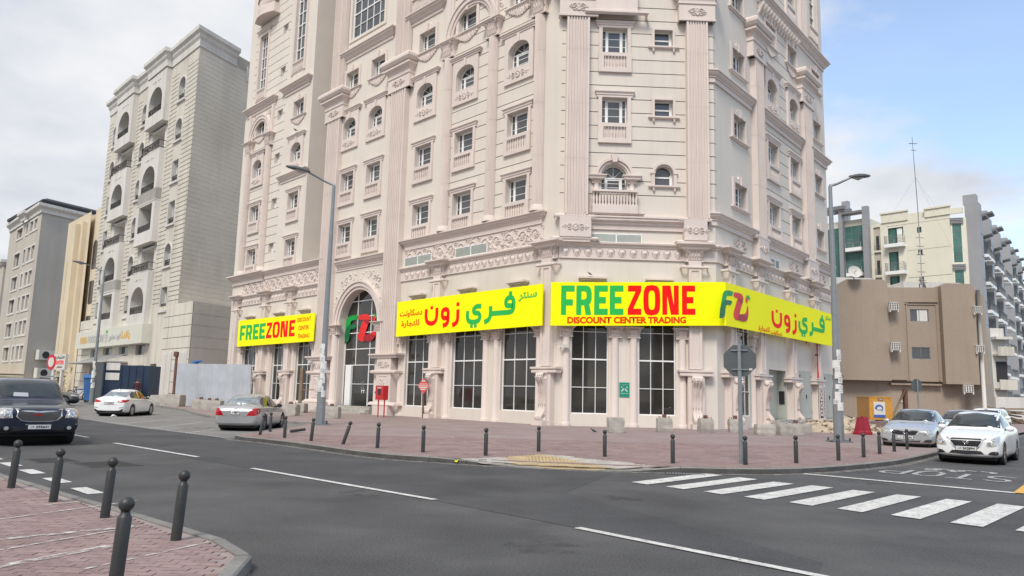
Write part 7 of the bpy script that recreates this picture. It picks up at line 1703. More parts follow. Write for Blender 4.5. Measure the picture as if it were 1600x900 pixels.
# street lamps
def street_lamp(x, y, lbl, az, H=11.0, arm=1.25, base=True, papers=True):
    t = thing('street_lamp', lbl, 'street lamp', (x, y, PZ), az, 'street lamps')
    mb = MB(); mb.lathe(0, 0, [(.20, 0), (.19, 1.9), (.145, 2.3), (.075, H)], 10, smooth=False); mb.obj('pole', 'galv', t)
    mb = MB(); mb.box(-.36, .36, -.36, .36, 0, .05); mb.box(-.42, .42, -.08, .08, .05, .09); mb.obj('base_plate', 'greyclad2', t)
    for a in (-.28, .28):
        for b in (-.28, .28): mb = MB(); mb.lathe(a, b, [(.035, .05), (.035, .17), (.02, .18)], 6); mb.obj('bolt', 'iron', t)
    mb = MB(); mb.tube([(0, 0, H - .1), (0, 0, H + .02), (arm * .3, 0, H + .14), (arm, 0, H + .55)], [.07, .065, .05, .042], 8); mb.obj('arm', 'galv', t)
    mb = MB(); P = [(arm - .15, .06, .07), (arm, .11, .09), (arm + .28, .17, .13), (arm + .6, .18, .12), (arm + .88, .11, .07), (arm + .95, .03, .03)]; n = 10; v = []
    for xx, hw, hh in P:
        for k in range(n): a = 2 * pi * k / n; v.append((xx, hw * cos(a), H + .55 + .15 * (xx - arm) + (hh * sin(a) if sin(a) > 0 else hh * .6 * sin(a))))
    f = [[i * n + k, i * n + (k + 1) % n, (i + 1) * n + (k + 1) % n, (i + 1) * n + k] for i in range(len(P) - 1) for k in range(n)] + [list(range(n))[::-1], [5 * n + k for k in range(n)]]
    mb.add(v, f, 0, True); mb.obj('lamp_head', 'signback', t)
    mb = MB(); mb.add([(arm + .3 + .35 * cos(a * pi / 6), .14 * sin(a * pi / 6), H + .50 + .15 * (.3 + .35 * cos(a * pi / 6))) for a in range(12)] + [(arm + .3, 0, H + .43)], [[(a + 1) % 12, a, 12] for a in range(12)]); mb.obj('lens', 'lamp', t)
    if papers:
        rnd = random.Random(int(x)); 
        for k in range(11):
            z = 1.25 + k * .21 + rnd.uniform(-.04, .04); a = rnd.uniform(-2.3, -.9) - az; w_, h_ = rnd.uniform(.2, .34), rnd.uniform(.16, .36); r = .212 + .003 * (k % 3) - (max(0, z - 1.9) * .02); v = []
            for q in range(4): an = a - w_ / 2 / r + q * w_ / 3 / r; v += [(r * cos(an), r * sin(an), z), (r * cos(an), r * sin(an), z + h_)]
            mb = MB(); mb.add(v, [[q * 2, q * 2 + 2, q * 2 + 3, q * 2 + 1] for q in range(3)]); mb.obj('pasted_notice', 'paper', t)
            mb = MB()
            for q in range(4): an0, an1 = a - w_ * .38 / r, a + w_ * rnd.uniform(.1, .38) / r; zz = z + h_ * (.2 + q * .18); mb.add([((r + .002) * cos(an0), (r + .002) * sin(an0), zz), ((r + .002) * cos((an0 + an1) / 2), (r + .002) * sin((an0 + an1) / 2), zz), ((r + .002) * cos(an1), (r + .002) * sin(an1), zz), ((r + .002) * cos(an1), (r + .002) * sin(an1), zz + .012), ((r + .002) * cos((an0 + an1) / 2), (r + .002) * sin((an0 + an1) / 2), zz + .012), ((r + .002) * cos(an0), (r + .002) * sin(an0), zz + .012)], [[0, 1, 4, 5], [1, 2, 3, 4]])
            if k % 2: mb.obj('print', 'ink', t)
    return t
street_lamp(-8.42, 34.43, 'tall grey street lamp with pasted notices, left of the arched entrance', R(196), 11.0)
street_lamp(13.06, 30.49, 'tall grey street lamp with pasted notices at the right end of the banner', R(20), 10.4, 1.2)
street_lamp(-35.3, 65.0, 'more distant street lamp before the cream apartment block', R(196), 11.3, 1.6)
street_lamp(76.5, 118.0, 'far street lamp in front of the grey block at the right edge', R(0), 9.5, 1.2)
# stop sign from behind
def octagon(r): return [(r * cos(R(22.5 + 45 * k)), r * sin(R(22.5 + 45 * k))) for k in range(8)]
t = thing('stop_sign', 'grey back of an octagonal stop sign on its pole before the right banner', 'road sign', (5.72, 19.0, PZ), R(-22))
mb = MB(); mb.lathe(0, 0, [(.05, 0), (.05, 2.85), (.045, 2.9)], 12); mb.obj('pole', 'galv', t)
mb = MB(); mb.prism([(x, z + 2.52) for x, z in octagon(.425)], .06, .075); mb.obj('sign_plate', 'signback', t)
mb = MB(); mb.prism([(x, z + 2.52) for x, z in octagon(.425)], .0755, .078); mb.obj('sign_face', 'red', t)
for z in (2.28, 2.76): mb = MB(); mb.box(-.2, .2, .03, .06, z, z + .035); mb.box(-.06, .06, -.055, .03, z, z + .035); mb.obj('clamp', 'galv', t)
mb = MB(); mb.box(.22, .3, .055, .059, 2.28, 2.33); mb.obj('sticker', 'nwhite', t)
t = thing('round_sign', 'grey back of a round traffic sign on a thin post before the tan building', 'road sign', (21.5, 40.3, PZ), R(15))
mb = MB(); mb.lathe(0, 0, [(.04, 0), (.04, 2.9)], 8); mb.obj('pole', 'galv', t); mb = MB(); mb.prism([(.34 * cos(k * pi / 10), 2.55 + .34 * sin(k * pi / 10)) for k in range(20)], .05, .07); mb.obj('sign_plate', 'signback', t)
# red fire cabinet by the steps
t = thing('fire_inlet_cabinet', 'red fire brigade inlet cabinet on two legs by the entrance steps', 'fire cabinet', (-7.75, 46.6, PZ), R(-46.5))
mb = MB(); mb.box(-.42, .42, -.18, .18, 1.05, 1.9); b0 = mb.obj('cabinet', 'red', t); mb = MB(); mb.box(-.14, .14, -.2, -.18, 1.35, 1.7); mb.obj('window', 'ink', t); mb = MB(); mb.box(-.2, .2, -.195, -.18, 1.74, 1.8); mb.obj('label', 'nwhite', t)
for x in (-.34, .3): mb = MB(); mb.box(x, x + .05, -.03, .03, 0, 1.05); mb.obj('leg', 'red', t)
mb = MB(); mb.tube([(-.42, 0, 1.5), (-.62, 0, 1.5)], .07, 8); mb.obj('valve', 'red', t); mb = MB(); mb.tube([(-.62, 0, 1.5), (-.68, 0, 1.5)], .11, 10); mb.obj('valve_cap', 'nwhite', t)
def diamond(x, y, rz, lbl, z0, post=True, s=.5):
    t = thing('safety_sign', lbl, 'sign', (x, y, PZ), rz)
    if post: mb = MB(); mb.box(-.045, .045, -.02, .04, 0, z0 + .2); mb.obj('post', 'rust', t)
    mb = MB(); mb.prism([(-s * .82, z0 + s), (0, z0), (s * .82, z0 + s), (0, z0 + 2 * s)], -.05, -.03); p = mb.obj('plate', 'signred', t)
    for k, (a, b) in enumerate(((.13, 1.55), (.30, 1.2), (.34, 1.0), (.30, .76), (.18, .52))): mb = MB(); mb.box(-a, a, -.055, -.051, z0 + s * b, z0 + s * b + .035 + (.04 if k in (0, 3, 4) else 0)); mb.obj('print', 'nwhite', p)
diamond(-5.3, 47.3, R(-25), 'red diamond safety sign on a brown post between the shop windows', 1.45)
p0 = FR.w(7.25, -.05); diamond(p0.x, p0.y, R(50.7), 'red diamond safety sign fixed on the wall beside the service door', 1.55, False, .5)
p0 = FM.w(3.58, -.02); t = thing('assembly_sign', 'green assembly point sign on the wall between two half columns', 'sign', (p0.x, p0.y, 0), R(2.1))
mb = MB(); mb.box(-.26, .26, -.03, 0, 1.70, 2.45); p = mb.obj('plate', 'ggreen', t)
def fig(mb, x, z, s): mb.add([(x + s * .5 * cos(k * pi / 4), -.034, z + s * (1.3 + .5 * sin(k * pi / 4))) for k in range(8)], [list(range(8))]); mb.add([(x - s * .55, -.034, z - s * .4), (x + s * .55, -.034, z - s * .4), (x + s * .4, -.034, z + s * .8), (x - s * .4, -.034, z + s * .8)], [[0, 1, 2, 3]])
mb = MB()
for x, z in ((-.05, 2.06), (.05, 2.06), (-.1, 2.04 - .02), (.1, 2.02)): fig(mb, x, z, .05)
for sx in (-1, 1):
    for sz in (-1, 1): leaf(mb, sx * .17, 2.1 + sz * .13, .09, math.atan2(-sz, -sx), -.035, .45, .002)
mb.obj('pictogram', 'nwhite', p)
me = text_mesh('ASSEMBLY POINT', .42, .045, .02); me.materials.append(M['nwhite']); link('lettering', me, p, (-.21, -.034, 1.85))
me = text_mesh('\ufe90\ufee4\ufea0\ufe97 \ufe94\ufec4\ufed8\ufee7', .42, .06, .02); me.materials.append(M['nwhite']); link('lettering', me, p, (-.21, -.034, 2.3))
# cameras
def cctv(fr, x, z, rz, lbl):
    p0 = fr.w(x, -.05, z); t = thing('security_camera', lbl, 'security camera', tuple(p0), fr.yaw + rz)
    mb = MB(); mb.tube([(0, .05, 0), (0, -.18, 0), (.1, -.3, .02)], .025, 6); mb.obj('bracket', 'nwhite', t); mb = MB(); mb.box(-.02, .38, -.38, -.26, .0, .12); mb.box(-.04, .43, -.39, -.25, .12, .14); mb.obj('camera_body', 'nwhite', t); mb = MB(); mb.box(.38, .385, -.36, -.28, .02, .1); mb.obj('lens', 'ink', t)
cctv(FM, .15, 4.2, 0, 'white bullet camera left of the first window of the crossing wall'); cctv(FL, -.9, 4.3, pi, 'white bullet camera on the left face of the corner pilaster'); cctv(FL, -41.3, 4.2, pi, 'white camera at the far left corner of the wing')
p0 = FL.w(-24.6, -.9, 3.8); t = thing('dome_camera', 'small white dome camera over the pedestal left of the entrance', 'security camera', tuple(p0)); mb = MB(); mb.lathe(0, 0, [(.02, -.25), (.14, -.18), (.17, -.05), (.17, .05)], 10); mb.obj('dome', 'nwhite', t); mb = MB(); mb.tube([(0, 0, .05), (0, .3, .1), (0, .4, .1)], .03, 5); mb.obj('bracket', 'nwhite', t)
# red riser pipe on the right wall
t = thing('riser_pipe', 'thin red fire riser pipe on the right wall near the lattice screen', 'pipe', tuple(FR.w(15.0, -.55, 3.3)), FR.yaw); mb = MB(); mb.tube([(0, 0, 0), (0, 0, 2.5), (-1.3, .25, 2.55), (-1.5, .25, 2.3)], .06, 7); mb.obj('pipe', 'red', t); mb = MB(); mb.box(-.2, .14, -.02, .1, 1.5, 1.62); mb.obj('clamp', 'iron', t)
t = thing('wall_valve', 'red valve fitting on the far end of the right wall', 'valve', tuple(FR.w(20.1, -.3, 3.6)), FR.yaw); mb = MB(); mb.tube([(0, .3, 0), (0, -.3, 0)], .08, 7); mb.tube([(-.3, -.3, 0), (.3, -.3, 0)], .1, 7); mb.obj('pipe', 'rust', t)
t = thing('wall_phone_box', 'small grey intercom box beside the service door', 'box', tuple(FR.w(11.9, -.1, 1.9)), FR.yaw); mb = MB(); mb.box(-.2, .2, -.18, .1, 0, 1.1); mb.obj('casing', 'shopgrey', t); mb = MB(); mb.box(-.13, .13, -.19, -.18, .2, .95); mb.obj('screen', 'ink', t)
# rubble heap, slabs, barriers, generator, conveyor
rnd = random.Random(4)
def heap(name, cx_, cy_, rx, ry, h, n, lbl, mt='rubble', sz=(.05, .2)):
    t = thing(name, lbl, 'rubble', (cx_, cy_, .02)); mb = MB(); G_ = 22
    def hz(u, v): r = math.hypot(u, v); return max(0, 1 - r) ** .8 * h * (1 + .25 * sin(u * 9 + v * 4) + .15 * sin(v * 13))
    vs = [(u * rx, v * ry, hz(u, v) + rnd.uniform(-.02, .02)) for u in [(-1 + 2 * i / G_) for i in range(G_ + 1)] for v in [(-1 + 2 * j / G_) for j in range(G_ + 1)]]
    mb.add(vs, [[i * (G_ + 1) + j, (i + 1) * (G_ + 1) + j, (i + 1) * (G_ + 1) + j + 1, i * (G_ + 1) + j + 1] for i in range(G_) for j in range(G_) if math.hypot(-1 + 2 * (i + .5) / G_, -1 + 2 * (j + .5) / G_) < 1.0]); mb.obj('mound', mt, t)
    mb = MB()
    for k in range(n):
        a, r = rnd.uniform(0, 2 * pi), math.sqrt(rnd.uniform(0, 1.1)); u, v = r * cos(a), r * sin(a); s_ = rnd.uniform(*sz); x, y, z = u * rx, v * ry, hz(u, v)
        q = [Vector((rnd.uniform(-1, 1), rnd.uniform(-1, 1), rnd.uniform(-.6, .8))) .normalized() * s_ * rnd.uniform(.7, 1.2) + Vector((x, y, z)) for _ in range(6)]
        mb.add(q, [[0, 1, 2], [0, 2, 3], [0, 3, 1], [4, 1, 2], [4, 2, 3], [5, 3, 1], [5, 1, 4]])
    o = mb.obj('stone', [mt], t); o['kind'] = 'stuff'; return t
heap('rubble_heap', 17.9, 41.5, 3.1, 2.2, .78, 420, 'sandy heap of rubble and broken stone by the right street lamp')
for k, (x, y, rz, ml_) in enumerate([(20.3, 42.5, .5, 'paver1'), (21.2, 43.5, -.3, 'paver1'), (20.9, 45.0, .8, 'taupe')]):
    t = thing('paver_stack', ['tilted stack of old red pavers nearest the rubble', 'second stack of red pavers by the red barrier', 'grey slabs behind the stacks of pavers'][k], 'pavers', (x, y, PZ), rz)
    for j in range(6): mb = MB(); mb.box(-.4, .4, -.3, .3, j * .1, j * .1 + .09); o = mb.obj('paver', ml_, t, (j * .04, 0, 0))
def barrier(x, y, rz, lbl):
    t = thing('plastic_barrier', lbl, 'barrier', (x, y, PZ), rz, 'red plastic road barriers'); t.scale = (.72, .72, .95); v = []
    for z, hw, hl in ((0, .30, .58), (.14, .29, .57), (.2, .22, .54), (.75, .12, .40), (.9, .11, .38)): v.append((z, hw, hl))
    mb = MB(); P = []
    for z, hw, hl in v: P += [(-hl, -hw, z), (-hl * .35, -hw, z), (-hl * .25, -hw * .75, z), (hl * .25, -hw * .75, z), (hl * .35, -hw, z), (hl, -hw, z), (hl, hw, z), (-hl, hw, z)]
    mb.add(P, [[i * 8 + k, i * 8 + (k + 1) % 8, i * 8 + 8 + (k + 1) % 8, i * 8 + 8 + k] for i in range(4) for k in range(8)] + [[32 + k for k in range(8)]]); mb.obj('shell', 'redplastic', t)
    mb = MB(); mb.box(-.08, .08, -.05, .05, .9, .95); mb.obj('cap', 'redplastic', t); mb = MB(); mb.box(-.3, -.18, -.32, -.25, 0, .1); mb.box(.18, .3, -.32, -.25, 0, .1); mb.obj('foot', 'redplastic', t)
barrier(17.55, 38.2, R(20), 'nearer red plastic barrier by the rubble'); barrier(18.05, 38.9, R(75), 'red plastic barrier half hidden behind the nearer one')
t = thing('generator', 'yellow site generator with a white poster, by the tan building', 'generator', (27.3, 56.3, .05), R(-4))
mb = MB(); mb.box(-.85, .8, 0, 2.4, .45, 2.05); mb.obj('housing', 'genyel', t); mb = MB(); mb.box(-.87, .82, -.02, 2.42, 2.05, 2.13); mb.obj('lid', 'genyel', t); mb = MB(); mb.box(-.6, .8, .2, 2.2, 0, .45); mb.obj('skid', 'ink', t)
mb = MB(); mb.box(-.55, .27, -.03, 0, .62, 1.75); ps = mb.obj('poster', 'nwhite', t); mb = MB(); mb.box(-.55, .27, -.035, -.03, .62, .82); mb.obj('print', 'inkblue', ps); mb = MB(); mb.tube([(-.15 + .24 * cos(a), -.035, 1.28 + .22 * sin(a)) for a in [R(-60 + 24 * k) for k in range(11)]], [.03 + .005 * k for k in range(11)], 4); mb.tube([(-.45, -.035, 1.25), (-.2, -.035, 1.15), (0, -.035, 1.22)], .02, 4); mb.obj('emblem', 'inkblue', ps)
mb = MB(); mb.box(-.22, .12, -.03, 0, 1.84, 2.0); mb.obj('label', 'rust', t); me = text_mesh('CAT', .26, .1, .04); me.materials.append(M['nwhite']); link('lettering', me, t, (-.18, -.04, 1.87))
t = thing('conveyor', 'slanted rusty steel frame leaning beside the generator', 'steel frame', (29.3, 57.5, .1), R(8))
mb = MB(); mb.tube([(-.9, 0, .2), (.55, 0, 2.7)], .08, 4); mb.tube([(-.6, .5, .1), (.75, .5, 2.6)], .08, 4); [mb.tube([(-.8 + .28 * k, 0, .4 + .46 * k), (-.55 + .28 * k, .5, .35 + .46 * k)], .04, 4) for k in range(5)]; mb.obj('rails', 'wood', t); mb = MB(); mb.box(.5, .75, .1, .4, 0, 2.7); mb.obj('upright', 'rust', t)
# left side: container, bins, fence, bicycle
t = thing('skip_container', 'dark navy steel waste container before the cream block', 'container', (-31.5, 66.5, .1), R(4)); mb = MB(); mb.box(-3.6, .2, 0, 2.4, .1, 3.3); mb.box(-3.7, -3.55, -.05, 2.4, .1, 3.5); mb.obj('body', 'navy', t)
for k in range(4): mb = MB(); mb.box(-2.2 + k * .6, -2.13 + k * .6, -.05, 0, .2, 3.2); mb.obj('rib', 'navy', t)
mb = MB(); mb.box(-4.5, -3.7, 0, 2, .1, 3.4); mb.obj('control_box', 'signback', t)
for z0 in (2.0, 2.85): mb = MB(); mb.box(-3.45, -2.3, -.09, -.07, z0, z0 + .62); mb.obj('notice', 'nwhite', t)
def bin_(x, y, rz, mt, lbl, s=1.0, wheels=True):
    t = thing('wheelie_bin', lbl, 'bin', (x, y, .05), rz, 'wheeled bins by the cream block'); mb = MB(); a, b = .62 * s, .5 * s
    v = [(-a * .85, -b * .85, .25), (a * .85, -b * .85, .25), (a * .85, b * .85, .25), (-a * .85, b * .85, .25), (-a, -b, 1.75 * s), (a, -b, 1.75 * s), (a, b, 1.75 * s), (-a, b, 1.75 * s)]
    mb.add(v, [[0, 3, 2, 1], [0, 1, 5, 4], [1, 2, 6, 5], [2, 3, 7, 6], [3, 0, 4, 7], [4, 5, 6, 7]]); mb.obj('body', mt, t); mb = MB(); mb.prismx([(-b - .08, 1.75 * s), (b + .05, 1.75 * s), (b, 1.95 * s), (-b * .4, 2.0 * s)], -a - .06, a + .06); mb.obj('lid', mt, t)
    for sx in (-1, 1):
        for sy in (-1, 1): mb = MB(); mb.tube([(sx * a * .7 - .05, sy * b * .6, .15), (sx * a * .7 + .05, sy * b * .6, .15)], .15, 8); mb.obj('wheel', 'tyre', t)
bin_(-36.9, 68.3, R(10), 'bluebin', 'blue wheeled bin beside the distant street lamp, nearer the parked car', 1.25); bin_(-34.3, 70.5, R(-5), 'bluebin', 'second blue wheeled bin, just right of the distant lamp pole', 1.25); bin_(-27.6, 65.2, R(5), 'greenbin', 'dark green wheeled bin at the right end of the navy container', 1.25)
t = thing('sheet_fence', 'leaning corrugated metal sheet fence in front of the grey side wall', 'fence', (-27.1, 63.6, .1), R(-10)); mb = MB(); n = 44; v = []
for k in range(n + 1): x = -.9 + 7.0 * k / n; y = .08 * sin(k * pi / 2); v += [(x, y, 0), (x - .15, y + .1, 3.5)]
mb.add(v, [[2 * k, 2 * k + 2, 2 * k + 3, 2 * k + 1] for k in range(n)]); mb.obj('sheet', 'corr', t); mb = MB(); mb.box(-.8, 6, .12, .2, .6, .7); mb.box(-.9, 5.9, .2, .28, 2.8, 2.9); mb.obj('rail', 'wood', t)
t = thing('plastic_bag', 'crumpled blue plastic bag caught on top of the corrugated fence', 'bag', (-26.1, 63.5, 3.6)); mb = MB(); q = [(random.uniform(-.6, .6), random.uniform(-.2, .2), random.uniform(-.1, .35)) for _ in range(9)]; mb.add(q, [[i, (i + 1) % 9, (i + 3) % 9] for i in range(9)]); mb.obj('film', 'bluebin', t)
t = thing('litter', 'small yellow and white scrap of litter at the far kerb', 'litter', (-1.22, 18.42, .02)); mb = MB(); q = [(random.uniform(-.07, .07), random.uniform(-.05, .05), random.uniform(0, .09)) for _ in range(8)]; mb.add(q, [[i, (i + 1) % 8, (i + 3) % 8] for i in range(8)]); mb.obj('scrap', 'yellow', t)
t = thing('litter', 'white scrap of paper on the road behind the white sedan', 'litter', (-20.6, 40.3, .02)); mb = MB(); q = [(random.uniform(-.2, .2), random.uniform(-.1, .1), random.uniform(0, .14)) for _ in range(8)]; mb.add(q, [[i, (i + 1) % 8, (i + 3) % 8] for i in range(8)]); mb.obj('scrap', 'paper', t)
# bicycle by the bins
t = thing('bicycle', 'parked bicycle with blue frame by the blue bins', 'bicycle', (-40.0, 71.5, .05), R(20))
for x in (-.75, .75): mb = MB(); mb.tube([(x + .5 * cos(a * pi / 8), 0, .52 + .5 * sin(a * pi / 8)) for a in range(16)], .05, 5, closed=True); mb.obj('wheel', 'tyre', t)
mb = MB(); [mb.tube(p, .045, 5) for p in ([(-.75, 0, .52), (-.2, 0, .5), (.5, 0, 1.2), (.75, 0, .52)], [(-.2, 0, .5), (-.35, 0, 1.3)], [(-.33, 0, 1.15), (.5, 0, 1.2)], [(-.75, 0, .52), (-.33, 0, 1.15)])]; mb.obj('frame', 'inkblue', t); mb = MB(); mb.tube([(.5, -.3, 1.5), (.5, .3, 1.5)], .04, 5); mb.tube([(.5, 0, 1.2), (.5, 0, 1.5)], .04, 5); mb.obj('handlebar', 'iron', t); mb = MB(); mb.box(-.5, -.2, -.1, .1, 1.3, 1.4); mb.obj('saddle', 'tyre', t)
# timber pile far right, and a low dusty shrub by the ochre building
t = thing('timber_pile', 'heap of old timber and boards by the garden wall far right', 'timber', (46.5, 72.0, 0), R(20))
for k in range(12): mb = MB(); mb.box(-2.2, 2.2, -.12, .12, 0, .12); o = mb.obj('board', 'wood', t, (random.uniform(-.5, .8), random.uniform(-.8, .8), .1 + .12 * k)); o.rotation_euler = (random.uniform(-.1, .1), random.uniform(-.05, .25), random.uniform(-.4, .4))
t = thing('shrub', 'dusty thin shrub at the foot of the ochre building', 'shrub', tuple(FN.w(-93.5, -1.5, 0))); mb = MB()
for k in range(500): a, r, z = random.uniform(0, 6.28), random.uniform(0, .9), random.uniform(.6, 3.4); q = Vector((r * cos(a), r * sin(a), z)); mb.add([q, q + Vector((random.uniform(-.2, .2), random.uniform(-.2, .2), .12)), q + Vector((random.uniform(-.2, .2), random.uniform(-.2, .2), -.1))], [[0, 1, 2]])
mb.obj('foliage', 'foliage', t); mb = MB(); [mb.tube([(0, 0, 0), (random.uniform(-.6, .6), random.uniform(-.6, .6), 2.6)], .04, 4) for _ in range(6)]; mb.obj('stem', 'wood', t)
# birds
def bird(x, y, z, rz, lbl, s=1.0):
    t = thing('pigeon', lbl, 'bird', (x, y, z), rz, 'small birds'); mb = MB(); n = 10; P = [(-.20, .012, .03), (-.10, .03, .06), (0, .055, .1), (.08, .05, .13), (.12, .03, .17), (.15, .028, .20), (.18, .012, .205), (.21, .004, .20)]; v = []
    for xx, r, zc in P:
        for k in range(n): a = 2 * pi * k / n; v.append((xx * s, r * s * cos(a), (zc + r * sin(a)) * s))
    mb.add(v, [[i * n + k, i * n + (k + 1) % n, (i + 1) * n + (k + 1) % n, (i + 1) * n + k] for i in range(len(P) - 1) for k in range(n)], 0, True); mb.obj('body', 'bollard', t); mb = MB(); [mb.tube([(.02 * s, d * s, .06 * s), (.03 * s, d * s, 0)], .006 * s, 4) for d in (-.02, .02)]; mb.obj('leg', 'rust', t)
p0 = FL.w(-30.3, -.45, 23.36); bird(p0.x, p0.y, p0.z, R(150), 'dark pigeon perched on the window hood of the left wing', 1.4)
p0 = FM.w(1.62, -.55, 8.06); bird(p0.x, p0.y, p0.z, R(200), 'dark pigeon on the bracket above the corner banner', .8)
bird(3.72, 33.6, PZ, R(190), 'small bird standing on the pavement left of the chipped block', .8)
p0 = FL.w(-38.7, -.4, 8.02); bird(p0.x, p0.y, p0.z, R(120), 'dark bird on the bracket above the left wing banner', 1.0)

# ------------------------------------------------------------------ vehicles
def lerp_tab(tab, t):
    """piecewise smooth table [(t, v...)]"""
    for i in range(1, len(tab)):
        if t <= tab[i][0]:
            a, b = tab[i - 1], tab[i]; k = (t - a[0]) / (b[0] - a[0]); return [p + (q - p) * k for p, q in zip(a[1:], b[1:])]
    return list(tab[-1][1:])
def car_body(spec):
    """body shell from cross-sections, x across, y forward (front at +L/2); returns evaluated mesh with wheel arches cut"""
    Lc, hw0 = spec['L'], spec['W'] / 2; v = []; f = []; ns = len(spec['st'])
    for (t, kw, zb, zs, zt, kt) in spec['st']:
        y = Lc / 2 - t; hw = hw0 * kw; ht = hw0 * kt; d = zt - zs; mid = zb + (zs - zb) * .52
        sec = [(0, zb), (hw * .78, zb), (hw * .955, zb + .05), (hw * .995, zb + .2 * (zs - zb) + .03), (hw, mid), (hw * .985, zs - .07), (hw * .945, zs)]
        if d > .25: sec += [(hw * .90, zs + .035), (ht + .035, zt - .15), (ht - .03, zt - .055), (ht * .72, zt - .012), (0, zt)]
        else: sec += [(hw * .90, zs + d * .35 + .004), (hw * .78, zs + d * .62 + .004), (hw * .62, zs + d * .82), (hw * .35, zs + d * .96), (0, zt)]
        n = len(sec); v += [(x, y, z) for x, z in sec] + [(-x, y, z) for x, z in sec[1:-1][::-1]]
    k = 2 * n - 2
    for i in range(ns - 1):
        for j in range(k): f.append([i * k + j, i * k + (j + 1) % k, (i + 1) * k + (j + 1) % k, (i + 1) * k + j])
    for e, fl in ((0, False), (ns - 1, True)):
        o = e * k
        for j in range(n - 1):
            a, b, c_, d_ = o + j, o + j + 1, o + (k - j - 1) % k, o + (k - j) % k
            q = [a, b, c_, d_] if j > 0 else [a, b, o + k - 1]
            q = [p for i_, p in enumerate(q) if p not in q[:i_]]
            if len(q) > 2: f.append(q[::-1] if not fl else q)
    me = bpy.data.meshes.new('shell'); me.from_pydata(v, [], f); me.update()
    bm = bmesh.new(); bm.from_mesh(me); bmesh.ops.recalc_face_normals(bm, faces=bm.faces); bm.to_mesh(me); bm.free()
    o = bpy.data.objects.new('shell', me); C.objects.link(o); sb_ = o.modifiers.new('s', 'SUBSURF'); sb_.levels = 2; sb_.render_levels = 2
    cut = []
    for yy in (spec['yf'], spec['yr']):
        for s_ in (-1, 1):
            mb = MB(); r = spec['rw'] + .055; x0 = s_ * (hw0 - .24); x1 = s_ * (hw0 + .2); n = 28
            P = [(yy + r * cos(2 * pi * q / n), spec['rw'] + .01 + r * sin(2 * pi * q / n)) for q in range(n)]
            mb.prismx(P if s_ > 0 else P, min(x0, x1), max(x0, x1)); m_ = mb.mesh('cut', 'dark'); bm = bmesh.new(); bm.from_mesh(m_); bmesh.ops.recalc_face_normals(bm, faces=bm.faces); bm.to_mesh(m_); bm.free()
            c_ = bpy.data.objects.new('cut', m_); C.objects.link(c_); cut.append(c_); b_ = o.modifiers.new('b', 'BOOLEAN'); b_.operation = 'DIFFERENCE'; b_.object = c_; b_.solver = 'EXACT'
    bpy.context.view_layer.update(); dg = bpy.context.evaluated_depsgraph_get(); dg.update()
    out = bpy.data.meshes.new_from_object(o.evaluated_get(dg)); out.name = 'body'
    o.modifiers.clear(); bpy.context.view_layer.update()
    for q in cut + [o]: bpy.data.objects.remove(q)
    out.materials.clear(); out.materials.append(M[spec['paint']]); out.polygons.foreach_set('use_smooth', [True] * len(out.polygons)); out.polygons.foreach_set('material_index', [0] * len(out.polygons))
    if hasattr(out, 'set_sharp_from_angle'): out.set_sharp_from_angle(angle=R(42))
    vv = [tuple(p.co) for p in out.vertices]; tree = BVHTree.FromPolygons(vv, [list(p.vertices) for p in out.polygons])
    return out, tree
def patch(tree, outline, axis, mt, name, parent, off=.006, step=.07, sm=True, sgn=1):
    """thin skin conforming to the body: outline in the plane seen along the axis"""
    P = [Vector(p) for p in (smooth_pts(outline + [outline[0]], 3)[:-1] if sm else outline)]; n = len(P); pts = list(P)
    x0, x1 = min(p.x for p in P), max(p.x for p in P); y0, y1 = min(p.y for p in P), max(p.y for p in P); pl = [tuple(p) for p in P]
    step = max(step, (x1 - x0) / 40, (y1 - y0) / 40)
    for i in range(int((x1 - x0) / step)):
        for j in range(int((y1 - y0) / step)):
            q = (x0 + (i + .5) * step, y0 + (j + .5) * step)
            if inside(q, pl): pts.append(Vector(q))
    vs, es, fs, *_ = geometry.delaunay_2d_cdt(pts, [(i, (i + 1) % n) for i in range(n)], [list(range(n))], 1, 1e-5)
    dirs = {'side': Vector((-sgn, 0, 0)), 'front': Vector((0, -1, 0)), 'rear': Vector((0, 1, 0)), 'top': Vector((0, 0, -1))}; d = dirs[axis]; out = []; ok = True
    for q in vs:
        if axis == 'side': o = Vector((3 * sgn, q.x, q.y))
        elif axis == 'front': o = Vector((q.x, 5, q.y))
        elif axis == 'rear': o = Vector((q.x, -5, q.y))
        else: o = Vector((q.x, q.y, 4))
        loc, nor, *_r = tree.ray_cast(o, d)
        if loc is None: out.append(None); continue
        if nor.dot(d) > 0: nor = -nor
        out.append(loc + nor * off)
    idx = {}; vv = []
    for i, p in enumerate(out):
        if p is not None: idx[i] = len(vv); vv.append(tuple(p))
    ff = []
    for f_ in fs:
        if all(i in idx for i in f_):
            q = [Vector(vv[idx[i]]) for i in f_]; nn = (q[1] - q[0]).cross(q[2] - q[0])
            if max((q[a] - q[b]).length for a in range(3) for b in range(3)) > .6 + step * 3: continue
            ff.append([idx[i] for i in f_] if nn.dot(d) < 0 else [idx[i] for i in f_][::-1])
    me = bpy.data.meshes.new(name); me.from_pydata(vv, [], ff); me.materials.append(M[mt]); me.polygons.foreach_set('use_smooth', [True] * len(ff)); me.update()
    return link(name, me, parent)
def mirror_x(o): return [(-x, z) for x, z in o]
def strip(a, b, w_=.008):
    a, b = Vector(a), Vector(b); t = (b - a).normalized(); n = Vector((-t.y, t.x)) * w_ / 2; return [tuple(a - n), tuple(b - n), tuple(b + n), tuple(a + n)]
def polystrip(tree, pts, axis, mt, name, parent, w_=.010, off=.003, sgn=1):
    L_, R__ = stroke_poly(pts, w_); patch(tree, [tuple(p) for p in L_] + [tuple(p) for p in R__[::-1]], axis, mt, name, parent, off, .3, False, sgn)
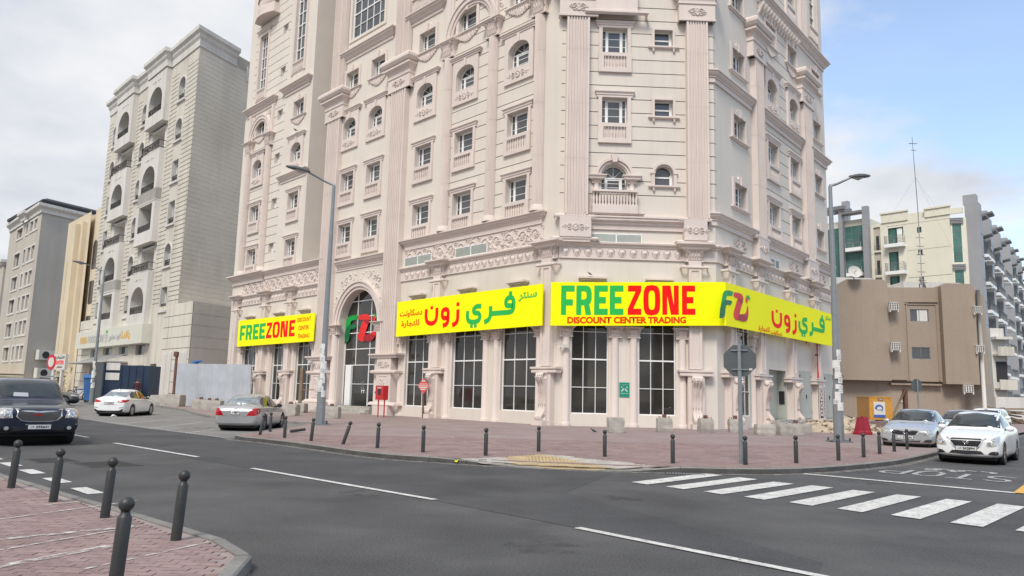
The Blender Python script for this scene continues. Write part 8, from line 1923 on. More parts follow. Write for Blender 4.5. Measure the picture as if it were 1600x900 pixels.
def wheel(parent, x, y, rw, wd, s_, spokes=5, rimmat='rim', steer=0.0):
    w_ = link('wheel', None, parent, (x, y, rw)); w_.rotation_euler = (0, 0, steer); w_.empty_display_size = .1
    # tyre profile around the x axis
    def around(prof, mt, nm, n=28):
        mb = MB(); k = n; v = [(xx, r * cos(2 * pi * i / k), r * sin(2 * pi * i / k)) for xx, r in prof for i in range(k)]
        mb.add(v, [[j * k + i, j * k + (i + 1) % k, (j + 1) * k + (i + 1) % k, (j + 1) * k + i] for j in range(len(prof) - 1) for i in range(k)], 0, True); return mb.obj(nm, mt, w_)
    h = wd / 2
    around([(-h * s_, rw * .5), (-h * s_, rw * .92), (-h * .8 * s_, rw * .985), (-h * .3 * s_, rw), (h * .3 * s_, rw), (h * .8 * s_, rw * .985), (h * s_, rw * .93), (h * 1.02 * s_, rw * .8), (h * .92 * s_, rw * .68)], 'tyre', 'tyre')
    rr = rw * .68
    around([(h * .92 * s_, rr), (h * .86 * s_, rr * .93), (h * .3 * s_, rr * .9), (h * .1 * s_, 0.01)], 'blackplastic', 'wheel_well_disc')
    mb = MB()
    mb.add([(h * .93 * s_, rr * c_ * cos(2 * pi * i / 28), rr * c_ * sin(2 * pi * i / 28)) for c_ in (1.0, .9) for i in range(28)], [[i, (i + 1) % 28, 28 + (i + 1) % 28, 28 + i] for i in range(28)], 0, True)
    for q in range(spokes):
        a = 2 * pi * q / spokes + .3; wa, wb = .16, .10
        P = [(.12, -.22 * rr), (.12, .22 * rr), (rr * .92, wa * rr), (rr * .92, -wa * rr)]; v = [(h * (.95 if i < 2 else .88) * s_, u * cos(a) - t_ * sin(a), u * sin(a) + t_ * cos(a)) for i, (u, t_) in enumerate([(rr * .1, -wb * rr * 1.6), (rr * .1, wb * rr * 1.6), (rr * .93, wa * rr), (rr * .93, -wa * rr)])]
        v += [(x_ - .03 * s_, b, c_) for x_, b, c_ in v]; mb.add(v, [[0, 1, 2, 3], [0, 4, 5, 1], [1, 5, 6, 2], [3, 2, 6, 7], [0, 3, 7, 4]])
    mb.add([(h * .97 * s_, .16 * rr * cos(i * pi / 6), .16 * rr * sin(i * pi / 6)) for i in range(12)], [list(range(12))]); mb.obj('rim', rimmat, w_)
    return w_
def plate(parent, x, y, z, rz, text, w_=.52, h=.115):
    mb = MB(); mb.box(-w_ / 2 - .012, w_ / 2 + .012, -.014, 0, -.012, h + .012, 0); p = mb.obj('plate_frame', 'blackplastic', parent, (x, y, z)); p.rotation_euler = (0, 0, rz)
    mb = MB(); mb.box(-w_ / 2, w_ / 2, -.018, -.014, 0, h); mb.obj('number_plate', 'plate', p)
    me = text_mesh(text, w_ * .58, h * .62, .03); me.materials.append(M['ink']); link('lettering', me, p, (-w_ * .16, -.021, h * .2))
    me = text_mesh('\ufeae\ufec4\ufed7', w_ * .16, h * .5, .03); me.materials.append(M['ink']); link('lettering', me, p, (-w_ * .40, -.021, h * .25))
    return p
def mirrors(parent, x, y, z, mt, s=1.0):
    for s_ in (-1, 1):
        bm = bmesh.new(); bmesh.ops.create_uvsphere(bm, u_segments=12, v_segments=8, radius=1)
        for v in bm.verts: v.co = Vector((v.co.x * .115 * s, v.co.y * .06 * s, v.co.z * .08 * s))
        for f_ in bm.faces: f_.smooth = True
        me = bpy.data.meshes.new('wing_mirror'); bm.to_mesh(me); bm.free(); me.materials.append(M[mt]); m_ = link('wing_mirror', me, parent, (s_ * (x + .1 * s), y, z))
        mb = MB(); mb.tube([(-s_ * .18 * s, .02, -.05), (-s_ * .06 * s, 0, -.02)], .022 * s, 6); mb.obj('stalk', 'blackplastic', m_); mb = MB(); mb.box(-.09 * s, .09 * s, -.062 * s, -.055 * s, -.055 * s, .055 * s); mb.obj('mirror_glass', 'carglass', m_)

SED = [(0.00, .80, .30, .60, .66, .55), (0.06, .88, .22, .66, .715, .55), (.25, .955, .19, .72, .79, .56), (.60, .99, .17, .78, .87, .58), (1.0, 1.0, .16, .845, .94, .60), (1.22, 1.0, .16, .875, .985, .62), (1.42, 1.0, .16, .895, 1.12, .72), (1.75, 1.0, .16, .905, 1.32, .70), (2.02, 1.0, .16, .91, 1.425, .69),
       (2.45, 1.0, .16, .915, 1.465, .69), (2.9, 1.0, .16, .925, 1.445, .685), (3.25, 1.0, .16, .93, 1.36, .67), (3.55, .995, .16, .94, 1.21, .64), (3.80, .99, .17, .95, 1.075, .62), (4.05, .975, .19, .93, 1.01, .60), (4.25, .94, .22, .90, .965, .58), (4.34, .88, .27, .83, .88, .56), (4.38, .80, .33, .74, .78, .55)]
def scaled(st, L, Ld, dz=1.0):
    return [(t * L / Ld, kw, zb, zs * dz, zt * dz, kt) for t, kw, zb, zs, zt, kt in st]
def sedan(spec, label, loc, rz, front=True, group=None, variant='a'):
    t = thing('car', label, 'car', loc, rz)
    me, tree = car_body(spec); link('body', me, t); Lh, hw = spec['L'] / 2, spec['W'] / 2; k = spec['L'] / 4.38; dz = spec.get('dz', 1.0); P = spec['paint']
    Y = lambda tt: Lh - tt * k
    Z = lambda z: z * dz
    mb = MB(); mb.box(-hw * .8, hw * .8, -Lh + .25, Lh - .25, .13, .4); mb.obj('underbody', 'dark', t)
    for yy in (spec['yf'], spec['yr']):
        mb = MB(); mb.tube([(-hw + .22, yy, spec['rw'] + .01), (hw - .22, yy, spec['rw'] + .01)], spec['rw'] + .06, 20); mb.obj('wheel_arch', 'dark', t)
    for yy, st_ in ((spec['yf'], spec.get('steer', 0)), (spec['yr'], 0)):
        for s_ in (-1, 1): wheel(t, s_ * (hw - .115), yy, spec['rw'], .20, s_, spec.get('spokes', 5), spec.get('rim', 'rim'), st_)
    # glass
    gl = spec.get('glass', 'carglass')
    patch(tree, [(-.69 * hw / .85, Z(.985)), (0, Z(1.01)), (.69 * hw / .85, Z(.985)), (.60 * hw / .85, Z(1.33)), (.54 * hw / .85, Z(1.375)), (0, Z(1.41)), (-.54 * hw / .85, Z(1.375)), (-.60 * hw / .85, Z(1.33))], 'front', gl, 'windscreen', t, .006, .06, False)
    patch(tree, [(-.60 * hw / .85, Z(1.03)), (.60 * hw / .85, Z(1.03)), (.55 * hw / .85, Z(1.33)), (.48 * hw / .85, Z(1.37)), (-.48 * hw / .85, Z(1.37)), (-.55 * hw / .85, Z(1.33))], 'rear', spec.get('rglass', gl), 'rear_window', t, .006, .06, False)
    for s_ in (-1, 1):
        fw = [(Y(1.55), Z(.955)), (Y(2.50), Z(.965)), (Y(2.47), Z(1.36)), (Y(2.15), Z(1.345)), (Y(1.83), Z(1.21))]
        rw_ = [(Y(2.57), Z(.965)), (Y(3.42), Z(.985)), (Y(3.52), Z(1.03)), (Y(3.30), Z(1.22)), (Y(3.02), Z(1.335)), (Y(2.55), Z(1.365))]
        patch(tree, fw, 'side', gl, 'side_window', t, .006, .07, False, s_); patch(tree, rw_, 'side', gl, 'side_window', t, .006, .07, False, s_)
        polystrip(tree, [(Y(1.45), Z(.86)), (Y(1.40), Z(.45)), (Y(1.48), Z(.26)), (Y(2.52), Z(.25)), (Y(2.52), Z(.95))], 'side', 'ink', 'door_seam', t, sgn=s_)
        polystrip(tree, [(Y(2.52), Z(.25)), (Y(3.1), Z(.25)), (Y(3.42), Z(.62)), (Y(3.46), Z(.96))], 'side', 'ink', 'door_seam', t, sgn=s_)
        polystrip(tree, [(Y(1.5), Z(.945)), (Y(2.5), Z(.955)), (Y(3.5), Z(.985))], 'side', 'blackplastic', 'window_trim', t, .022, .007, s_)
        for y0 in (2.28, 3.18):
            patch(tree, [(Y(y0) - .09, Z(.80)), (Y(y0) + .09, Z(.80)), (Y(y0) + .09, Z(.828)), (Y(y0) - .09, Z(.828))], 'side', spec.get('handle', P), 'door_handle', t, .024, .1, False, s_)
        patch(tree, [(Y(1.35), Z(.22)), (Y(3.3), Z(.22)), (Y(3.3), Z(.27)), (Y(1.35), Z(.27))], 'side', 'blackplastic', 'sill_trim', t, .004, .3, False, s_)
    mirrors(t, hw - .06, Y(1.62), Z(.98), spec.get('mirror', P))
    if front:
        s1 = hw / .85
        patch(tree, [(-.43, Z(.675)), (-.36, Z(.715)), (.36, Z(.715)), (.43, Z(.675)), (.31, Z(.49)), (.24, Z(.465)), (-.24, Z(.465)), (-.31, Z(.49))] if variant == 'a' else [(-.44, Z(.66)), (-.36, Z(.685)), (.36, Z(.685)), (.44, Z(.66)), (.33, Z(.53)), (-.33, Z(.53))], 'front', 'ink', 'grille', t, .006, .05, False)
        for q in range(4):
            z = Z(.53 + q * .04 if variant == 'a' else .555 + q * .032); polystrip(tree, [(-.29 - q * .03, z), (0, z), (.29 + q * .03, z)], 'front', 'blackplastic', 'grille_bar', t, .012, .016)
        # bright V strips at both sides of the grille
        for s_ in (-1, 1):
            a = [(s_ * .50, Z(.72)), (s_ * .43, Z(.675)), (s_ * .32, Z(.50)), (s_ * .27, Z(.47))] if variant == 'a' else [(s_ * .47, Z(.675)), (s_ * .36, Z(.525))]
            polystrip(tree, a if s_ > 0 else a[::-1], 'front', 'chrome', 'grille_trim', t, .034, .018)
            hl = [(s_ * .50 * s1, Z(.51)), (s_ * .53 * s1, Z(.62)), (s_ * .64 * s1, Z(.72)), (s_ * .75 * s1, Z(.785)), (s_ * .79 * s1, Z(.72)), (s_ * .80 * s1, Z(.58)), (s_ * .76 * s1, Z(.53)), (s_ * .62 * s1, Z(.505))] if variant == 'a' else [(s_ * .45 * s1, Z(.60)), (s_ * .62 * s1, Z(.68)), (s_ * .77 * s1, Z(.72)), (s_ * .81 * s1, Z(.66)), (s_ * .80 * s1, Z(.585)), (s_ * .62 * s1, Z(.555)), (s_ * .50 * s1, Z(.57))]
            h_ = patch(tree, hl, 'front', 'lamp', 'headlight', t, .007, .04, True)
            cx_ = s_ * .63 * s1; mb = MB(); loc, nor, *_r = tree.ray_cast(Vector((cx_, 5, Z(.61))), Vector((0, -1, 0)))
            if loc: mb.tube([(cx_ + .062 * cos(a_ * pi / 6), loc.y + .012 - .05 * abs(cx_) * cos(a_ * pi / 6) * s_, Z(.612) + .062 * sin(a_ * pi / 6)) for a_ in range(12)], .009, 4, closed=True); mb.obj('lamp_ring', 'chrome', h_)
            fg = [(s_ * .53 * s1, Z(.30)), (s_ * .60 * s1, Z(.37)), (s_ * .74 * s1, Z(.385)), (s_ * .765 * s1, Z(.33)), (s_ * .72 * s1, Z(.285))]
            patch(tree, fg, 'front', 'ink', 'fog_light_recess', t, .007, .05, True)
            if variant == 'a' and s_ > 0 or False: pass
            mb = MB(); mb.lathe(0, 0, [(.001, .02), (.035, .015), (.04, 0)], 10)
        if variant == 'a': patch(tree, [(.60 * s1, Z(.515)), (.76 * s1, Z(.53)), (.77 * s1, Z(.57)), (.62 * s1, Z(.545))], 'front', 'amber', 'indicator', t, .012, .05, False)
        patch(tree, [(-.44, Z(.30)), (-.36, Z(.38)), (.36, Z(.38)), (.44, Z(.30)), (.36, Z(.27)), (-.36, Z(.27))] if variant == 'a' else [(-.50, Z(.36)), (.50, Z(.36)), (.44, Z(.28)), (-.44, Z(.28))], 'front', 'ink', 'lower_intake', t, .006, .05, False)
        if variant == 'b': polystrip(tree, [(-.50, Z(.345)), (0, Z(.335)), (.50, Z(.345))], 'front', 'chrome', 'bumper_trim', t, .012, .012)
        polystrip(tree, [(-.42, Z(.285)), (0, Z(.275)), (.42, Z(.285))], 'front', P, 'bumper_lip', t, .02, .02)
        loc, *_r = tree.ray_cast(Vector((0, 5, Z(.60))), Vector((0, -1, 0))); yb = loc.y + .02
        mb = MB(); mb.tube([(.06 * cos(a_ * pi / 9), yb, Z(.605) + .05 * sin(a_ * pi / 9)) for a_ in range(18)], .010, 5, closed=True); mb.box(-.078, .078, yb - .008, yb + .010, Z(.605) - .012, Z(.605) + .012); mb.obj('badge', 'chrome', t)
        loc, *_r = tree.ray_cast(Vector((0, 5, Z(.44))), Vector((0, -1, 0))); plate(t, 0, loc.y + .002, Z(.385), pi, spec['num'])
        # bonnet crease seams
        for s_ in (-1, 1): patch(tree, [(s_ * .60 * s1 - .003, Y(.42)), (s_ * .60 * s1 + .003, Y(.42)), (s_ * .70 * s1 + .003, Y(1.15)), (s_ * .70 * s1 - .003, Y(1.15))], 'top', 'ink', 'bonnet_seam', t, .003, .3, False)
        for s_ in (-1, 1): mb = MB(); mb.tube([(s_ * .05, Y(1.25), Z(1.03)), (s_ * .42, Y(1.34), Z(1.08))], .008, 4); mb.obj('wiper', 'ink', t)
        mb = MB(); mb.box(-.09, .09, Y(1.95) - .02, Y(1.95) + .03, Z(1.28), Z(1.34)); mb.obj('rear_view_mirror', 'ink', t)
    else:
        tl = {'a': [(.38, Z(.80)), (.52, Z(.86)), (.80, Z(.90)), (.825, Z(.82)), (.78, Z(.765)), (.56, Z(.755))], 'b': [(.44, Z(.62)), (.56, Z(.80)), (.66, Z(.885)), (.80, Z(.89)), (.83, Z(.80)), (.81, Z(.66)), (.70, Z(.615))]}[variant]
        for s_ in (-1, 1):
            o = patch(tree, [(s_ * x, z) for x, z in tl], 'rear', 'taillamp', 'tail_light', t, .009, .04, True)
            sd = [(-Lh + .03, Z(.775)), (-Lh + .36 * (1 if variant == 'a' else .7), Z(.86)), (-Lh + .10, Z(.90)), (-Lh + .01, Z(.87))] if variant == 'a' else [(-Lh + .02, Z(.66)), (-Lh + .20, Z(.72)), (-Lh + .22, Z(.87)), (-Lh + .06, Z(.89))]
            patch(tree, sd, 'side', 'taillamp', 'tail_light', t, .009, .04, False, s_)
            if variant == 'b': polystrip(tree, [(s_ * .46, Z(.645)), (s_ * .80, Z(.655))] if s_ > 0 else [(-.80, Z(.655)), (-.46, Z(.645))], 'rear', 'lamp', 'reversing_lamp', t, .03, .013)
        if variant == 'a':
            patch(tree, [(-.70, Z(.22)), (.70, Z(.22)), (.74, Z(.40)), (.70, Z(.42)), (.55, Z(.33)), (-.55, Z(.33)), (-.70, Z(.42)), (-.74, Z(.40))], 'rear', 'blackplastic', 'bumper_insert', t, .007, .05, False)
            for s_ in (-1, 1): patch(tree, [(s_ * .52, Z(.44)), (s_ * .76, Z(.46)), (s_ * .74, Z(.52)), (s_ * .56, Z(.49))], 'rear', 'lamp', 'reflector', t, .008, .05, False)
        polystrip(tree, [(-.62, Z(.88)), (-.46, Z(.60)), (.46, Z(.60)), (.62, Z(.88))] if variant == 'b' else [(-.5, Z(.84)), (-.42, Z(.62)), (.42, Z(.62)), (.5, Z(.84))], 'rear', 'ink', 'boot_seam', t, .008, .003)
        polystrip(tree, [(-.78, Z(.58)), (0, Z(.575)), (.78, Z(.58))], 'rear', 'ink', 'bumper_seam', t, .010, .003)
        if variant == 'b': patch(tree, [(-.26, Z(.63)), (.26, Z(.63)), (.30, Z(.80)), (-.30, Z(.80))], 'rear', 'csilver2', 'plate_recess', t, .004, .1, False); polystrip(tree, [(-.30, Z(.81)), (.30, Z(.81))], 'rear', 'chrome', 'boot_trim', t, .018, .014)
        loc, *_r = tree.ray_cast(Vector((0, -5, Z(.70))), Vector((0, 1, 0))); plate(t, 0, loc.y - .004, Z(.66), 0, spec['num'], .34 if variant == 'b' else .46, .14 if variant == 'b' else .11)
        loc, *_r = tree.ray_cast(Vector((0, -5, Z(.87))), Vector((0, 1, 0))); mb = MB(); mb.tube([(.045 * cos(a_ * pi / 6), loc.y - .012, Z(.875) + .035 * sin(a_ * pi / 6)) for a_ in range(12)], .008, 4, closed=True); mb.obj('badge', 'chrome', t)
        if variant == 'a': mb = MB(); mb.prismx([(-Lh + 1.25 * k, Z(1.40)), (-Lh + 1.12 * k, Z(1.46)), (-Lh + 1.08 * k, Z(1.40))], -.02, .02); mb.obj('aerial_fin', P, t)
    return t
VS = dict(L=4.42, W=1.70, st=scaled(SED, 4.42, 4.38, 1.03), dz=1.03, yf=4.42 / 2 - .86, yr=-4.42 / 2 + .96, rw=.305, paint='cwhite', num='562894')
# the hand-measured car ground points carry the same scale as the street, so each car sits at its true size
sedan(VS, 'white sedan driving towards the crossing at the right edge, amber side lamp', (14.55, 23.85, 0), R(180 - 40), True, variant='a')
AS = dict(L=4.85, W=1.84, st=scaled(SED, 4.85, 4.38, 1.02), dz=1.02, yf=4.85 / 2 - .95, yr=-4.85 / 2 + 1.08, rw=.32, paint='csilver', num='523266')
sedan(AS, 'silver sedan parked facing the camera behind the row of bollards', (16.0, 30.15, .02), R(180 - 37.5), True, variant='b')
AS2 = dict(AS); AS2['num'] = '418207'
sedan(AS2, 'second silver sedan, mostly hidden behind the parked one', (21.0, 35.6, .0), R(180 - 40), True, variant='b')
AC = dict(L=4.42, W=1.73, st=scaled(SED, 4.42, 4.38, 1.0), dz=1.0, yf=4.42 / 2 - .86, yr=-4.42 / 2 + .98, rw=.315, paint='cwhite', num='1184321', glass='carglass', rglass='carglass2', spokes=10)
sedan(AC, 'white sedan parked nose in by the navy container, seen from behind', (-21.35, 42.95, 0), R(4.0), False, variant='a')
AL = dict(L=4.50, W=1.72, st=scaled(SED, 4.50, 4.38, .99), dz=.99, yf=4.50 / 2 - .88, yr=-4.50 / 2 + 1.02, rw=.31, paint='csilver2', num='48671', rglass='carglass2', mirror='ink', handle='ink')
sedan(AL, 'silver grey sedan parked by the kerb end, red tail lights, seen from behind', (-10.6, 31.95, 0), R(1.2), False, variant='b')

SUVT = [(0.00, .86, .46, .84, .92, .62), (.05, .93, .36, .92, 1.0, .62), (.22, .975, .32, 1.0, 1.09, .63), (.7, 1.0, .30, 1.07, 1.15, .66), (1.25, 1.0, .30, 1.11, 1.20, .68), (1.42, 1.0, .30, 1.13, 1.26, .74), (1.62, 1.0, .30, 1.14, 1.48, .76), (1.95, 1.0, .30, 1.15, 1.79, .765), (2.3, 1.0, .30, 1.15, 1.87, .77), (3.2, 1.0, .30, 1.15, 1.89, .77), (4.2, 1.0, .30, 1.15, 1.87, .765), (4.75, .99, .32, 1.15, 1.82, .75), (4.98, .97, .38, 1.12, 1.60, .73), (5.08, .93, .44, 1.05, 1.3, .72), (5.12, .88, .50, .95, 1.05, .70)]
def suv(spec, label, loc, rz, full=True):
    t = thing('suv', label, 'car', loc, rz); me, tree = car_body(spec); link('body', me, t); Lh, hw = spec['L'] / 2, spec['W'] / 2; kz = spec['kz']; k = spec['L'] / 5.12
    Y = lambda q: Lh - q * k; Z = lambda z: z * kz
    mb = MB(); mb.box(-hw * .8, hw * .8, -Lh + .3, Lh - .3, .26, .6); mb.obj('underbody', 'dark', t)
    for yy in (spec['yf'], spec['yr']):
        mb = MB(); mb.tube([(-hw + .22, yy, spec['rw'] + .01), (hw - .22, yy, spec['rw'] + .01)], spec['rw'] + .06, 20); mb.obj('wheel_arch', 'dark', t)
        for s_ in (-1, 1): wheel(t, s_ * (hw - .13), yy, spec['rw'], .25, s_, 6)
    patch(tree, [(-.80, Z(1.28)), (.80, Z(1.28)), (.72, Z(1.70)), (.66, Z(1.76)), (0, Z(1.80)), (-.66, Z(1.76)), (-.72, Z(1.70))], 'front', 'carglass', 'windscreen', t, .006, .08, False)
    patch(tree, [(-.74, Z(1.25)), (.74, Z(1.25)), (.68, Z(1.7)), (-.68, Z(1.7))], 'rear', 'carglass', 'rear_window', t, .006, .08, False)
    for s_ in (-1, 1):
        for q in ([(Y(1.72), Z(1.21)), (Y(2.62), Z(1.21)), (Y(2.62), Z(1.70)), (Y(2.2), Z(1.69)), (Y(1.98), Z(1.5))], [(Y(2.74), Z(1.21)), (Y(3.62), Z(1.21)), (Y(3.58), Z(1.70)), (Y(2.74), Z(1.70))], [(Y(3.76), Z(1.22)), (Y(4.72), Z(1.24)), (Y(4.6), Z(1.68)), (Y(3.74), Z(1.70))]): patch(tree, q, 'side', 'carglass', 'side_window', t, .006, .08, False, s_)
        for a in ([(Y(1.6), Z(1.1)), (Y(1.58), Z(.42))], [(Y(2.68), Z(.42)), (Y(2.68), Z(1.18))], [(Y(3.68), Z(1.18)), (Y(3.66), Z(.8)), (Y(3.4), Z(.42))]): polystrip(tree, a, 'side', 'ink', 'door_seam', t, sgn=s_)
        for y0 in (2.48, 3.48): patch(tree, [(Y(y0) - .1, Z(1.0)), (Y(y0) + .1, Z(1.0)), (Y(y0) + .1, Z(1.035)), (Y(y0) - .1, Z(1.035))], 'side', spec['paint'], 'door_handle', t, .03, .1, False, s_)
        patch(tree, [(Y(1.4), Z(.62)), (Y(3.6), Z(.62)), (Y(3.6), Z(.70)), (Y(1.4), Z(.70))], 'side', spec['paint'], 'side_moulding', t, .02, .3, False, s_)
        mb = MB(); mb.tube([(s_ * hw * .70, Y(2.3), Z(1.88)), (s_ * hw * .70, Y(2.5), Z(1.94)), (s_ * hw * .70, Y(4.3), Z(1.93)), (s_ * hw * .70, Y(4.5), Z(1.87))], .022, 6); mb.obj('roof_rail', 'galv', t)
    mirrors(t, hw - .0, Y(1.82), Z(1.24), 'blackplastic' if full else spec['paint'], 1.35)
    if full:
        patch(tree, [(-.55, Z(1.02)), (.55, Z(1.02)), (.53, Z(.82)), (.42, Z(.70)), (.25, Z(.665)), (-.25, Z(.665)), (-.42, Z(.70)), (-.53, Z(.82))], 'front', 'chrome', 'grille_surround', t, .008, .06, False)
        patch(tree, [(-.515, Z(.975)), (.515, Z(.975)), (.495, Z(.83)), (.40, Z(.725)), (.24, Z(.69)), (-.24, Z(.69)), (-.40, Z(.725)), (-.495, Z(.83))], 'front', 'ink', 'grille_backing', t, .016, .06, False)
        mb = MB(); loc, *_r = tree.ray_cast(Vector((0, 5, Z(.85))), Vector((0, -1, 0))); yg = loc.y
        for j in range(13):
            for i in range(36):
                x = -.50 + i * .0285 + (.014 if j % 2 else 0); z = Z(.70) + j * .0225
                lim = .50 - max(0, (Z(.83) - z)) * 1.7
                if abs(x) < lim:
                    lo, *_r = tree.ray_cast(Vector((x, 5, z)), Vector((0, -1, 0)))
                    if lo: y = lo.y + .028; mb.add([(x - .010, y, z), (x, y, z - .0085), (x + .010, y, z), (x, y, z + .0085), (x, y - .014, z)], [[0, 1, 2, 3]])
        o = mb.obj('grille_mesh', 'chrome', t); o['kind'] = 'stuff'
        me = text_mesh('GMC', .24, .06, .04); me.materials.append(M['lred2']); o = link('lettering', me, t, (.15, yg + .045, Z(.825))); o.rotation_euler = (0, 0, pi)
        for s_ in (-1, 1):
            h_ = patch(tree, [(s_ * .60, Z(.77)), (s_ * .60, Z(1.0)), (s_ * .62, Z(1.03)), (s_ * .84, Z(1.03)), (s_ * .91, Z(.98)), (s_ * .92, Z(.80)), (s_ * .88, Z(.765))], 'front', 'lamp', 'headlight', t, .010, .05, False)
            patch(tree, [(s_ * .865, Z(.79)), (s_ * .875, Z(1.0)), (s_ * .915, Z(.97)), (s_ * .925, Z(.81))], 'front', 'amber', 'indicator', t, .016, .05, False)
            for z in (.845, .955):
                loc, *_r = tree.ray_cast(Vector((s_ * .73, 5, Z(z))), Vector((0, -1, 0))); mb = MB(); mb.tube([(s_ * .73 + .052 * cos(a_ * pi / 6), loc.y + .014, Z(z) + .045 * sin(a_ * pi / 6)) for a_ in range(12)], .008, 4, closed=True); mb.obj('lamp_ring', 'chrome', h_)
            loc, *_r = tree.ray_cast(Vector((s_ * .72, 5, Z(.50))), Vector((0, -1, 0)))
            if loc: mb = MB(); mb.add([(s_ * .72 + .055 * cos(a_ * pi / 6), loc.y + .012, Z(.50) + .05 * sin(a_ * pi / 6)) for a_ in range(12)], [list(range(12))]); mb.obj('fog_light', 'lamp', t)
        polystrip(tree, [(-.9, Z(.60)), (0, Z(.595)), (.9, Z(.60))], 'front', 'csilver', 'bumper_trim', t, .016, .012); patch(tree, [(-.62, Z(.42)), (.62, Z(.42)), (.58, Z(.55)), (-.58, Z(.55))], 'front', 'ink', 'lower_intake', t, .006, .1, False)
        loc, *_r = tree.ray_cast(Vector((0, 5, Z(.5))), Vector((0, -1, 0))); plate(t, -.02, loc.y + .006, Z(.475), pi, '395641', .52, .11)
        polystrip(tree, [(-.94, Z(.71)), (0, Z(.69)), (.94, Z(.71))], 'front', 'ink', 'bumper_seam', t, .01, .003)
        for s_ in (-1, 1): mb = MB(); mb.tube([(s_ * .1 - .1, Y(1.42), Z(1.27)), (s_ * .5 - .1, Y(1.5), Z(1.31))], .012, 4); mb.obj('wiper', 'ink', t)
        patch(tree, [(.06, Z(1.32)), (.42, Z(1.33)), (.40, Z(1.44)), (.06, Z(1.43))], 'front', 'csilver', 'dashboard_paper', t, .009, .1, False)
    else:
        for s_ in (-1, 1): patch(tree, [(s_ * .70, Z(.75)), (s_ * .70, Z(.93)), (s_ * .90, Z(.95)), (s_ * .92, Z(.78))], 'front', 'lamp', 'headlight', t, .010, .05, False); patch(tree, [(-Lh + .02, Z(.8)), (-Lh + .25, Z(.8)), (-Lh + .22, Z(1.2)), (-Lh + .06, Z(1.2))], 'side', 'taillamp', 'tail_light', t, .01, .05, False, s_)
        patch(tree, [(-.5, Z(.72)), (.5, Z(.72)), (.5, Z(.9)), (-.5, Z(.9))], 'front', 'ink', 'grille', t, .008, .1, False)
    return t
YK = dict(L=5.12, W=2.02, st=[(t, a, b, c_ * .965, d * .965, e) for t, a, b, c_, d, e in SUVT], yf=5.12 / 2 - .98, yr=-5.12 / 2 + 1.2, rw=.39, paint='cnavy', kz=.965)
suv(YK, 'large dark navy SUV with chrome mesh grille driving at the left edge', (-14.12, 22.35, 0), R(180 + 41.5))
TS = dict(L=4.85, W=1.86, st=[(t * 4.85 / 5.12, a, b * .95, c_ * .93, d * .93, e) for t, a, b, c_, d, e in SUVT], yf=4.85 / 2 - .92, yr=-4.85 / 2 + 1.1, rw=.37, paint='ctan', kz=.93)
suv(TS, 'dull tan SUV parked beyond the navy one, its nose to the right', (-35.6, 58.6, 0), R(-62), False)
WS = dict(TS); WS['paint'] = 'cwhite'; WS['st'] = [(t, a, b, c_ * .9, d * .9, e) for t, a, b, c_, d, e in TS['st']]; WS['kz'] = .837
suv(WS, 'white SUV with roof rails, only its top seen behind the white sedan', (28.3, 45.4, 0), R(180 - 40), False)

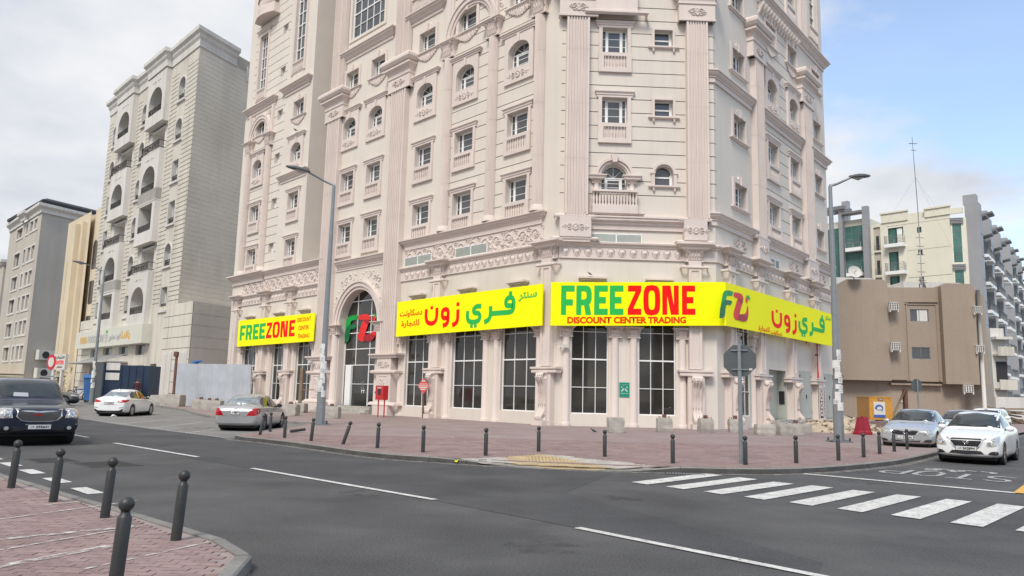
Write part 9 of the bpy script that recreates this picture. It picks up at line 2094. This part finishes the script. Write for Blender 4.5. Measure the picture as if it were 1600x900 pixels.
# ------------------------------------------------------------------ people
def person(label, loc, rz, pose, shirt, trousers, hat=False, s=1.0):
    t = thing('person', label, 'person', loc, rz); J = pose
    edges = [(0, 1), (1, 2), (2, 3), (3, 4), (2, 5), (5, 6), (6, 7), (2, 8), (8, 9), (9, 10), (0, 11), (11, 12), (12, 13), (13, 14), (0, 15), (15, 16), (16, 17), (17, 18)]
    rad = [(.15, .11), (.14, .10), (.16, .10), (.055, .055), (.095, .10), (.06, .06), (.042, .042), (.035, .03), (.06, .06), (.042, .042), (.035, .03), (.10, .10), (.065, .065), (.045, .045), (.035, .05), (.10, .10), (.065, .065), (.045, .045), (.035, .05)]
    me = bpy.data.meshes.new('body'); me.from_pydata([tuple(Vector(p) * s) for p in J], edges, []); o = bpy.data.objects.new('body', me); C.objects.link(o)
    m_ = o.modifiers.new('s', 'SKIN'); sub = o.modifiers.new('u', 'SUBSURF'); sub.levels = 2
    for i, q in enumerate(o.data.skin_vertices[0].data): q.radius = (rad[i][0] * s, rad[i][1] * s); q.use_root = (i == 0)
    bpy.context.view_layer.update(); out = bpy.data.meshes.new_from_object(o.evaluated_get(bpy.context.evaluated_depsgraph_get())); bpy.data.objects.remove(o)
    for mm in ('skin', shirt, trousers, 'hair'): out.materials.append(M[mm])
    for p in out.polygons:
        z = p.center.z / s; x = p.center.x / s; p.use_smooth = True; hx = abs(x)
        p.material_index = 3 if z > 1.60 or (z > 1.5 and p.center.y / s > .02) else 0 if z > 1.44 or z < .07 * 0 else 1 if z > .95 else 2
        if z < .09: p.material_index = 3
        d7 = min((Vector(p.center) / s - Vector(J[k])).length for k in (7, 10))
        if d7 < .12: p.material_index = 0
    link('body', out, t)
    # hands: palm with five separate fingers
    for k in (7, 10):
        mb = MB(); b = Vector(J[k]) * s
        for q in range(4): mb.tube([b + Vector((0, (q - 1.5) * .018, 0)) * s, b + Vector((.0, (q - 1.5) * .02, -.05)) * s, b + Vector((.01, (q - 1.5) * .02, -.085 - .01 * (q in (1, 2)))) * s], [.009 * s, .008 * s, .006 * s], 5)
        mb.tube([b + Vector((0, -.03, .01)) * s, b + Vector((.0, -.05, -.03)) * s, b + Vector((.005, -.045, -.055)) * s], [.010 * s, .009 * s, .007 * s], 5); mb.obj('fingers', 'skin', t)
    h = Vector(J[4]) * s; mb = MB(); mb.tube([h + Vector((0, -.10, -.02)) * s, h + Vector((0, -.125, -.045)) * s], [.012 * s, .018 * s], 5); [mb.tube([h + Vector((e - .012, -.098, .01)) * s, h + Vector((e + .012, -.098, .01)) * s], .008 * s, 4) for e in (-.035, .035)]; [mb.tube([h + Vector((e, -.01, .02)) * s, h + Vector((e * 1.08, 0, -.03)) * s], .014 * s, 5) for e in (-.095, .095)]; mb.obj('face_features', 'skin', t)
    if hat: mb = MB(); mb.lathe(h.x, h.y, [(.17 * s, h.z + .04 * s), (.11 * s, h.z + .05 * s), (.105 * s, h.z + .12 * s), (.05 * s, h.z + .16 * s), (.001, h.z + .165 * s)], 14); mb.obj('hat', 'clothblack', t)
    return t
ST = [(0, 0, .95), (0, .0, 1.15), (0, .01, 1.38), (0, .0, 1.50), (0, -.01, 1.63), (-.19, 0, 1.38), (-.24, .02, 1.12), (-.24, -.06, .88), (.19, 0, 1.38), (.24, .02, 1.12), (.24, -.06, .88), (-.10, 0, .88), (-.11, -.01, .50), (-.11, .01, .09), (-.12, -.14, .04), (.10, 0, .88), (.11, -.01, .50), (.12, .02, .09), (.13, -.13, .04)]
WK = [list(p) for p in ST]; WK[7] = (-.22, -.22, 1.0); WK[10] = (.23, .12, .86); WK[12] = (-.11, -.12, .52); WK[13] = (-.11, -.14, .10); WK[14] = (-.12, -.29, .05); WK[16] = (.11, .05, .50); WK[17] = (.12, .22, .14); WK[18] = (.13, .12, .05)
person('person in dark navy shirt standing with back turned beside the navy container', (-32.9, 66.6, .1), R(165), ST, 'clothdark', 'clothblack', s=1.28)
person('person in dark maroon top standing beside the navy container, right of the other', (-31.9, 65.7, .1), R(190), ST, 'clothbrown', 'clothblack', s=1.28)
person('person in dark clothes and a hat walking behind the slanted steel frame', (29.2, 59.5, .1), R(60), WK, 'clothblack', 'clothblack', True, 1.15)
